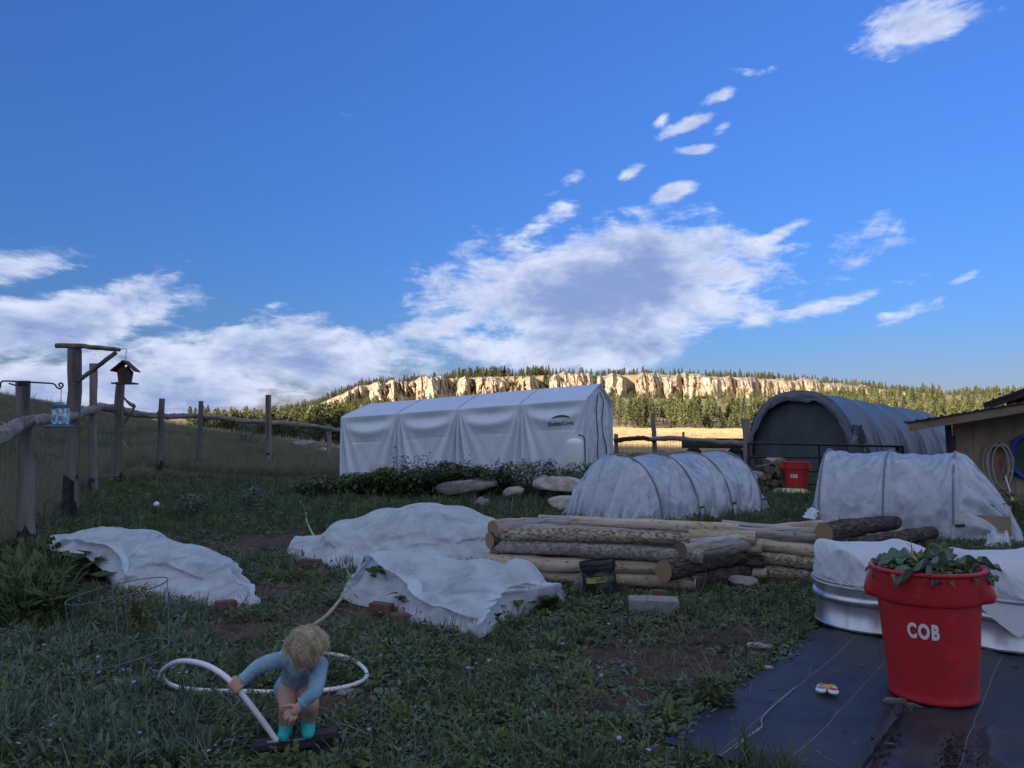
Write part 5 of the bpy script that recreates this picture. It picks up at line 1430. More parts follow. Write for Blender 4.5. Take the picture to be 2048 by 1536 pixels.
# bricks and stones that hold the cloths down
M_BRICK = mat('red_brick', [(.115, .058, .05), (.18, .092, .078)], rough=.9, scale=14, bump=.4)
M_CONC = mat('concrete_block', [(.19, .185, .175), (.30, .29, .275)], rough=.95, scale=16, detail=8, bump=.5, bscale=60)
def brick(u, v, rz, label, tilt=0.0, z=0.0, size=(.195, .09, .057), m=None, name='brick', cat='brick', group=None):
    p = gz(u, v, z + size[2] / 2)
    bm = bmesh.new(); bmesh.ops.create_cube(bm, size=1.0); bmesh.ops.scale(bm, vec=size, verts=bm.verts[:])
    bmesh.ops.bevel(bm, geom=bm.edges[:], offset=.004, segments=2, affect='EDGES'); me = bpy.data.meshes.new(name); bm.to_mesh(me); bm.free(); me.materials.append(m or M_BRICK)
    o = link(name, me); o.location = p; o.rotation_euler = (tilt, .05, rz); return tag(o, label, cat, group)
brick(622, 1124, -.12, 'red brick on the left corner of the long domed frost cloth', z=.03, group='bricks holding the cloths')
brick(763, 1214, -.30, 'red brick on the front hem of the rumpled frost cloth', z=.035, size=(.17, .09, .057), group='bricks holding the cloths')
brick(452, 1208, .7, 'brown brick pinning the bunched corner of the left frost cloth', z=.05, size=(.14, .08, .05), group='bricks holding the cloths')
brick(808, 1236, .2, 'dark brick half under the hem of the rumpled frost cloth', z=.0, group='bricks holding the cloths')
brick(198, 1172, .3, 'dark red brick at the left hem of the left frost cloth', z=.0, group='bricks holding the cloths')
brick(1318, 1196, .05, 'rust brown block standing below the corner of the front log bed', z=.02, size=(.09, .06, .12))
cb = thing('concrete_block', 'solid grey concrete block lying in the weeds before the log bed', 'block', gz(1307, 1226, 0), (0, 0, R(-8)))
bm = bmesh.new(); bmesh.ops.create_cube(bm, size=1.0); bmesh.ops.scale(bm, vec=(.37, .19, .115), verts=bm.verts[:]); bmesh.ops.bevel(bm, geom=bm.edges[:], offset=.006, segments=2, affect='EDGES')
bmesh.ops.translate(bm, vec=(0, 0, .052), verts=bm.verts[:]); me = bpy.data.meshes.new('block'); bm.to_mesh(me); bm.free(); me.materials.append(M_CONC); link('block', me, cb)

# ================================================================== LOG BEDS
def log_part(t, a, b, r, m, end, label=None, seed=0, nm='log'):
    rr = random.Random(seed); a, b = Vector(a), Vector(b); n = 12; r *= rr.uniform(.94, 1.10)
    a += Vector((rr.uniform(-.03, .03), rr.uniform(-.035, .035), rr.uniform(-.012, .016))); b += Vector((rr.uniform(-.03, .03), rr.uniform(-.035, .035), rr.uniform(-.012, .016)))
    pth = [a.lerp(b, k / n) for k in range(n + 1)]
    sag = rr.uniform(-.022, .022)
    pth = [p + Vector((0, 0, sag * math.sin(math.pi * k / n))) for k, p in enumerate(pth)]
    pth = [pth[0]] + jag(pth[1:-1], r * .09, rr) + [pth[-1]]
    mb = MB(); mb.tube(pth, [r * (1.10 - .2 * k / n) * rr.uniform(.96, 1.04) for k in range(n + 1)], 20, 0, wob=.045, seed=seed, capmat=1)
    for k in range(3):                              # knots
        q = pth[rr.randrange(2, n - 1)]; dk = Vector((rr.uniform(-1, 1), -1, rr.uniform(-.3, 1))).normalized(); mb.tube([q + dk * r * .6, q + dk * r * 1.12], [r * .32, r * .20], 7, 0)
    o = loc(mb, t).build(nm, [m, end], t)
    if label: o['label'] = label
    return o
def log_beds():
    d = .128
    A = Vector((-.14, 6.86, 0)); Bc = Vector((1.50, 6.42, 0)); C = Vector((2.12, 6.86, 0)); D = Vector((.50, 7.38, 0))
    t = thing('log_bed', 'front raised bed of stacked crossed logs beside the black bucket', 'raised bed', (A + C) / 2)
    fx = (Bc - A).normalized(); sx = (C - Bc).normalized()
    def z(k): return .058 + k * .121
    def fr(k, e0, e1, m, en, lb, r=.064, seed=0): log_part(t, A - fx * e0 + Vector((0, 0, z(k))), Bc + fx * e1 + Vector((0, 0, z(k))), r, m, en, lb, seed)
    def sd(k, e0, e1, m, en, lb, r=.068, seed=0): log_part(t, Bc - sx * e0 + Vector((0, 0, z(k) - .0)), C + sx * e1 + Vector((0, 0, z(k))), r, m, en, lb, seed)
    fr(0, -.15, .05, M_LOG_TAN, M_END_DARK, 'peeled tan bottom log', seed=1); fr(1, .1, -.17, M_LOG_TAN, M_END, 'smooth tan log second from the ground', seed=2)
    fr(2, .04, .10, M_LOG_LICHEN, M_END_DARK, 'lichened grey log third from the ground', seed=3); fr(3, .0, .03, M_LOG_FLECK, M_END_DARK, 'half peeled speckled top log', .060, 4)
    sd(.15, .05, .10, M_LOG_DARK, M_END_DARK, 'dark mossy bottom side log', seed=5); sd(1.25, .34, .02, M_LOG_DARK, M_END, 'dark side log with an orange sawn end', .074, 6)
    sd(2.45, .10, -.02, M_LOG_GREY, M_END_DARK, 'grey cracked side log', .085, 7)
    # back and left walls
    for k, (m, lb) in enumerate(((M_LOG_TAN, None), (M_LOG_DARK, None), (M_LOG_TAN, None))):
        log_part(t, D - fx * .1 + Vector((0, 0, z(k))), C + fx * .16 + Vector((0, 0, z(k))), .062, m, M_END, None, 10 + k)
    log_part(t, D - fx * .25 + Vector((0, 0, z(3) + .02)), C + fx * (-.05) + Vector((0, 0, z(3) + .02)), .062, M_LOG_TAN, M_END_DARK, 'pale peeled log along the back top', 14)
    log_part(t, C - fx * .50 + Vector((.02, -.02, z(2.6))), C + fx * .02 + Vector((.02, -.03, z(2.6))), .066, M_LOG_TAN, M_END_DARK, 'short peeled log end at the back corner', 15)
    for k in range(3): log_part(t, A - sx * .05 + Vector((0, 0, z(k) + .05)), D + sx * .1 + Vector((0, 0, z(k) + .05)), .06, M_LOG_DARK, M_END, None, 20 + k)
    log_part(t, A - fx * .0 - sx * .10 + Vector((.03, 0, z(3) + .03)), D + sx * .1 + Vector((.1, 0, z(3) + .03)), .068, M_LOG_GREY, M_END, 'grey side log with an orange end at the left corner', 24)
    log_part(t, A + sx * .14 + fx * .05 + Vector((0, 0, z(3) + .012)), Bc + sx * .14 - fx * .55 + Vector((0, 0, z(3) + .012)), .058, M_LOG_GREY, M_END_DARK, 'grey log lying inside the front top log', 25)
    soil_bed(t, [A, Bc, C, D], .30)
    # second bed to the right
    A = Vector((2.20, 7.02, 0)); Bc = Vector((2.78, 6.62, 0)); C = Vector((3.95, 7.42, 0)); D = Vector((3.25, 7.90, 0))
    t = thing('log_bed', 'second raised bed of stacked logs behind the cloth-covered tank', 'raised bed', (A + C) / 2)
    fx = (Bc - A).normalized(); sx = (C - Bc).normalized()
    for k, (m, e, lb) in enumerate(((M_LOG_FLECK, M_END_DARK, 'speckled bottom log'), (M_LOG_FLECK, M_END_DARK, None), (M_LOG_TAN, M_END, 'golden peeled log with a split end'), (M_LOG_GREY, M_END_DARK, 'smooth grey top log'))):
        log_part(t, A - fx * .25 + Vector((0, 0, z(k))), Bc + fx * (.05, .06, .22, .0)[k] + Vector((0, 0, z(k))), .064 if k < 3 else .072, m, e, lb, 30 + k)
    log_part(t, Bc - sx * .10 + Vector((0, 0, z(3.25))), C + sx * -.30 + Vector((0, 0, z(3.3))), .074, M_LOG_DARK, M_END, 'dark top side log with a pale sawn end', 35)
    log_part(t, Bc + sx * .15 + Vector((.10, -.05, z(2.2))), C + sx * .05 + Vector((.12, -.05, z(2.45))), .068, M_LOG_DARK, M_END_DARK, 'black-barked side log', 36)
    log_part(t, Bc + sx * .05 + Vector((.08, -.05, z(1.1))), C + sx * -.1 + Vector((.1, 0, z(1.3))), .066, M_LOG_DARK, M_END_DARK, None, 37)
    log_part(t, Bc + sx * .0 + Vector((.04, 0, z(0))), C + Vector((.05, 0, z(.1))), .066, M_LOG_DARK, M_END_DARK, None, 38)
    for k in range(3): log_part(t, D + Vector((0, 0, z(k))), C + Vector((0, 0, z(k))), .062, M_LOG_TAN, M_END, None, 40 + k)
    for k in range(3): log_part(t, A + Vector((0, 0, z(k) + .05)), D + Vector((0, 0, z(k) + .05)), .060, M_LOG_TAN, M_END, None, 44 + k)
    soil_bed(t, [A, Bc, C, D], .28)
def soil_bed(t, q, z):
    n = 24; u = np.linspace(0, 1, n); U, W = np.meshgrid(u, u)
    q = [np.array((p.x, p.y)) for p in q]
    XY = (1 - U)[..., None] * (1 - W)[..., None] * q[0] + U[..., None] * (1 - W)[..., None] * q[1] + U[..., None] * W[..., None] * q[2] + (1 - U)[..., None] * W[..., None] * q[3]
    Z = z + .06 * (fbm(XY[..., 0] * 5, XY[..., 1] * 5, 3, 90) - .5)
    V = np.concatenate([XY, Z[..., None]], -1) - np.array(t.location)
    link('soil', np_mesh('soil', V, grid_faces(n, n), [M_SOIL]), t)
M_SOIL = mat('dark_soil', [(.022, .016, .012), (.075, .052, .040)], rough=.95, scale=14, detail=8, bump=.8, bscale=40)
log_beds()

# ================================================================== HOOP TUNNELS
M_HOOP = mat('grey_pvc_hoop', (.17, .185, .21), rough=.5)
def tunnel(name, label, cen, ax, hv, ht, n, sp, sag, ends, seed, lift=0.0):
    """cen: ground centre of the first hoop; ax: axis; hv: unit half-width direction; hoops n at spacing sp"""
    hw, hd = hv; o2 = Vector((cen.x, cen.y, Hz(cen.x, cen.y)))
    t = thing(name, label, 'hoop tunnel', o2, group='plastic hoop tunnels')
    ax = np.array([ax[0], ax[1]]); hd = np.array([hd[0], hd[1]]); Lg = sp * (n - 1)
    def arch(ph, k=1.0):
        q = hw * np.sign(np.cos(ph)) * np.abs(np.cos(ph)) ** .92 * k; z = ht * np.abs(np.sin(ph)) ** .95 * k
        return q, z
    e0, e1 = ends
    S = np.linspace(-e0, Lg + e1, 230); PH = np.linspace(0, np.pi, 90); SS, PP = np.meshgrid(S, PH)
    inside = np.clip(SS, 0, Lg)
    f = (inside / sp) % 1.0; f = np.where((SS < 0) | (SS > Lg), 0, f)
    b = -sag * np.sin(np.pi * f) ** 1.1 * (.35 + .65 * np.sin(PP))
    for i in range(n):                              # tension creases run off each hoop
        dx = SS - i * sp; dn = 1 - np.abs(np.sin(PP))
        b = b + .022 * np.cos(np.arctan2(dx, dn + .12) * 17 + i * 2.1 + PP * 2) * np.exp(-(dx / (.42 * sp)) ** 2) * np.clip(dn * 3 + .15, 0, 1) * (1 - np.exp(-(dx / .04) ** 2))
        b = b + .010 * np.exp(-(dx / .022) ** 2)
    b = b + .050 * (fbm(SS * 3.2 + PP, PP * 2.4 - SS * 1.5, 4, seed) - .5) + .03 * (.5 - np.abs(fbm(SS * 4.5 + 1.2 * PP, PP * 3.1 + SS * 2, 3, seed + 1) - .5) * 4) * .5
    q, z = arch(PP)
    for q_, (fr, am) in enumerate(((1.6, .030), (3.4, .020), (7.0, .010))):   # sharp slanting wrinkles of a film pulled tight
        ww = fbm(SS * 1.3, PP * 1.1, 2, seed + 30 + q_) * 1.6
        rg = np.clip(1 - np.abs(fbm((SS + .55 * PP) * fr + ww, (PP * .45 - SS * .22) * fr * .9, 2, seed + 20 + q_) - .5) * 11, 0, 1)
        b = b + am * rg ** 1.2 * np.clip(2.0 * fbm(SS * 1.7 + q_, PP * 1.5, 2, seed + 40 + q_) - .5, 0, 1)
    # beyond the end hoops the sheet falls and flares to the ground
    out0 = np.clip(-SS / max(e0, 1e-6), 0, 1); out1 = np.clip((SS - Lg) / max(e1, 1e-6), 0, 1); out = np.maximum(out0, out1)
    pleat = .05 * np.sin(PP * 16 + seed) + .035 * np.sin(PP * 31 + SS * 9)
    q = q * (1 - .10 * out ** 2) + np.cos(PP) * (b + pleat * out * .8); z = z * (1 - out ** 1.7) + np.sin(PP) * b * (1 - out)
    z = np.maximum(z + .10 * out * (1 - out) * np.sin(PP * 13), .0) + .004
    fl = .03 * np.exp(-z / .06) * (1 + np.sin(SS * 21)); q = q + np.sign(np.cos(PP)) * fl
    s2 = SS + pleat * out * 1.2
    V = np.stack([ax[0] * s2 + hd[0] * q, ax[1] * s2 + hd[1] * q, z + lift * 0], -1)
    o = link('plastic_sheet', np_mesh('plastic_sheet', V, grid_faces(*V.shape[:2]), [M_POLY]), t)
    for i in range(n):
        pts = []
        for ph in np.linspace(0, np.pi, 40):
            qq, zz = arch(ph, 1.022); p = ax * (i * sp) + hd * qq
            pts.append(Vector((p[0], p[1], float(zz) + .008)))
        mb = MB(); mb.tube(pts, .0140, 8); mb.build('hoop', M_HOOP, t)
        for sg in (-1,):
            ph = math.asin(.16 / ht); qq, zz = arch(ph if sg > 0 else math.pi - ph, 1.03); p = ax * (i * sp + .02) + hd * qq
            if i: mb = MB(); mb.tube([Vector((p[0], p[1], float(zz))), Vector((p[0] + ax[0] * .10, p[1] + ax[1] * .10, float(zz) + .012))], .017, 8); mb.build('clip', M_BLACKMETAL, t)
    return t
c1 = Vector((2.63 - 1.0, 10.03 + 1.14, 0))
tunnel('hoop_tunnel', 'milky plastic hoop tunnel behind the front log bed and beside the pale boulders', Vector((1.56, 11.15, 0)), (.745, .667), (.80, (-.667, .745)), .93, 4, .88, .055, (.46, .25), 31)
tunnel('hoop_tunnel', 'clear plastic hoop tunnel over a board bed below the shed wall', Vector((4.50, 10.66, 0)), (.83, -.56), (.80, (.56, .83)), 1.02, 3, .77, .03, (.12, .62), 37)
def board_bed():
    M = mat('board_bed_wood', [(.20, .15, .10), (.34, .26, .175)], rough=.85, scale=6, stretch=(.3, 1, 1), bump=.25)
    o = Vector((4.50, 10.66, 0)); ax = Vector((.83, -.56, 0)); hd = Vector((.56, .83, 0))
    t = thing('board_bed', 'tan board raised bed seen through the clear plastic of the tunnel by the shed', 'raised bed', (o.x, o.y, Hz(o.x, o.y)), (0, 0, math.atan2(-.56, .83)))
    for s in (-1, 1):
        for k in range(2):
            mb = MB(); mb.box((1.02, s * .70, .085 + k * .155), (2.20, .04, .15)); mb.build('board', M, t, smooth=False)
    for x in (-.05, 2.09):
        for k in range(2): mb = MB(); mb.box((x, 0, .085 + k * .155), (.04, 1.36, .15)); mb.build('board', M, t, smooth=False)
    mb = MB(); mb.box((1.02, 0, .12), (2.08, 1.34, .24)); mb.build('soil', M_SOIL, t, smooth=False)
    mb = MB(); rr = np.random.default_rng(4); V, Fq = [], []
    for i in range(260):
        c = np.array([rr.uniform(.05, 2.0), rr.uniform(-.6, .6), .24]); th = rr.uniform(0, 6.28)
        leaf_quads(c + [0, 0, rr.uniform(0, .18)], np.array([math.cos(th), math.sin(th), rr.uniform(.1, .9)]), np.array([0, 0, 1.]), rr.uniform(.08, .2), rr.uniform(.04, .09), V=V, Fq=Fq)
    p = link('seedlings', np_mesh('seedlings', np.array(V), np.array(Fq), [M_LEAF], smooth=False), t); p['kind'] = 'stuff'
board_bed()
# crumpled spare plastic at the end of the far tunnel and a label card by the log bed
def crumple(name, label, cat, pts, zt, m, seed, n=34, amp=.10):
    q = [gz(*p) for p in pts]; n_ = n
    X = coons([q[0], q[1]], [q[1], q[2]], [q[3], q[2]], [q[0], q[3]], n_, n_)
    I, J = np.meshgrid(np.linspace(0, 1, n_), np.linspace(0, 1, n_), indexing='ij')
    w = np.clip(np.minimum(np.minimum(I, 1 - I), np.minimum(J, 1 - J)) * 5, 0, 1)
    X[..., 2] += w * (zt * (.3 + .9 * fbm(I * 5, J * 5, 3, seed)) ) + .02
    X[..., 0] += .10 * (fbm(I * 4, J * 4, 3, seed + 1) - .5); X[..., 1] += .10 * (fbm(I * 4, J * 4, 3, seed + 2) - .5)
    return cloth_object(name, label, cat, X, m)
crumple('plastic_heap', 'crumpled spare plastic on the ground at the shed end of the tunnel', 'plastic sheet', [(1968, 1096), (2028, 1100), (2020, 1072), (1978, 1072)], .16, M_POLY, 3)
crumple('plastic_scrap', 'small white plastic bag on the left end of the far log bed', 'plastic bag', [(1612, 1040, .50), (1634, 1042, .50), (1636, 1026, .52), (1618, 1022, .52)], .05, M_FROST2, 6, 16)

# ================================================================== BUCKET AND OLD LID
def bucket():
    M = mat('black_plastic', [(.006, .006, .008), (.014, .014, .016)], rough=.38, scale=6, spec=.5)
    MY = mat('yellow_green_label', [(.36, .38, .09), (.46, .47, .13)], rough=.6, scale=8)
    MG = mat('dull_green_label', (.085, .12, .07), rough=.6)
    p = gz(1203, 1190); t = thing('bucket', 'black plastic bucket with a yellow USG label tipped against the log bed', 'bucket', p, (R(-7), R(-7), 0))
    r0, r1, h = .128, .148, .285
    mb = MB(); mb.lathe([(0, 0), (r0, 0), (r0 + .002, .012), (r1 - .006, h - .075), (r1 + .004, h - .07), (r1 + .004, h - .045), (r1 - .001, h - .04), (r1 + .004, h - .035), (r1 + .004, h - .012), (r1, h), (r1 - .006, h), (r1 - .010, .03), (0, .02)], 40); mb.build('body', M, t)
    def wrap(V, F_, z0, th0, off): 
        rr = r0 + (r1 - r0) * (V[:, 1] + z0) / h + off; th = -math.pi / 2 + th0 + V[:, 0] / r0
        return np.stack([rr * np.cos(th), rr * np.sin(th), V[:, 1] + z0], -1)
    g = np.array([(x, y) for y in (-.023, .023) for x in np.linspace(-.115, .055, 16)])
    mb = MB(); mb.add(wrap(g, None, .135, 0, .009).tolist(), [(i, i + 1, 17 + i, 16 + i) for i in range(15)]); mb.build('label', MY, t, smooth=False)
    g = np.array([(x, y) for y in (-.034, -.027, ) for x in np.linspace(-.02, .06, 8)]); mb = MB()
    for (x0, x1, y0, y1) in ((-.055, .06, .030, .040), (-.03, .03, .044, .056), (-.02, .055, -.042, -.034), (.058, .115, -.02, .02), (-.03, .045, -.058, -.050)):
        g = np.array([(x, y) for y in (y0, y1) for x in np.linspace(x0, x1, 8)]); mb.add(wrap(g, None, .135, 0, .0085).tolist(), [(i, i + 1, 9 + i, 8 + i) for i in range(7)])
    mb.build('small_print', MG, t, smooth=False)
    V, Fc = text_mesh('USG', .050, shear=.25, bold=.0016); V[:, 0] += .0
    mb = MB(); mb.add(wrap(V[:, :2], None, .135, .06, .0105).tolist(), Fc); mb.build('lettering', M_PRINT, t, smooth=False)
    mb = MB(); pts = [Vector((r1 * math.cos(a), r1 * math.sin(a) - .02, h - .05 - .10 * abs(math.sin(a)))) for a in np.linspace(math.pi * 1.02, math.pi * 1.98, 20)]
    mb.tube([p_ * 1.06 for p_ in pts], .0028, 5); mb.build('handle', M_WIRE, t)
    q = gz(1155, 1180); l = thing('grey_panel', 'flat grey plastic panel propped against the logs left of the black bucket', 'panel', q, (R(-38), R(20), R(-30)))
    mb = MB(); mb.box((0, 0, .07), (.12, .012, .15)); mb.build('sheet', mat('grey_plastic', [(.13, .14, .15), (.19, .20, .21)], rough=.5), l, smooth=False)
bucket()

# ================================================================== LANDSCAPE FABRIC
def fabric():
    def fm(name, base, dirt, lines):
        m, nt, b = new_mat(name); L = nt.links
        tc = NODE(nt, 'ShaderNodeTexCoord'); sp = NODE(nt, 'ShaderNodeSeparateXYZ'); L.new(tc.outputs['UV'], sp.inputs[0])
        nz = NODE(nt, 'ShaderNodeTexNoise'); nz.inputs['Scale'].default_value = 2.4; nz.inputs['Detail'].default_value = 8; nz.inputs['Roughness'].default_value = .7; L.new(tc.outputs['Object'], nz.inputs['Vector'])
        cr = NODE(nt, 'ShaderNodeValToRGB'); e = cr.color_ramp.elements; e[0].position, e[1].position = .42, .75; e[0].color, e[1].color = rgba(base), rgba(dirt); L.new(nz.outputs['Fac'], cr.inputs[0])
        # woven threads printed in pale rows every thirty centimetres
        nw = NODE(nt, 'ShaderNodeTexNoise'); nw.inputs['Scale'].default_value = 3; L.new(tc.outputs['Object'], nw.inputs['Vector'])
        wob = NODE(nt, 'ShaderNodeMath', operation='MULTIPLY_ADD'); L.new(nw.outputs['Fac'], wob.inputs[0]); wob.inputs[1].default_value = .02; L.new(sp.outputs[0], wob.inputs[2])
        a = NODE(nt, 'ShaderNodeMath', operation='MODULO'); L.new(wob.outputs[0], a.inputs[0]); a.inputs[1].default_value = lines
        lt = NODE(nt, 'ShaderNodeMath', operation='LESS_THAN'); L.new(a.outputs[0], lt.inputs[0]); lt.inputs[1].default_value = .0045
        mx = NODE(nt, 'ShaderNodeMix', data_type='RGBA'); ml = NODE(nt, 'ShaderNodeMath', operation='MULTIPLY'); L.new(lt.outputs[0], ml.inputs[0]); ml.inputs[1].default_value = .45
        L.new(ml.outputs[0], mx.inputs['Factor']); L.new(cr.outputs[0], mx.inputs['A']); mx.inputs['B'].default_value = (.24, .22, .18, 1)
        L.new(mx.outputs['Result'], b.inputs['Base Color']); b.inputs['Roughness'].default_value = .42; b.inputs['Specular IOR Level'].default_value = .5
        rr = NODE(nt, 'ShaderNodeMapRange'); rr.inputs[3].default_value = .34; rr.inputs[4].default_value = .75; L.new(nz.outputs['Fac'], rr.inputs[0]); L.new(rr.outputs[0], b.inputs['Roughness'])
        w = NODE(nt, 'ShaderNodeTexNoise'); w.inputs['Scale'].default_value = 240; L.new(tc.outputs['Object'], w.inputs['Vector'])
        bp = NODE(nt, 'ShaderNodeBump'); bp.inputs['Strength'].default_value = .25; bp.inputs['Distance'].default_value = .004; L.new(w.outputs['Fac'], bp.inputs['Height']); L.new(bp.outputs[0], b.inputs['Normal'])
        return m
    M1 = fm('black_weed_fabric', (.014, .018, .030), (.040, .038, .040), .262); M2 = fm('dusty_weed_fabric', (.016, .016, .020), (.060, .046, .038), .31)
    def sheet(A, eu, ev, lu, lv, z, m, seed, label, amp=.02, ragged=.03):
        nu, nv = 120, 120; U, W = np.meshgrid(np.linspace(0, lu, nu), np.linspace(0, lv, nv))
        X = A.x + eu[0] * U + ev[0] * W; Y = A.y + eu[1] * U + ev[1] * W
        X = X + ragged * (fbm(W * 2.5, 0 * W, 3, seed) - .5) * np.exp(-U / .3)
        rid = .5 - np.abs(fbm(U * 2.6 + W * .25, W * .45, 3, seed + 1) - .5) * 3
        edge = np.clip(np.minimum(U, W) / .12, 0, 1)
        Z = H(X, Y) + z + amp * 1.6 * np.clip(rid, 0, 1) ** 1.6 + .026 * fbm(U * 5, W * 1.2, 3, seed + 2) * edge + .012 * np.clip(1 - np.abs(fbm(U * 4 - W, W * 1.6 + U, 2, seed + 8) - .5) * 8, 0, 1) * edge
        V = np.stack([X - A.x, Y - A.y, Z], -1)
        me = np_mesh('landscape_fabric', V, grid_faces(nv, nu), [m])
        uvl = me.uv_layers.new(name='UVMap'); uv = np.stack([U.ravel(), W.ravel()], -1)[grid_faces(nv, nu).ravel()]; uvl.data.foreach_set('uv', uv.astype(np.float32).ravel())
        o = link('landscape_fabric', me); o.location = (A.x, A.y, 0); return tag(o, label, 'ground fabric', 'weed fabric sheets')
    A = G(1330, 1488); B = G(1648, 1258); ev = (B - A).normalized(); eu = Vector((ev.y, -ev.x, 0))
    sheet(A - ev * .02, eu, ev, 4.6, (B - A).length, .018, M1, 3, 'black woven weed fabric sheet under the red bin and the toy, pale thread lines')
    A2 = G(1738, 1540); B2 = G(1818, 1405); e2 = (B2 - A2).normalized(); u2 = Vector((e2.y, -e2.x, 0))
    sheet(A2 - e2 * .35, u2, e2, .62, 1.05, .036, M2, 7, 'dusty overlapping strip of weed fabric in front of the red bin', .015, .02)
    # folded hem along the strip
    o = thing('fabric_hem', 'rolled dark edge of the weed fabric strip in front of the red bin', 'fabric hem', A2)
    mb = MB(); rr = random.Random(3); mb.tube(jag(lerp_path([Vector((0, 0, .055)) - e2 * .3, Vector((0, 0, .06)) + e2 * .3, Vector((0, 0, .055)) + e2 * .68], 16), .006, rr), .014, 7, wob=.1); mb.build('roll', M1, o)
    # loose thread loop
    l = thing('loose_thread', 'pale loose thread trailing over the near end of the weed fabric', 'thread', G(1465, 1495, .03))
    mb = MB(); p = [G(1440, 1512, .045), G(1480, 1482, .045), G(1522, 1455, .05), G(1528, 1430, .05), G(1590, 1375, .045)]
    mb.tube(lerp_path([q - l.location for q in p], 30), .0022, 4); p = [G(1470, 1496, .05), G(1500, 1470, .05), G(1524, 1452, .05)]; mb.tube(lerp_path([q - l.location for q in p], 20), .0022, 4)
    mb.build('strand', mat('pale_thread', (.33, .31, .24)), l)
fabric()

# ================================================================== STOCK TANKS WITH CLOTH HOODS
M_GALV = mat('galvanised_steel', [(.34, .36, .38), (.50, .52, .54), (.62, .64, .66)], rough=.34, scale=5, stretch=(1.6, 1.6, .35), metal=.85, rough_var=.10, detail=7, contrast=(.35, .68), bump=.05)
def tank(u, v, r, h, label, seed, clabel, hood_z, flaps, dx=0.0):
    p = gz(u, v); dv = Vector((p.x, p.y, 0)).normalized() * r; c = Vector((p.x + dv.x, p.y + dv.y, Hz(p.x + dv.x, p.y + dv.y) + .045))
    t = thing('stock_tank', label, 'stock tank', c, group='galvanised stock tanks')
    prof = [(0, .01), (r - .012, .0), (r + .004, .004), (r + .005, .014), (r - .004, .02), (r - .004, h * .50), (r - .004, h * .545), (r + .010, h * .57), (r + .018, h * .62), (r + .018, h * .67), (r + .010, h * .72), (r - .004, h * .745), (r - .004, h * .96), (r + .006, h * .965), (r + .013, h * .985), (r + .012, h * 1.005), (r + .002, h * 1.015), (r - .010, h), (r - .012, h * .8)]
    mb = MB(); mb.lathe(prof, 96)
    for i, vv in enumerate(mb.v):                   # vertical corrugation low on the wall
        z = vv[2]
        if .02 < z < h * .5:
            a = math.atan2(vv[1], vv[0]); k = 1 + .004 * math.sin(a * 64); mb.v[i] = (vv[0] * k, vv[1] * k, z)
    mb.build('shell', M_GALV, t, sharp=60)
    mb = MB(); mb.lathe([(r - .015, h * .8), (0, h * .82)], 40); mb.build('soil', M_SOIL, t)
    # hood: cloth over two small hoops, gathered at the rim
    n = 76; I, J = np.meshgrid(np.linspace(-1, 1, n), np.linspace(-1, 1, n), indexing='ij')
    a = np.arctan2(I, J); q = np.maximum(np.abs(I), np.abs(J))
    rad = (1 - (1 - q) ** 1.9) * (r + .012)
    X = np.stack([c.x + rad * np.cos(a), c.y + rad * np.sin(a), np.zeros_like(a)], -1)
    def hf(x, y):
        px, py = x - c.x, y - c.y
        ux = np.clip(1 - np.abs(px / (r * .97)) ** 7, 0, 1) ** .30; uy = np.clip(1 - np.abs(py / (r * .90)) ** 4.5, 0, 1) ** .40
        ins = (px ** 2 + py ** 2) < (r + .012) ** 2
        top = hood_z - .03 + .035 * np.exp(-((np.abs(px) - r * .78) / .07) ** 2)
        z = c.z + h + (top - c.z - h) * ux * uy
        return np.where(ins, np.where(px ** 2 + py ** 2 > (r * .985) ** 2, c.z + h + .01, z), -1)
    X[..., 2] = np.where(q >= .999, c.z + h * .93, 0)
    rim = q >= .999
    for (a0, wdt, drop, outw) in flaps:
        da = np.abs((a - a0 + np.pi) % (2 * np.pi) - np.pi); w = np.clip(1 - da / wdt, 0, 1) * rim
        X[..., 2] -= drop * w; X[..., 0] += np.cos(a) * outw * w; X[..., 1] += np.sin(a) * outw * w
    Xc = crease(drape(X, hf, 1.012, 60, seed, rough=.004, memb=8, drop=.006), seed, .009, 3.2)
    cloth_object('tank_cover', clabel, 'cloth cover', Xc, M_FROST2, 'cloth hoods on the tanks')
tank(1744, 1284, .36, .30, 'round galvanised stock tank left of the red bin', 3, 'white cloth hood over the tank left of the red bin', .60, [(-1.35, .55, .16, .05)])
tank(2022, 1322, .36, .30, 'round galvanised stock tank at the right edge, behind the red bin', 4, 'white cloth hood over the tank at the right edge', .61, [(-2.05, .6, .17, .04), (-1.1, .4, .12, .04)])

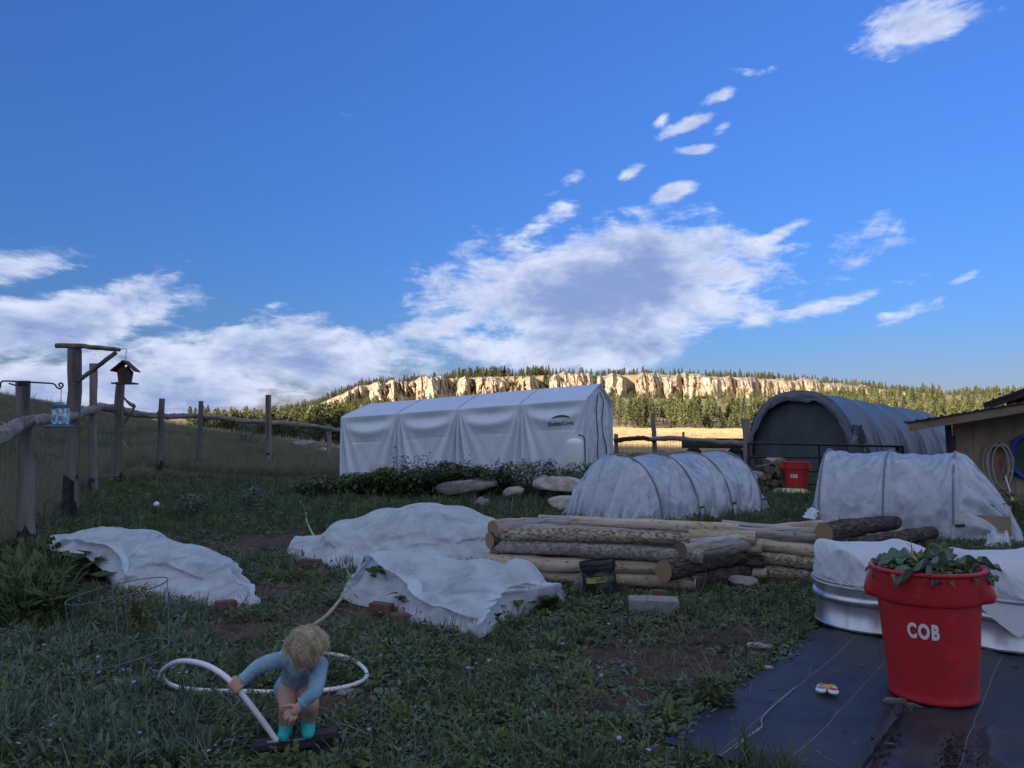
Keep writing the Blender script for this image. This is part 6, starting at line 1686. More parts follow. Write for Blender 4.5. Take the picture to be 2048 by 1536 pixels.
# ================================================================== RED BINS
M_RED = mat('red_plastic', [(.36, .026, .030), (.50, .020, .026), (.56, .075, .075)], rough=.45, scale=5, detail=12, nrough=.8, contrast=(.36, .74), spec=.45, rough_var=.2, bump=.12, bscale=40)
def bin_(label, loc_, rot, fill, group='red ribbed bins'):
    t = thing('trash_bin', label, 'bin', loc_, rot, group)
    r0, r1, h = .212, .262, .69
    def rz(z): return r0 + (r1 - r0) * (z / h)
    n = 96; prof = [(0, .012, 0), (r0 - .03, .010, 0), (r0 - .012, 0, 0), (r0 - .002, .006, 0), (r0, .018, 0)] + [(rz(z) - .006, z, 0) for z in np.linspace(.03, .505, 14)] + \
        [(rz(.515) - .006, .515, 0), (rz(.52) + .004, .520, .35), (rz(.53) + .007, .528, .9), (rz(.55) + .008, .55, 1.0), (rz(.58) + .008, .585, .82), (rz(.62) + .008, .62, .52), (rz(.65) + .008, .65, .24), (rz(.668) + .008, .672, .06),
         (rz(.67) + .016, .676, 0), (rz(.68) + .018, .686, 0), (rz(.69) + .012, .695, 0), (rz(.69) + .002, .696, 0), (rz(.68) - .008, .690, 0), (rz(.60) - .010, .60, 0), (rz(.2) - .012, .2, 0), (0, .03, 0)]
    vs = []
    for (r, z, k) in prof:
        for i in range(n):
            a = 2 * math.pi * i / n
            ex = 0
            for a0 in (0.0, math.pi):               # moulded handles flare out at both sides
                da = abs((a - a0 + math.pi) % (2 * math.pi) - math.pi); ex = max(ex, float(np.clip((R(24) - da) / R(7), 0, 1)))
            vs.append(((r + .048 * k * ex) * math.cos(a), (r + .048 * k * ex) * math.sin(a), z))
    K = len(prof); mb = MB(); mb.add(vs, [(i * n + k, i * n + (k + 1) % n, (i + 1) * n + (k + 1) % n, (i + 1) * n + k) for i in range(K - 1) for k in range(n)])
    mb.build('body', M_RED, t, sharp=50)
    V, Fc = text_mesh('COB', .104, xscale=.60, bold=.0052, space=1.22)
    z = V[:, 1] + .384; th = -math.pi / 2 - .14 + V[:, 0] / .236
    rr = np.array([rz(q) for q in z]) - .0045 + .0012
    mb = MB(); mb.add(np.stack([rr * np.cos(th), rr * np.sin(th), z], -1).tolist(), Fc); mb.build('lettering', mat('white_stencil', (.74, .72, .70), rough=.6), t, smooth=False)
    t.scale = (.968, .968, .93)
    return t
pb = gz(1868, 1421, .03); pbd = Vector((pb.x, pb.y, 0)).normalized() * .206; pb = Vector((pb.x + pbd.x, pb.y + pbd.y, 0))
bt = bin_('red bin marked COB heaped with collard leaves, standing on the weed fabric', (pb.x, pb.y, Hz(pb.x, pb.y) + .045), (R(0), R(-1.4), R(-28)), True)
pf = P(1593, 985, 15.6)
bin_('far red bin marked COB in front of the firewood heap', (pf.x, pf.y, Hz(pf.x, pf.y)), (0, 0, R(-24)), False)
def bin_fill():
    rr = np.random.default_rng(12); b = Vector((pb.x, pb.y, Hz(pb.x, pb.y) + .045))
    V, Fq, mi = [], [], []
    for i in range(620):
        q = rr.uniform(0, 1) ** .5 * .222; th = rr.uniform(0, 6.28); z = .608 + .07 * (1 - (q / .25) ** 2) * rr.uniform(.2, 1)
        k0 = len(Fq)
        leaf_quads(np.array([q * math.cos(th), q * math.sin(th), z]), np.array([rr.normal(), rr.normal(), rr.uniform(-.2, .5)]), np.array([0, 0, 1.]), rr.uniform(.03, .10), rr.uniform(.012, .05), .3, .3, V, Fq)
        mi += [int(rr.choice([0, 0, 1, 2]))] * (len(Fq) - k0)
    M_STRAW = mat('dry_stems', [(.16, .12, .06), (.30, .24, .13)], rough=.8, scale=20)
    o = link('plant_scraps', np_mesh('plant_scraps', np.array(V), np.array(Fq), [M_LEAF, M_STRAW, M_LEAF_Y], smooth=False, midx=mi)); o.location = b
    tag(o, 'chopped stems and small leaves heaped in the near red bin', 'plant scraps'); o['kind'] = 'stuff'
    st = thing('root_tuft', 'wispy pale roots sticking up from the leaves in the near red bin', 'roots', b + Vector((-.06, .02, .655)))
    mb = MB(); r2 = random.Random(8)
    for i in range(9):
        a = Vector((r2.uniform(-.02, .02), r2.uniform(-.02, .02), 0)); e = a + Vector((r2.uniform(-.07, .05), r2.uniform(-.03, .03), r2.uniform(.05, .13)))
        mb.tube(lerp_path([a, a.lerp(e, .5) + Vector((r2.uniform(-.02, .02), 0, .01)), e], 6), [.004, .0035, .003, .0025, .002, .0015, .001], 4)
    mb.build('strands', M_STRAW, st)
    # big collard leaves: cupped blades with ruffled rims and a pale rib
    def collard(name_label, off, yaw, pitch, roll, ln, wd, seed):
        n, m = 22, 15; T, S = np.meshgrid(np.linspace(0, 1, n), np.linspace(-1, 1, m), indexing='ij')
        prof = np.clip(np.sin(np.pi * np.clip(T, 0, 1) ** .75) ** .6, .05, 1) * (1 + .10 * np.sin(T * 23 + seed) * np.abs(S))
        x = T * ln; y = S * wd / 2 * prof
        z = .05 * ln * np.sin(T * 3.0) - .35 * ln * T ** 2.2 + .16 * wd * S ** 2 + .022 * np.sin(T * 19 + 3 * S + seed) * np.abs(S) ** 1.5 + .008 * np.cos(S * 9) + .006 * (fbm(T * 12, S * 8, 2, seed) - .5)
        Mx = Euler((roll, pitch, yaw)).to_matrix(); Vv = np.stack([x, y, z], -1) @ np.array(Mx).T
        t = thing('collard_leaf', name_label, 'leaf', b + Vector(off), group='collard leaves on the bin')
        me = np_mesh('blade', Vv, grid_faces(n, m), [M_LEAF_B]); link('blade', me, t); t.location.z -= .045
        mb = MB(); mb.tube([Vector(Vv[i, m // 2]) + Vector((0, 0, .002)) for i in range(0, n - 3, 2)], [.006 - .0003 * i for i in range(0, n - 3, 2)], 5); mb.build('midrib', M_LEAF_Y, t)
    collard('flat blue-green collard leaf drooping over the left rim of the near bin', (-.02, -.10, .690), R(195), R(-4), R(22), .27, .20, 1)
    collard('curled collard leaf draped over the middle of the heap in the near bin', (.00, .06, .72), R(-50), R(8), R(-25), .25, .19, 2)
    collard('upright collard leaf at the back of the heap in the near bin', (.04, .06, .685), R(20), R(-28), R(50), .21, .12, 3)
    collard('narrow collard leaf hanging over the right rim of the near bin', (.10, .00, .682), R(8), R(-14), R(-20), .26, .10, 4)
    collard('small dark collard leaf sticking out beyond the right rim of the near bin', (.17, -.02, .672), R(-6), R(2), R(25), .17, .08, 5)
    r9 = np.random.default_rng(77)
    for k, w in enumerate(('torn collard leaf at the left of the heap', 'folded collard leaf at the front of the heap', 'small collard leaf at the front right of the heap', 'crumpled collard leaf at the back left of the heap', 'dull collard leaf on the right of the heap')):
        a = (2.9, 4.4, 5.4, 2.2, .2)[k]; collard(w + ' in the near bin', (.13 * math.cos(a), .13 * math.sin(a), .665 + .02 * (k % 2)), a + r9.uniform(-.6, .6), r9.uniform(-.35, .1), r9.uniform(-.6, .6), r9.uniform(.13, .19), r9.uniform(.09, .13), 11 + k)
    collard('broad collard leaf behind the left one in the near bin', (-.05, .05, .70), R(160), R(-10), R(-15), .18, .15, 6)
bin_fill()

# bag of soil by the far bin
def soil_bag():
    p = P(1583, 984, 15.1); t = thing('soil_bag', 'yellow and dark plastic sack lying before the far red bin', 'sack', (p.x, p.y, Hz(p.x, p.y)), (0, 0, -.15))
    n = 30; U, W = np.meshgrid(np.linspace(-1, 1, n), np.linspace(-1, 1, n)); e = (1 - np.abs(U) ** 5) * (1 - np.abs(W) ** 4)
    for sgn, nm in ((1, 'top_face'), (-1, 'underside')):
        V = np.stack([U * .34, W * .2, .07 + sgn * .07 * e ** .6 + .02 * (fbm(U * 3, W * 3, 3, 4) - .5)], -1)
        link(nm, np_mesh(nm, V, grid_faces(n, n), [mat('sack_print' if sgn > 0 else 'sack_back', [(.03, .05, .04), (.45, .44, .22), (.55, .55, .45)] if sgn > 0 else (.3, .3, .26), rough=.4, scale=3, contrast=(.38, .6))]), t)
soil_bag()
# ================================================================== WHITE PIPE, CHILD
M_PIPE = mat('white_pex_pipe', [(.66, .66, .68), (.76, .76, .77)], rough=.35, scale=8, spec=.45)
pipe_pts = [P(553, 1481, 3.24), P(515, 1428, 3.22), P(471, 1373, 3.21), P(435, 1342, 3.25), P(398, 1326, 3.34), P(358, 1323, 3.48), P(330, 1337, 3.66), P(324, 1352, 3.80), P(338, 1368, 3.92),
            gz(375, 1378, .03), gz(430, 1382, .03), gz(500, 1383, .02), gz(565, 1384, .02), gz(635, 1382, .02), gz(695, 1373, .02), gz(728, 1359, .02), gz(733, 1345, .02), gz(718, 1328, .02), gz(690, 1314, .02), gz(655, 1307, .02), gz(632, 1306, .02)]
pipe_path = lerp_path(pipe_pts, 150)
pipe = thing('plastic_pipe', 'long bent white plastic pipe looped on the grass and held by the child', 'pipe', pipe_pts[9])
mb = MB(); mb.tube([q - pipe.location for q in pipe_path], .0118, 14, cap=1); mb.build('tube', M_PIPE, pipe)
mb = MB(); e = pipe_path[-1] - pipe.location; mb.tube([e, e + (pipe_path[-1] - pipe_path[-4]).normalized() * .05], .019, 12); mb.build('coupling', mat('yellow_coupling', (.45, .38, .10), rough=.5), pipe)

def child():
    Z0 = 3.34
    def J(u, v, dy): return P(u, v, Z0 + dy)
    org = gz(592, 1480)
    t = thing('person', 'small blond toddler in pale blue bodysuit and turquoise socks bending to lift the white pipe', 'person', org)
    def skinmat(nm, c):
        m = mat(nm, [[q * .92 for q in c], c], rough=.55, scale=9, spec=.35); b = m.node_tree.nodes['Principled BSDF']
        b.inputs['Subsurface Weight'].default_value = .15; b.inputs['Subsurface Radius'].default_value = (.02, .008, .004); b.inputs['Subsurface Scale'].default_value = .3
        return m
    M_SKIN = skinmat('skin', (.50, .29, .215))
    M_SUIT = mat('pale_blue_cotton', [(.20, .33, .42), (.26, .40, .49)], rough=.85, scale=14, bump=.25, bscale=60, spec=.15)
    M_SOCK = mat('turquoise_knit', [(.03, .42, .38), (.05, .52, .47)], rough=.85, scale=30, bump=.3, spec=.15)
    M_HAIR = mat('blond_hair', [(.36, .28, .17), (.56, .46, .31), (.70, .61, .45)], rough=.6, scale=22, spec=.3)
    def chain(mb, pts, rad): mb.tube(lerp_path([p - org for p in pts], (len(pts) - 1) * 5), list(np.interp(np.linspace(0, len(rad) - 1, (len(pts) - 1) * 5 + 1), range(len(rad)), rad)), 14, round_=True)
    body = MB()
    hip = [J(575, 1376, .085), J(613, 1374, .09)]; knee = [J(575, 1413, -.055), J(621, 1409, -.05)]; ank = [J(571, 1452, .015), J(616, 1446, .015)]
    pel = J(594, 1368, .10); belly = J(598, 1345, .045); chest = J(603, 1326, -.02); nk = J(608, 1312, -.065)
    sh = [J(570, 1318, -.035), J(637, 1330, -.055)]; elb = [J(522, 1331, -.075), J(631, 1379, -.145)]; wr = [J(484, 1361, -.115), J(604, 1407, -.175)]
    for k in (0, 1):
        chain(body, [hip[k], hip[k].lerp(knee[k], .55) + Vector((0, 0, .008)), knee[k]], [.052, .046, .036])
        chain(body, [knee[k], knee[k].lerp(ank[k], .45) + Vector((0, .008, 0)), ank[k], ank[k] + Vector((0, .004, -.03))], [.036, .036, .026, .024])
        chain(body, [sh[k], elb[k], wr[k]], [.022, .022, .0185])
    chain(body, [pel, belly, chest, nk], [.056, .056, .048, .034]); chain(body, [sh[0].lerp(sh[1], .15), sh[0].lerp(sh[1], .85)], [.030, .030])
    # head
    hc = J(613, 1299, -.115)
    fwd = Vector((-.10, -.70, -.70)).normalized(); right = fwd.cross(Vector((0.06, -.6, .75))).normalized(); up = right.cross(fwd).normalized()
    chain(body, [nk, hc + up * -.02], [.034, .036])
    bm = bmesh.new(); bmesh.ops.create_icosphere(bm, subdivisions=5, radius=1.0)
    V = np.array([v.co[:] for v in bm.verts]); Fh = [[v.index for v in f.verts] for f in bm.faces]; bm.free()
    x, f, u = V[:, 0], V[:, 1], V[:, 2]                  # right, forward, up
    hv = np.stack([x * .067 * (1 + .10 * np.clip(u, 0, 1)), f * .080, u * .083], -1)
    jaw = np.clip(-u - .1, 0, 1); hv[:, 0] *= 1 - .28 * jaw; 
    def bump(cx, cu, w, a):
        g = np.exp(-(((hv[:, 0] - cx) / w) ** 2 + ((hv[:, 2] - cu) / w) ** 2)) * (f > 0) * a; hv[:, 1] += g
    bump(0, -.020, .011, .015); bump(0, -.006, .009, .006); bump(-.026, -.002, .013, -.007); bump(.026, -.002, .013, -.007); bump(-.026, -.003, .007, .004); bump(.026, -.003, .007, .004)
    bump(-.034, -.032, .020, .008); bump(.034, -.032, .020, .008); bump(0, -.042, .014, .004); bump(0, -.045, .004, -.003); bump(0, -.064, .013, .008); bump(0, .045, .04, .005)
    def hw(p): return hc - org + right * p[0] + fwd * p[1] + up * p[2]
    body.add([hw(p) for p in hv], Fh)
    for s in (-1, 1):                                   # ears
        body.tube([hw((s * .066, -.006, .006)), hw((s * .073, -.012, .012)), hw((s * .073, -.014, -.008)), hw((s * .066, -.006, -.018))], [.007, .008, .008, .006], 8, round_=True)
    # free hand: palm and five fingers
    a, b = wr[1], J(589, 1423, -.19)
    chain(body, [a, a.lerp(b, .6), b], [.018, .020, .018])
    kn = [J(579, 1419, -.192), J(581, 1426, -.195), J(586, 1430, -.194), J(593, 1431, -.188)]
    tips = [(J(570, 1429, -.205), J(566, 1437, -.198)), (J(573, 1436, -.21), J(570, 1446, -.200)), (J(581, 1440, -.208), J(578, 1450, -.198)), (J(589, 1438, -.20), J(586, 1447, -.19))]
    for q, (m_, e) in zip(kn, tips): chain(body, [b.lerp(q, .3), q, m_, e], [.0085, .0076, .0068, .0054])
    chain(body, [a.lerp(b, .45), J(582, 1411, -.195), J(573, 1412, -.203), J(565, 1414, -.205)], [.010, .0088, .0075, .0058])
    # gripping hand: fingers close round the pipe
    i0 = min(range(len(pipe_path)), key=lambda i: (pipe_path[i] - J(471, 1373, -.13)).length)
    pc = pipe_path[i0]; ax = (pipe_path[i0 + 3] - pipe_path[i0 - 3]).normalized()
    w = (wr[0] - pc); w = (w - ax * w.dot(ax)).normalized(); c = ax.cross(w); c = -c if c.y > 0 else c
    chain(body, [wr[0], wr[0].lerp(pc + w * .026, .55), pc + w * .026], [.0185, .021, .020])
    for k in range(4):
        o = pc + ax * (.021 - .0135 * k); Rr = .0128 + .0068
        chain(body, [wr[0].lerp(o + w * .03, .75)] + [o + (w * math.cos(th) + c * math.sin(th)) * (Rr + .004 * (th < .6)) for th in (R(15), R(70), R(120), R(175), R(215))], [.0085, .0082, .0076, .0072, .0066, .0058])
    o = pc + ax * .030
    chain(body, [wr[0].lerp(pc, .55), o + w * .022 - c * .012, o - c * .020 + ax * .004, o - w * .010 - c * .016 + ax * .008], [.0105, .0090, .0078, .006])
    o_ = body.build('body', M_SKIN, t, sharp=0)
    def fuse(o, vx, it=5):
        md = o.modifiers.new('fuse', 'REMESH'); md.mode = 'VOXEL'; md.voxel_size = vx; md.use_smooth_shade = True
        md = o.modifiers.new('soften', 'SMOOTH'); md.factor = .5; md.iterations = it
    fuse(o_, .0032, 4)
    # bodysuit: sleeves to the wrist, legs bare
    suit = MB()
    chain(suit, [pel + Vector((0, .0, -.006)), belly, chest, nk.lerp(chest, .35)], [.074, .074, .068, .050])
    chain(suit, [sh[0], chest, sh[1]], [.042, .055, .042])
    for k in (0, 1):
        chain(suit, [chest.lerp(sh[k], .6), sh[k], elb[k], wr[k].lerp(elb[k], .10)], [.042, .038, .033, .026])
        chain(suit, [pel, hip[k], hip[k].lerp(knee[k], .22)], [.06, .060, .054])
    for i, (k, f0) in enumerate(((0, .35), (0, .65), (0, .9), (1, .5), (1, .8))):   # soft creases round the sleeves
        q = sh[k].lerp(elb[k], f0 * 1.0); 
        suit.tube([q - org + Vector((0, 0, .0)), q - org + (elb[k] - sh[k]).normalized() * .010], [.036, .035], 12, round_=True)
    so = suit.build('bodysuit', M_SUIT, t, sharp=0); fuse(so, .0045, 4)
    tx = bpy.data.textures.new('cotton_folds', 'CLOUDS'); tx.noise_scale = .045
    md = so.modifiers.new('folds', 'DISPLACE'); md.texture = tx; md.strength = .009; md.mid_level = .5
    cuff = MB()
    for k in (0, 1):
        d = (wr[k] - elb[k]).normalized(); q = wr[k].lerp(elb[k], .13) - org; cuff.tube([q, q + d * .012], .0275, 16)
    cuff.build('cuffs', M_SUIT, t)
    for k, toe in ((0, J(566, 1474, -.055)), (1, J(617, 1468, -.05))):
        s = MB(); top = ank[k].lerp(knee[k], .10)
        chain(s, [top, ank[k] + Vector((0, .006, -.012)), ank[k] + Vector((0, .004, -.034))], [.0305, .031, .029])
        chain(s, [ank[k] + Vector((0, .012, -.036)), ank[k].lerp(toe, .5) + Vector((0, 0, -.012)), toe], [.028, .029, .023])
        o2 = s.build('sock', M_SOCK, t, sharp=0); fuse(o2, .004, 4)
    # face marks: lowered lashes, brows, lips
    mk = MB()
    for s in (-1, 1): mk.tube([hw((s * (.026 + q), .0735 - abs(q) * .3 - (.002 if s * q > 0 else 0), -.009 - abs(q) * .1)) for q in (-.010, -.004, .004, .010)], .0015, 6)
    mk.build('lashes', mat('dark_lashes', (.06, .035, .02)), t)
    mk = MB(); mk.tube([hw((q, .0755 - abs(q) * .25, -.0455)) for q in (-.013, -.005, .005, .013)], [.002, .004, .004, .002], 8, round_=True); mk.build('lips', skinmat('lip', (.42, .16, .14)), t)
    # hair: a close cap and several hundred loose curls
    r = np.random.default_rng(6); cap = MB()
    sel = (u > .22 + .55 * np.clip(f, 0, 1) - .55 * np.clip(-f, 0, 1)); keep = [tuple(fc) for fc in Fh if all(sel[i] for i in fc)]
    nrm = V / np.linalg.norm(V, axis=1)[:, None]; cv = hv + nrm * (.008 + .007 * (fbm(V[:, 0] * 5 + V[:, 2] * 3, V[:, 1] * 5, 3, 4)))[:, None]
    used = sorted({i for fc in keep for i in fc}); mp = {i: k for k, i in enumerate(used)}
    cap.add([hw(cv[i]) for i in used], [tuple(mp[i] for i in fc) for fc in keep]); hair = cap.build('hair', M_HAIR, t, sharp=0)
    cu = MB(); idx = r.choice(np.array(used), 1500)
    for i in idx:
        p0 = hw(cv[i]); n0 = (right * nrm[i][0] + fwd * nrm[i][1] + up * nrm[i][2]).normalized()
        sw = n0.cross(Vector(r.normal(0, 1, 3))).normalized(); s2 = n0.cross(sw); ln = r.uniform(.012, .040); rad = r.uniform(.003, .010); ph = r.uniform(0, 6.28)
        pts = [p0 - n0 * .004 + n0 * (ln * .55 * q) + sw * (ln * .6 * q) + (sw * math.cos(ph + 6 * q) + s2 * math.sin(ph + 6 * q)) * rad * (.3 + q) + Vector((0, 0, -.010 * q * q)) for q in np.linspace(0, 1, 8)]
        cu.tube(pts, [.0012, .0013, .0013, .0012, .0011, .0010, .0008, .0005], 3, cap=0)
    for i in r.choice(np.array(used), 260):           # longer loose ringlets that break the outline
        p0 = hw(cv[i]); n0 = (right * nrm[i][0] + fwd * nrm[i][1] + up * nrm[i][2]).normalized()
        sw = n0.cross(Vector(r.normal(0, 1, 3))).normalized(); s2 = n0.cross(sw); ln = r.uniform(.035, .062); rad = r.uniform(.005, .009); ph = r.uniform(0, 6.28)
        cu.tube([p0 + n0 * (ln * .42 * q) + sw * (ln * .5 * q) + (sw * math.cos(ph + 8 * q) + s2 * math.sin(ph + 8 * q)) * rad * (.3 + q) + Vector((0, 0, -.016 * q * q)) for q in np.linspace(0, 1, 10)], [.0011] * 6 + [.0009, .0008, .0006, .0004], 3, cap=0)
    cu.build('curls', M_HAIR, hair, sharp=0)
    return t
child()

# dark broken board under the child's feet
def plank():
    M = mat('dark_wet_board', [(.035, .028, .028), (.085, .070, .070)], rough=.7, scale=9, stretch=(.2, 1, 1), bump=.4)
    p = gz(585, 1494, .012); t = thing('board', 'dark broken board lying before the toddler, pipe end on it', 'board', p, (0, 0, R(4)))
    mb = MB(); mb.box((-.03, .0, .018), (.27, .075, .024), Matrix.Rotation(R(-3), 3, 'Y')); mb.build('lower_board', M, t, smooth=False)
    mb = MB(); mb.box((.085, .03, .036), (.20, .07, .020), Matrix.Rotation(R(-5), 3, 'Y') @ Matrix.Rotation(R(9), 3, 'Z')); mb.build('upper_board', M, t, smooth=False)
    mb = MB(); mb.box((-.02, -.012, .034), (.17, .012, .006), Matrix.Rotation(R(-4), 3, 'Y')); mb.build('pale_edge', mat('pale_splinter', (.36, .33, .31)), t, smooth=False)
plank()

# ================================================================== TOMATO CAGE, HOSE, TOY, SCRAPS
def cage():
    M = mat('grey_green_wire', [(.06, .085, .08), (.13, .16, .155)], rough=.5, metal=.3, scale=10)
    rings = [(236, 1181, 3.85, .232, -9), (248, 1307, 3.65, .198, -9), (253, 1438, 3.46, .147, -8)]
    base = gz(255, 1500); t = thing('tomato_cage', 'round wire tomato cage tilted in the weeds at lower left', 'plant cage', base)
    C = []
    for (u, v, d, r, tl) in rings:
        c = P(u, v, d); tx = Vector((math.cos(R(tl)), 0, -math.sin(R(tl)))); ty = Vector((0, 1, .04)); C.append((c, tx * r, ty * r))
        mb = MB(); mb.tube([c + tx * r * math.cos(a) + ty * r * math.sin(a) - base for a in np.linspace(0, 2 * math.pi, 48, endpoint=False)], .0030, 6, closed=True, cap=0); mb.build('ring', M, t)
    for a in (R(35), R(125), R(215), R(305)):
        pts = [c + x * math.cos(a) + y * math.sin(a) - base for (c, x, y) in C]
        e = pts[-1] + (pts[-1] - pts[-2]) * .25; e.z = max(-.1, -.08)
        mb = MB(); mb.tube(lerp_path(pts + [e], 12), .0016, 6); mb.build('leg', M, t)
cage()
def hose():
    M = mat('pale_green_hose', [(.26, .34, .13), (.36, .43, .20)], rough=.45, scale=6, spec=.4)
    q = [gz(*p) for p in ((583, 985, .02), (597, 991, .02), (611, 996, .03), (600, 1004, .04), (610, 1016, .03), (613, 1040, .03), (621, 1060, .02), (632, 1078, .02), (655, 1100, .02), (690, 1135, .02), (700, 1165, .02), (690, 1188, .02), (677, 1204, .03), (655, 1230, .03), (632, 1247, .03), (612, 1262, .02), (600, 1280, .02))]
    t = thing('garden_hose', 'pale green garden hose snaking over the grass and under the frost cloths', 'hose', q[9])
    mb = MB(); mb.tube([p - t.location for p in lerp_path(q, 120)], .0145, 9); mb.build('tube', M, t)
hose()
def toy():
    p = gz(1655, 1395, .02); t = thing('flower_toy', 'small flower-shaped baby toy with coloured petals on the weed fabric', 'toy', (p.x, p.y, p.z + .030), (0, 0, R(10)))
    W = mat('toy_white', (.78, .78, .78), rough=.3)
    for a, c, nm in ((180, (.03, .25, .60), 'blue'), (100, (.60, .14, .03), 'orange'), (20, (.40, .48, .05), 'lime'), (-70, (.45, .02, .03), 'red')):
        o = Vector((.036 * math.cos(R(a)), .036 * math.sin(R(a)), .012))
        mb = MB(); mb.lathe([(0, -.012), (.020, -.011), (.026, -.004), (.026, .004), (.021, .010), (0, .010)], 24, o); pt = mb.build('petal', W, t); pt['label'] = nm + ' petal with a white rim'
        mb = MB(); mb.lathe([(.0195, .0095), (.0185, .0125), (0, .0145)], 20, o); mb.build('inset', mat('toy_' + nm, c, rough=.35), pt)
    mb = MB(); mb.lathe([(.024, .012), (.023, .026), (.014, .033), (0, .034)], 24); mb.build('centre', mat('toy_amber', (.62, .30, .05), rough=.3), t)
toy()
def bits():
    MS = mat('pale_splinter_wood', [(.34, .33, .33), (.50, .49, .48)], rough=.8, scale=12, bump=.3)
    def lump(name, label, cat, u, v, size, rz, m, z=.0):
        p = gz(u, v, z); t = thing(name, label, cat, p, (0, 0, rz)); bm = bmesh.new(); bmesh.ops.create_icosphere(bm, subdivisions=3, radius=.5)
        rr = random.Random(int(u)); 
        for w in bm.verts:
            k = 1 + .25 * (vn3(w.co * 2.3 + Vector((u, 0, 0)))); w.co = Vector((w.co.x * size[0] * k, w.co.y * size[1] * k, max(-.3, min(.3, w.co.z)) * size[2] * k + size[2] * .3))
        me = bpy.data.meshes.new('chip'); bm.to_mesh(me); bm.free(); me.materials.append(m); me.set_sharp_from_angle(angle=R(30)); link('chip', me, t)
    def vn3(c): return float(fbm(np.array([c.x + c.z]), np.array([c.y - c.z]), 2, 4)[0]) - .5
    lump('wood_chip', 'long white wood chip in the grass left of the weed fabric', 'wood chip', 1520, 1296, (.17, .055, .05), R(-22), MS)
    lump('wood_chip', 'small curled white scrap on the edge of the weed fabric', 'scrap', 1536, 1338, (.06, .022, .03), R(-35), MS, .02)
    lump('twig', 'short dark twig lying on the weed fabric behind the toy', 'twig', 1622, 1349, (.09, .018, .02), R(12), M_LOG_GREY, .02)
    lump('leaf_scrap', 'dull green torn leaf on the bare soil before the log beds', 'leaf', 1447, 1252, (.055, .04, .02), 0, M_LEAF_B, .02)
    lump('flat_stone', 'flat grey stone in the weeds right of the toddler', 'stone', 700, 1388, (.14, .07, .03), R(14), M_STONE_D)
    lump('pot_shard', 'terracotta shard among the flowers inside the tomato cage', 'shard', 272, 1366, (.07, .04, .03), R(30), M_BRICK, .03)
    lump('stone', 'small pale stone in the weeds at the foot of the galvanised tank', 'stone', 1625, 1168, (.10, .07, .06), 0, M_STONE)
    p = gz(1795, 1412, .03); t = thing('bark_stick', 'knobbly grey piece of bark wedged under the near red bin', 'stick', p)
    rr = random.Random(2); mb = MB(); mb.tube(jag(lerp_path([(-.07, .0, .02), (0, -.005, .024), (.05, -.02, .014), (.11, -.035, .008)], 10), .005, rr), [.010, .016, .018, .017, .018, .014, .012, .014, .010, .008, .004], 8, wob=.15); mb.build('bark', M_WOODGREY, t)
    p = P(-3, 1198, 5.9); t = thing('clay_pot', 'terracotta pot cut off by the left edge among the weeds', 'pot', (p.x, p.y, Hz(p.x, p.y)))
    mb = MB(); mb.lathe([(.05, 0), (.075, .14), (.085, .14), (.085, .17), (.075, .17), (.06, .05), (0, .05)], 24); mb.build('pot', mat('terracotta', [(.28, .12, .07), (.36, .17, .10)], rough=.85, scale=8), t)
    p = gz(315, 1035); t = thing('white_flower', 'single white flower head on a stalk in the grass behind the left frost cloth', 'flower', p)
    mb = MB(); mb.tube(lerp_path([(0, 0, 0), (.01, 0, .09), (-.02, 0, .17)], 6), .006, 5); mb.build('stalk', M_LEAF, t)
    mb = MB(); mb.lathe([(0, -.04), (.03, -.03), (.045, 0), (.03, .03), (0, .05)], 12, (-.02, 0, .2)); mb.build('bloom', mat('white_petals', (.7, .68, .66), rough=.7, bump=.4), t)
bits()
# ================================================================== GROUND COVER AND GARDEN PLANTS
M_GRASS = mat('garden_grass', [(.040, .068, .032), (.092, .130, .062), (.14, .17, .088)], rough=.65, scale=1.2, rnd=.0, trans=.25, spec=.25)
M_WEED = mat('grey_green_weeds', [(.056, .092, .058), (.118, .168, .110), (.19, .24, .175)], rough=.6, scale=1.6, trans=.2, spec=.3)
M_DRY = mat('dry_hill_grass', [(.11, .112, .068), (.22, .21, .13), (.33, .305, .20)], rough=.85, scale=.8, trans=.25, spec=.1)
M_PAST = mat('ripe_pasture_grass', [(.44, .33, .17), (.60, .46, .25), (.70, .56, .33)], rough=.9, scale=.5, trans=.2, spec=.05)
M_PURPLE = mat('violet_petals', [(.24, .22, .40), (.38, .36, .55)], rough=.7, scale=20)
def blades(seed, n, h, spread, width, m, lean=.5, name='tuft', hv=.5, curve=.6):
    r = np.random.default_rng(seed); V, Fq = [], []
    for i in range(n):
        a = r.uniform(0, 6.28); q = spread * r.uniform(0, 1) ** .5; b = np.array([q * math.cos(a), q * math.sin(a), -.015])
        th = r.uniform(0, 6.28); dr = np.array([math.cos(th), math.sin(th), 0]); sd = np.array([-math.sin(th), math.cos(th), 0])
        hh = h * r.uniform(1 - hv, 1); ln = lean * r.uniform(.2, 1); k = len(V); w = width * r.uniform(.7, 1.2)
        for t, ww in ((0, .8), (.4, 1), (.75, .7), (1, .08)):
            p = b + dr * hh * ln * (t * (1 - curve) + curve * t * t) + np.array([0, 0, hh * (t - .28 * ln * t * t)])
            V += [p - sd * w * ww / 2, p + sd * w * ww / 2]
        for s in range(3): Fq.append((k + 2 * s, k + 2 * s + 1, k + 2 * s + 3, k + 2 * s + 2))
    return np_mesh(name, np.array(V), np.array(Fq), [m], smooth=False)
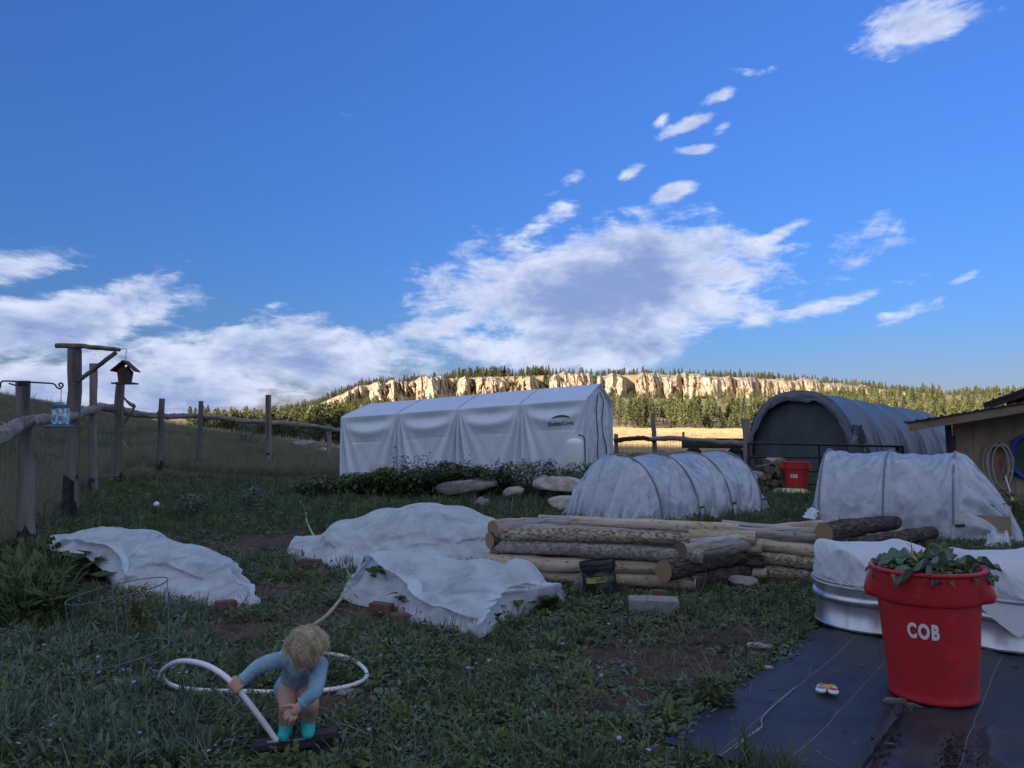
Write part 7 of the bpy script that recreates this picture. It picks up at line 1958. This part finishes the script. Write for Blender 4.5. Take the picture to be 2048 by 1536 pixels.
def rosette(seed, n, ln, wd, m, rise=.35, spread=.02, name='weed', h=.0):
    r = np.random.default_rng(seed); V, Fq = [], []
    for i in range(n):
        a = r.uniform(0, 6.28); q = spread * r.uniform(0, 1) ** .5
        leaf_quads(np.array([q * math.cos(a), q * math.sin(a), r.uniform(0, h) if h else 0.0]), np.array([math.cos(a + r.normal(0, .5)), math.sin(a + r.normal(0, .5)), r.uniform(0, rise * 2)]), np.array([0, 0, 1.]), ln * r.uniform(.5, 1.1), wd * r.uniform(.6, 1.1), .3, r.uniform(0, .5), V, Fq)
    return np_mesh(name, np.array(V), np.array(Fq), [m], smooth=False)

def inpoly(x, y, poly):
    ins = np.zeros(np.shape(x), bool); n = len(poly)
    for i in range(n):
        (x0, y0), (x1, y1) = poly[i], poly[i - 1]
        c = ((y0 > y) != (y1 > y)) & (x < (x1 - x0) * (y - y0) / (y1 - y0 + 1e-12) + x0); ins ^= c
    return ins
def xy(pts): return [(p.x, p.y) for p in [gz(*q) for q in pts]]
EXCL = [xy([(205, 1165), (330, 1200), (452, 1220), (505, 1205), (470, 1142), (420, 1120), (340, 1100), (230, 1088), (200, 1100)]),
        xy([(580, 1105), (690, 1136), (800, 1146), (1000, 1120), (1000, 1078), (880, 1058), (760, 1060), (590, 1085)]),
        xy([(682, 1190), (782, 1218), (835, 1248), (958, 1272), (1000, 1242), (1062, 1225), (1125, 1200), (1105, 1174), (900, 1140), (705, 1152)]),
        [(-.1, 6.9), (1.5, 6.45), (2.1, 6.88), (.5, 7.36)], [(2.25, 7.02), (2.78, 6.68), (3.9, 7.4), (3.25, 7.85)],
        [(2.2, 10.7), (4.3, 12.4), (3.4, 13.4), (.9, 11.5)], [(4.3, 10.0), (6.6, 8.6), (7.3, 9.9), (5.1, 11.3)],
        [(1.75, 17.0), (2.7, 19.9), (-3.35, 21.9), (-4.3, 18.95)], [(7.0, 22.3), (9.0, 19.7), (15, 24.5), (13, 27)], [(7.6, 13.8), (11.5, 11.5), (13, 13.5), (9, 16)]]
FA, FB = G(1330, 1488), G(1648, 1258); fe = (FB - FA).normalized(); fu = Vector((fe.y, -fe.x, 0))
FAB = [tuple((FA - fe * .16 - fu * .10).xy), tuple((FB - fu * .03).xy), tuple((FB + fu * 4.5).xy), tuple((FA - fe * .16 + fu * 4.5).xy)]
EXCL.append(FAB)
EXCL.append(xy([(490, 1530), (685, 1524), (680, 1466), (490, 1470)]))
def free(x, y):
    ok = np.ones(np.shape(x), bool)
    for p in EXCL: ok &= ~inpoly(x, y, p)
    for (cx, cy, r) in TANKS: ok &= (x - cx) ** 2 + (y - cy) ** 2 > r * r
    for q in PIPE_LOW: ok &= (x - q[0]) ** 2 + (y - q[1]) ** 2 > .045 ** 2
    return ok
PIPE_LOW = [(q.x, q.y) for q in pipe_path[::2] if q.z < .2]
TANKS = [(q.x * (1 + .36 / q.xy.length), q.y * (1 + .36 / q.xy.length), .365) for q in (gz(1744, 1284), gz(2022, 1322))]
def sample(n, y0, y1, seed, pad=1.06, pw=1.0):
    """points of the wedge of ground in front of the garden path, thinning with distance"""
    r = np.random.default_rng(seed); t = r.uniform(0, 1, n); y = (y0 ** pw + (y1 ** pw - y0 ** pw) * t) ** (1 / pw)
    x = r.uniform(-1, 1, n) * (.72 * pad * y + .3); return x, y, r
def place(name, x, y, r, meshes, smin, smax, label, cat, tilt=.15, zoff=0.0, idx=None):
    z = H(x, y) + zoff; n = len(x)
    rot = np.stack([r.normal(0, tilt, n), r.normal(0, tilt, n), r.uniform(0, 6.28, n)], 1)
    scatter(name, np.stack([x, y, z], 1), rot, r.uniform(smin, smax, n), meshes, r.integers(0, len(meshes), n) if idx is None else idx, label, cat)

TUFTS = [blades(1, 16, .13, .05, .005, M_GRASS), blades(2, 20, .10, .07, .005, M_GRASS, .8), blades(3, 12, .17, .04, .0055, M_GRASS, .7), blades(4, 16, .11, .06, .005, M_WEED, .9)]
M_CLOVER = mat('bright_clover', [(.05, .085, .022), (.10, .15, .04), (.15, .19, .06)], rough=.6, scale=2, trans=.25)
WEEDS = [rosette(15, 18, .030, .026, M_CLOVER, .5, .06, h=.05), rosette(16, 10, .06, .03, M_CLOVER, .35), rosette(5, 11, .055, .022, M_WEED, .3), rosette(6, 16, .040, .018, M_WEED, .4, .05, h=.03), rosette(7, 9, .075, .026, M_GRASS, .35), rosette(8, 22, .032, .017, M_WEED, .5, .07, h=.05), rosette(9, 14, .048, .014, M_GRASS, .7, .04, h=.04)]
STRAWS = [blades(10, 5, .20, .05, .004, M_DRY, 1.2, curve=.9), blades(11, 7, .12, .06, .004, M_DRY, 1.6, curve=.9)]
def lawn():
    x, y, r = sample(36000, 2.75, 9.5, 1, pw=1.15); s = soil(x, y); ok = free(x, y) & (r.random(len(x)) > s * 1.08)
    x, y = x[ok], y[ok]; place('weed_carpet', x, y, r, WEEDS, .55, 1.25, 'low leafy weeds covering the garden ground', 'weeds', .25)
    x, y, r = sample(15000, 2.75, 10, 2, pw=1.15); s = soil(x, y); g = fbm(x * 1.3, y * 1.3, 3, 5); ok = free(x, y) & (r.random(len(x)) > s * 1.3) & (g > .44 - .10 * (x < -1) - .05 * (y < 3.4))
    x, y = x[ok], y[ok]; place('grass', x, y, r, TUFTS, .45, 1.15, 'short grass tufts among the weeds', 'grass', .2)
    x, y, r = sample(13000, 9.5, 19, 3, pw=1.2); ok = free(x, y) & (x > -9.5) & (r.random(len(x)) > .75 * soil(x, y))
    x, y = x[ok], y[ok]; place('back_grass', x, y, r, TUFTS[:3] + WEEDS[:3], .9, 2.0, 'green grass and weeds at the back of the garden', 'grass', .2)
    x, y, r = sample(3200, 2.8, 8, 4, pw=1.2); ok = free(x, y); x, y = x[ok], y[ok]; place('dead_stems', x, y, r, STRAWS, .5, 1.1, 'pale dead stems and clippings lying in the weeds', 'straw', .6, .01)
    x, y, r = sample(420, 2.8, 8, 14, pw=1.2); g = fbm(x * .9, y * .9, 3, 15); ok = free(x, y) & (g > .47) & (soil(x, y) < .6); x, y = x[ok], y[ok]
    place('broad_weeds', x, y, r, [rosette(17, 9, .12, .05, M_LEAF, .5, .03), rosette(18, 14, .09, .03, M_CLOVER, .8, .04, h=.05), rosette(19, 8, .14, .035, M_WEED, .6, .03)], .55, 1.1, 'bigger leafy weeds standing out of the low cover', 'weeds', .2)
    # tufts over the near hem of the weed fabric
    rr = np.random.default_rng(44); A, B = FA - fe * .10 + fu * .08, FA + fu * .5; n = 26; t = rr.uniform(0, 1, n)
    x = A.x + (B.x - A.x) * t + rr.normal(0, .05, n); y = A.y + (B.y - A.y) * t + rr.normal(-.05, .05, n)
    place('edge_grass', x, y, rr, TUFTS[:3], .9, 1.5, 'longer grass growing over the near corner of the weed fabric', 'grass', .2)
    rr = np.random.default_rng(45); n = 34; t = rr.uniform(0, 1, n); L_ = (FB - FA).length
    x = FA.x + fe.x * L_ * t - fu.x * .05 + rr.normal(0, .05, n); y = FA.y + fe.y * L_ * t - fu.y * .05 + rr.normal(0, .05, n)
    place('edge_weeds', x, y, rr, WEEDS, .8, 1.5, 'weeds along the left edge of the weed fabric', 'weeds', .2)
lawn()
def lower_left():
    r = np.random.default_rng(51)
    uv = [(r.uniform(-40, 420), r.uniform(1180, 1540)) for _ in range(900)]
    p = np.array([gz(u, v)[:] for u, v in uv]); ok = free(p[:, 0], p[:, 1]); p = p[ok]
    big = [rosette(52, 12, .12, .030, M_WEED, .7, .05, h=.08), rosette(53, 10, .10, .035, M_WEED, .6, .05, h=.06), blades(54, 18, .24, .06, .010, M_WEED, .9)]
    place('tall_weeds', p[:, 0], p[:, 1], r, big, .4, .85, 'taller strappy weeds at lower left round the tomato cage', 'weeds', .25)
    uv = [(r.uniform(0, 120), r.uniform(1130, 1260)) for _ in range(170)]; p = np.array([gz(u, v)[:] for u, v in uv]); ok = free(p[:, 0], p[:, 1]); p = p[ok]
    place('bushy_greens', p[:, 0], p[:, 1], r, [rosette(55, 26, .13, .05, M_LEAF, .9, .08, h=.22), blades(56, 20, .38, .06, .012, M_GRASS, .9)], .7, 1.2, 'lush green leafy clumps left of the left frost cloth', 'plants', .2)
    # flowers
    V, Fq = [], []
    for k in range(7):
        a = k / 7 * 6.28; leaf_quads(np.array([0, 0, .10]), np.array([math.cos(a), math.sin(a), .35]), np.array([0, 0, 1.]), .018, .012, .1, .2, V, Fq)
    fl = np_mesh('violet_bloom', np.array(V), np.array(Fq), [M_PURPLE], smooth=False)
    pts = [(r.normal(c[0], c[2]), r.normal(c[1], c[3])) for c in ((60, 1240, 45, 35), (250, 1370, 55, 22), (120, 1330, 40, 14), (350, 1370, 40, 20), (100, 1500, 60, 20), (900, 1390, 200, 60), (420, 1500, 150, 25), (1200, 1350, 60, 40), (1300, 1510, 50, 15)) for _ in range(14)]
    p = np.array([gz(u, min(v, 1560))[:] for u, v in pts]); ok = free(p[:, 0], p[:, 1]); p = p[ok]
    place('violet_flowers', p[:, 0], p[:, 1], r, [fl], .35, .75, 'tiny violet flowers dotted through the weeds', 'flowers', .3, .02)
lower_left()
def hill_grass():
    T = [blades(60, 26, .42, .16, .007, M_DRY, .5), blades(61, 30, .34, .18, .007, M_DRY, .7), blades(62, 22, .30, .15, .008, M_GRASS, .6), blades(63, 8, .62, .10, .006, M_DRY, .35)]
    r = np.random.default_rng(64); n = 30000; y = (5 ** .9 + (56 ** .9 - 5 ** .9) * r.uniform(0, 1, n)) ** (1 / .9); u = r.uniform(-60, 720, n); x = (u - CX) / F * y
    fx = np.interp(y, [6, 7.9, 11.35, 15.5, 18.2, 22, 24.7, 28], [-4.0, -5.1, -6.7, -8.65, -9.5, -10.3, -9.0, -7.0])
    left = x < fx - .30 + .25 * np.minimum(0, r.normal(0, 1, n)); backr = (y > 20.5); ok = (left | backr) & free(x, y)
    x, y = x[ok], y[ok]; g = fbm(x / 2.2, y / 2.2, 3, 66); gr = (g > .56) & (r.random(len(x)) < .75)
    idx = np.where(gr, 2, r.choice([0, 1, 1, 0, 3], len(x)))
    place('hill_grass', x, y, r, T, .55, 1.15, 'long dry grass on the rise beyond the left fence', 'grass', .15, idx=idx)
    n = 6000; y = r.uniform(19, 44, n); u = r.uniform(1180, 2048, n); x = (u - CX) / F * y; ok = free(x, y) & ((y > 21.5) | (x > 4)); x, y = x[ok], y[ok]
    place('verge_grass', x, y, r, [T[1], T[2], TUFTS[2]], .4, .85, 'rough grass round the shelter and the wire fence', 'grass', .15)
    PT = [blades(70, 60, .30, .9, .018, M_PAST, .5), blades(71, 60, .24, 1.0, .018, M_PAST, .7), blades(72, 50, .36, .8, .02, M_PAST, .4)]
    n = 17000; y = 42 * (250 / 42) ** r.uniform(0, 1, n); u = np.where(r.random(n) < .62, r.uniform(1200, 1560, n), r.uniform(120, 760, n)); x = (u - CX) / F * y
    place('pasture_grass', x, y, r, PT, .8, 1.5, 'ripe tan grass of the sunlit pasture', 'grass', .1)
hill_grass()
def bean_rows():
    r = np.random.default_rng(80); V, Fq, mi = [], [], []
    for i in range(12000):
        t = r.uniform(0, 1) ** .8; u = 585 + 610 * t; d = r.uniform(14.3, 16.0) - .5 * t + .25 * (1 - t)
        x = (u - CX) / F * d; top = (.20 + .32 * min(1, t * 2.4)) * (1 + .16 * math.sin(x * 4.1 + 1.3 * math.sin(d * 5)) + .1 * math.sin(x * 9.7 + d * 3)) * (1 + .12 * (t > .75))
        z = .03 + top * r.uniform(.1, 1) ** (.6 if t < .72 else .85); th = r.uniform(0, 6.28); k0 = len(Fq)
        sz = .11 if t < .72 else .085
        leaf_quads(np.array([x, d, z]), np.array([math.cos(th), math.sin(th), r.uniform(-.5, .5)]), np.array([0, 0, 1.]), sz * r.uniform(.6, 1.25), sz * r.uniform(.5, .9) * (.8 if t < .72 else .6), .2, .3, V, Fq)
        yl = r.random() < (.22 if t < .30 else .07); mi += [1 if yl else 0] * (len(Fq) - k0)
    o = link('bean_rows', np_mesh('bean_rows', np.array(V), np.array(Fq), [M_LEAF, M_LEAF_Y], smooth=False, midx=mi)); tag(o, 'dense green bean and carrot rows along the foot of the silver tent', 'vegetable rows'); o['kind'] = 'stuff'
    # leek-like tufts before the boulders
    uv = [(r.normal(c, 14), r.normal(v, 9)) for c, v in ((1050, 1010), (1080, 1025), (1010, 1030), (985, 1020), (1090, 1005), (950, 1000)) for _ in range(7)]
    p = np.array([gz(u, v)[:] for u, v in uv]); ok = free(p[:, 0], p[:, 1]); p = p[ok]
    place('leek_tufts', p[:, 0], p[:, 1], r, [blades(81, 16, .42, .07, .014, M_GRASS, .5), blades(82, 14, .36, .08, .012, M_WEED, .7)], .7, 1.15, 'upright leek-like tufts in front of the pale boulders', 'plants', .15)
bean_rows()
def stalks():
    rr = random.Random(6); Mst = mat('seed_stalk', [(.05, .05, .025), (.10, .09, .05)], rough=.8)
    labs = ['tall seeding weed stalk before the second bay of the silver tent', 'branched seeding weed stalk beside the second tent fold', 'dark leaning seed stalk before the middle of the silver tent', 'thin seeding stalk before the middle tent fold', 'low bushy seed stalk before the third bay of the tent',
            'pale seed stalk before the fourth bay of the tent', 'short seed stalk left of the propane cylinder', 'dark leafy stalk at the left corner of the silver tent']
    for (u, v, n, h), lab in zip(((800, 893, 6, 0), (828, 886, 5, 0), (862, 905, 6, 0), (930, 900, 3, 0), (885, 920, 6, 0), (985, 915, 5, 0), (1108, 912, 5, 0), (690, 950, 4, 0)), labs):
        d = 16.15; top = P(u, v, d); b = Vector((top.x + rr.uniform(-.1, .1), d, Hz(top.x, d)))
        t = thing('weed_stalk', lab, 'weed', b, group='seeding stalks before the tent')
        st, hd = MB(), MB(); hgt = top.z - b.z
        for k in range(n):
            e = Vector((top.x - b.x + rr.uniform(-.22, .22), rr.uniform(-.12, .12), hgt * rr.uniform(.7, 1.0))); a = Vector((rr.uniform(-.08, .08), 0, 0)); c = a.lerp(e, .5) + Vector((rr.uniform(-.06, .06), 0, .05))
            pth = lerp_path([a, c, e], 8); st.tube(pth, [.007, .007, .006, .006, .005, .005, .004, .003, .002], 4)
            for j in range(9):
                q = pth[rr.randrange(5, 9)] + Vector((rr.uniform(-.05, .05), rr.uniform(-.03, .03), rr.uniform(-.04, .03))); s = rr.uniform(.008, .02)
                hd.add([q + Vector((-s, 0, 0)), q + Vector((0, -s * .6, s)), q + Vector((s, 0, 0)), q + Vector((0, s * .6, -s))], [(0, 1, 2, 3)])
        st.build('stem', Mst, t); hd.build('seed_heads', Mst, t, smooth=False)['kind'] = 'stuff'
stalks()
def shrubs():
    rr = np.random.default_rng(90)
    def shrub(u, v, d, w, h, lab, m, n=420, leaf=.07):
        p = P(u, v, d); b = Vector((p.x, p.y, Hz(p.x, p.y))); t = thing('shrub', lab, 'shrub', b); V, Fq = [], []
        for i in range(n):
            a = rr.uniform(0, 6.28); q = rr.uniform(0, 1) ** .5; z = rr.uniform(.05, 1); rad = w / 2 * q * math.sqrt(max(.05, 1 - (1.6 * z - .7) ** 2)) * (1 + .3 * math.sin(3 * a + u))
            leaf_quads(np.array([rad * math.cos(a), rad * math.sin(a), z * h]), np.array([math.cos(a), math.sin(a), rr.uniform(-.2, 1.2)]), np.array([0, 0, 1.]), leaf * rr.uniform(.6, 1.3), leaf * .45, .3, .3, V, Fq)
        o = link('foliage', np_mesh('foliage', np.array(V), np.array(Fq), [m], smooth=False), t); mb = MB()
        for i in range(6): mb.tube([(0, 0, -.05), (rr.uniform(-.3, .3) * w, rr.uniform(-.2, .2) * w, h * .7)], [.02, .006], 5)
        mb.build('stems', M_BARK, t)
    shrub(493, 905, 31, 1.3, 1.0, 'dark round shrub on the grassy rise between two fence posts', M_WEED, 700, .10)
    shrub(382, 1035, 11.4, .5, .33, 'low brownish shrub on the lawn behind the left frost cloth', M_WEED)
    shrub(505, 1015, 12.9, .7, .30, 'wide low shrub on the lawn left of the bean rows', M_WEED)
    shrub(268, 1262, 5.05, .32, .30, 'yellow-green feathery plant just behind the tomato cage', M_LEAF_Y, 300, .045)
    shrub(1425, 1398, 3.85, .20, .13, 'bright green weed clump on the left edge of the weed fabric', M_LEAF, 220, .05)
    shrub(2020, 1040, 11.4, .8, .35, 'weedy bush between the plastic tunnel and the shed wall', M_LEAF, 420, .09)
shrubs()
def squash():
    r = np.random.default_rng(95); b = gz(160, 1165); t = thing('squash_plant', 'broad dark squash leaves spilling from under the left frost cloth', 'squash plant', b)
    V, Fq = [], []; ang = np.linspace(0, 2 * np.pi, 15)[:-1]
    rim = np.array([(math.cos(a) * (1 - .55 * math.exp(-((abs(a - math.pi) / .35) ** 2))) * (1 + .10 * math.sin(5 * a)), math.sin(a) * (1 + .10 * math.sin(5 * a)), .16 + .05 * math.sin(7 * a)) for a in ang])
    verts = np.concatenate([[[-.2, 0, 0]], rim * [.55, .55, .4] , rim]); fs = [(0, 1 + i, 1 + (i + 1) % 14, 0) for i in range(14)]
    me = bpy.data.meshes.new('leaf'); me.from_pydata([tuple(p) for p in verts], [], [(0, 1 + i, 1 + (i + 1) % 14) for i in range(14)] + [(1 + i, 15 + i, 15 + (i + 1) % 14, 1 + (i + 1) % 14) for i in range(14)]); me.materials.append(M_LEAF)
    st = MB()
    for i, (u, v, z, s) in enumerate(((150, 1112, .24, .105), (108, 1122, .20, .09), (185, 1128, .20, .10), (210, 1150, .14, .10), (160, 1150, .12, .08), (120, 1148, .12, .085), (225, 1165, .07, .08), (185, 1172, .06, .075), (138, 1175, .06, .07), (95, 1140, .14, .08), (170, 1105, .28, .08))):
        p = gz(u, v, z) - b; o = link('leaf', me, t); o.location = p; o.scale = (s, s, s); o.rotation_euler = (r.normal(.3, .35), r.normal(0, .35), r.uniform(0, 6.28))
        st.tube(lerp_path([Vector((p.x * .4, .25 + p.y * .3, 0)), Vector((p.x * .8, p.y * .8 + .05, p.z * .7)), p], 6), .006, 5)
    st.build('stalks', M_LEAF, t)
squash()
def clippings():
    r = np.random.default_rng(98); n = 150; a, b = r.uniform(0, 1, n) ** 1.3 * 2.2, r.uniform(0, 1, n) * (FB - FA).length
    x = FA.x + fu.x * a + fe.x * b; y = FA.y + fu.y * a + fe.y * b
    bits = [blades(99, 2, .05, .02, .004, M_DRY, 2.2, curve=.9), blades(100, 1, .09, .01, .003, M_DRY, 2.6, curve=.95), rosette(101, 2, .03, .014, M_WEED, .1)]
    scatter('clippings', np.stack([x, y, H(x, y) + .046], 1), np.stack([r.normal(0, .2, n), r.normal(0, .2, n), r.uniform(0, 6.28, n)], 1), r.uniform(.5, 1.1, n), bits, r.integers(0, 3, n), 'dry clippings and leaf bits strewn over the weed fabric', 'clippings')
clippings()
def spill():
    r = np.random.default_rng(97); n = 420; u = np.clip(r.normal(1862, 62, n), 1745, 1985); v = r.uniform(1488, 1560, n)
    p = np.array([G(a, c)[:] for a, c in zip(u, v)]); ms = []
    for k in range(3):
        bm = bmesh.new(); bmesh.ops.create_icosphere(bm, subdivisions=1, radius=.5)
        for w in bm.verts: w.co *= 1 + random.uniform(-.3, .3)
        me = bpy.data.meshes.new('clod'); bm.to_mesh(me); bm.free(); me.materials.append(M_SOIL); ms.append(me)
    scatter('spilled_soil', np.stack([p[:, 0], p[:, 1], H(p[:, 0], p[:, 1]) + .048], 1), r.uniform(0, 6, (n, 3)), r.uniform(.004, .016, n), ms, r.integers(0, 3, n), 'crumbs of soil spilled on the weed fabric at the bottom edge', 'soil')
spill()
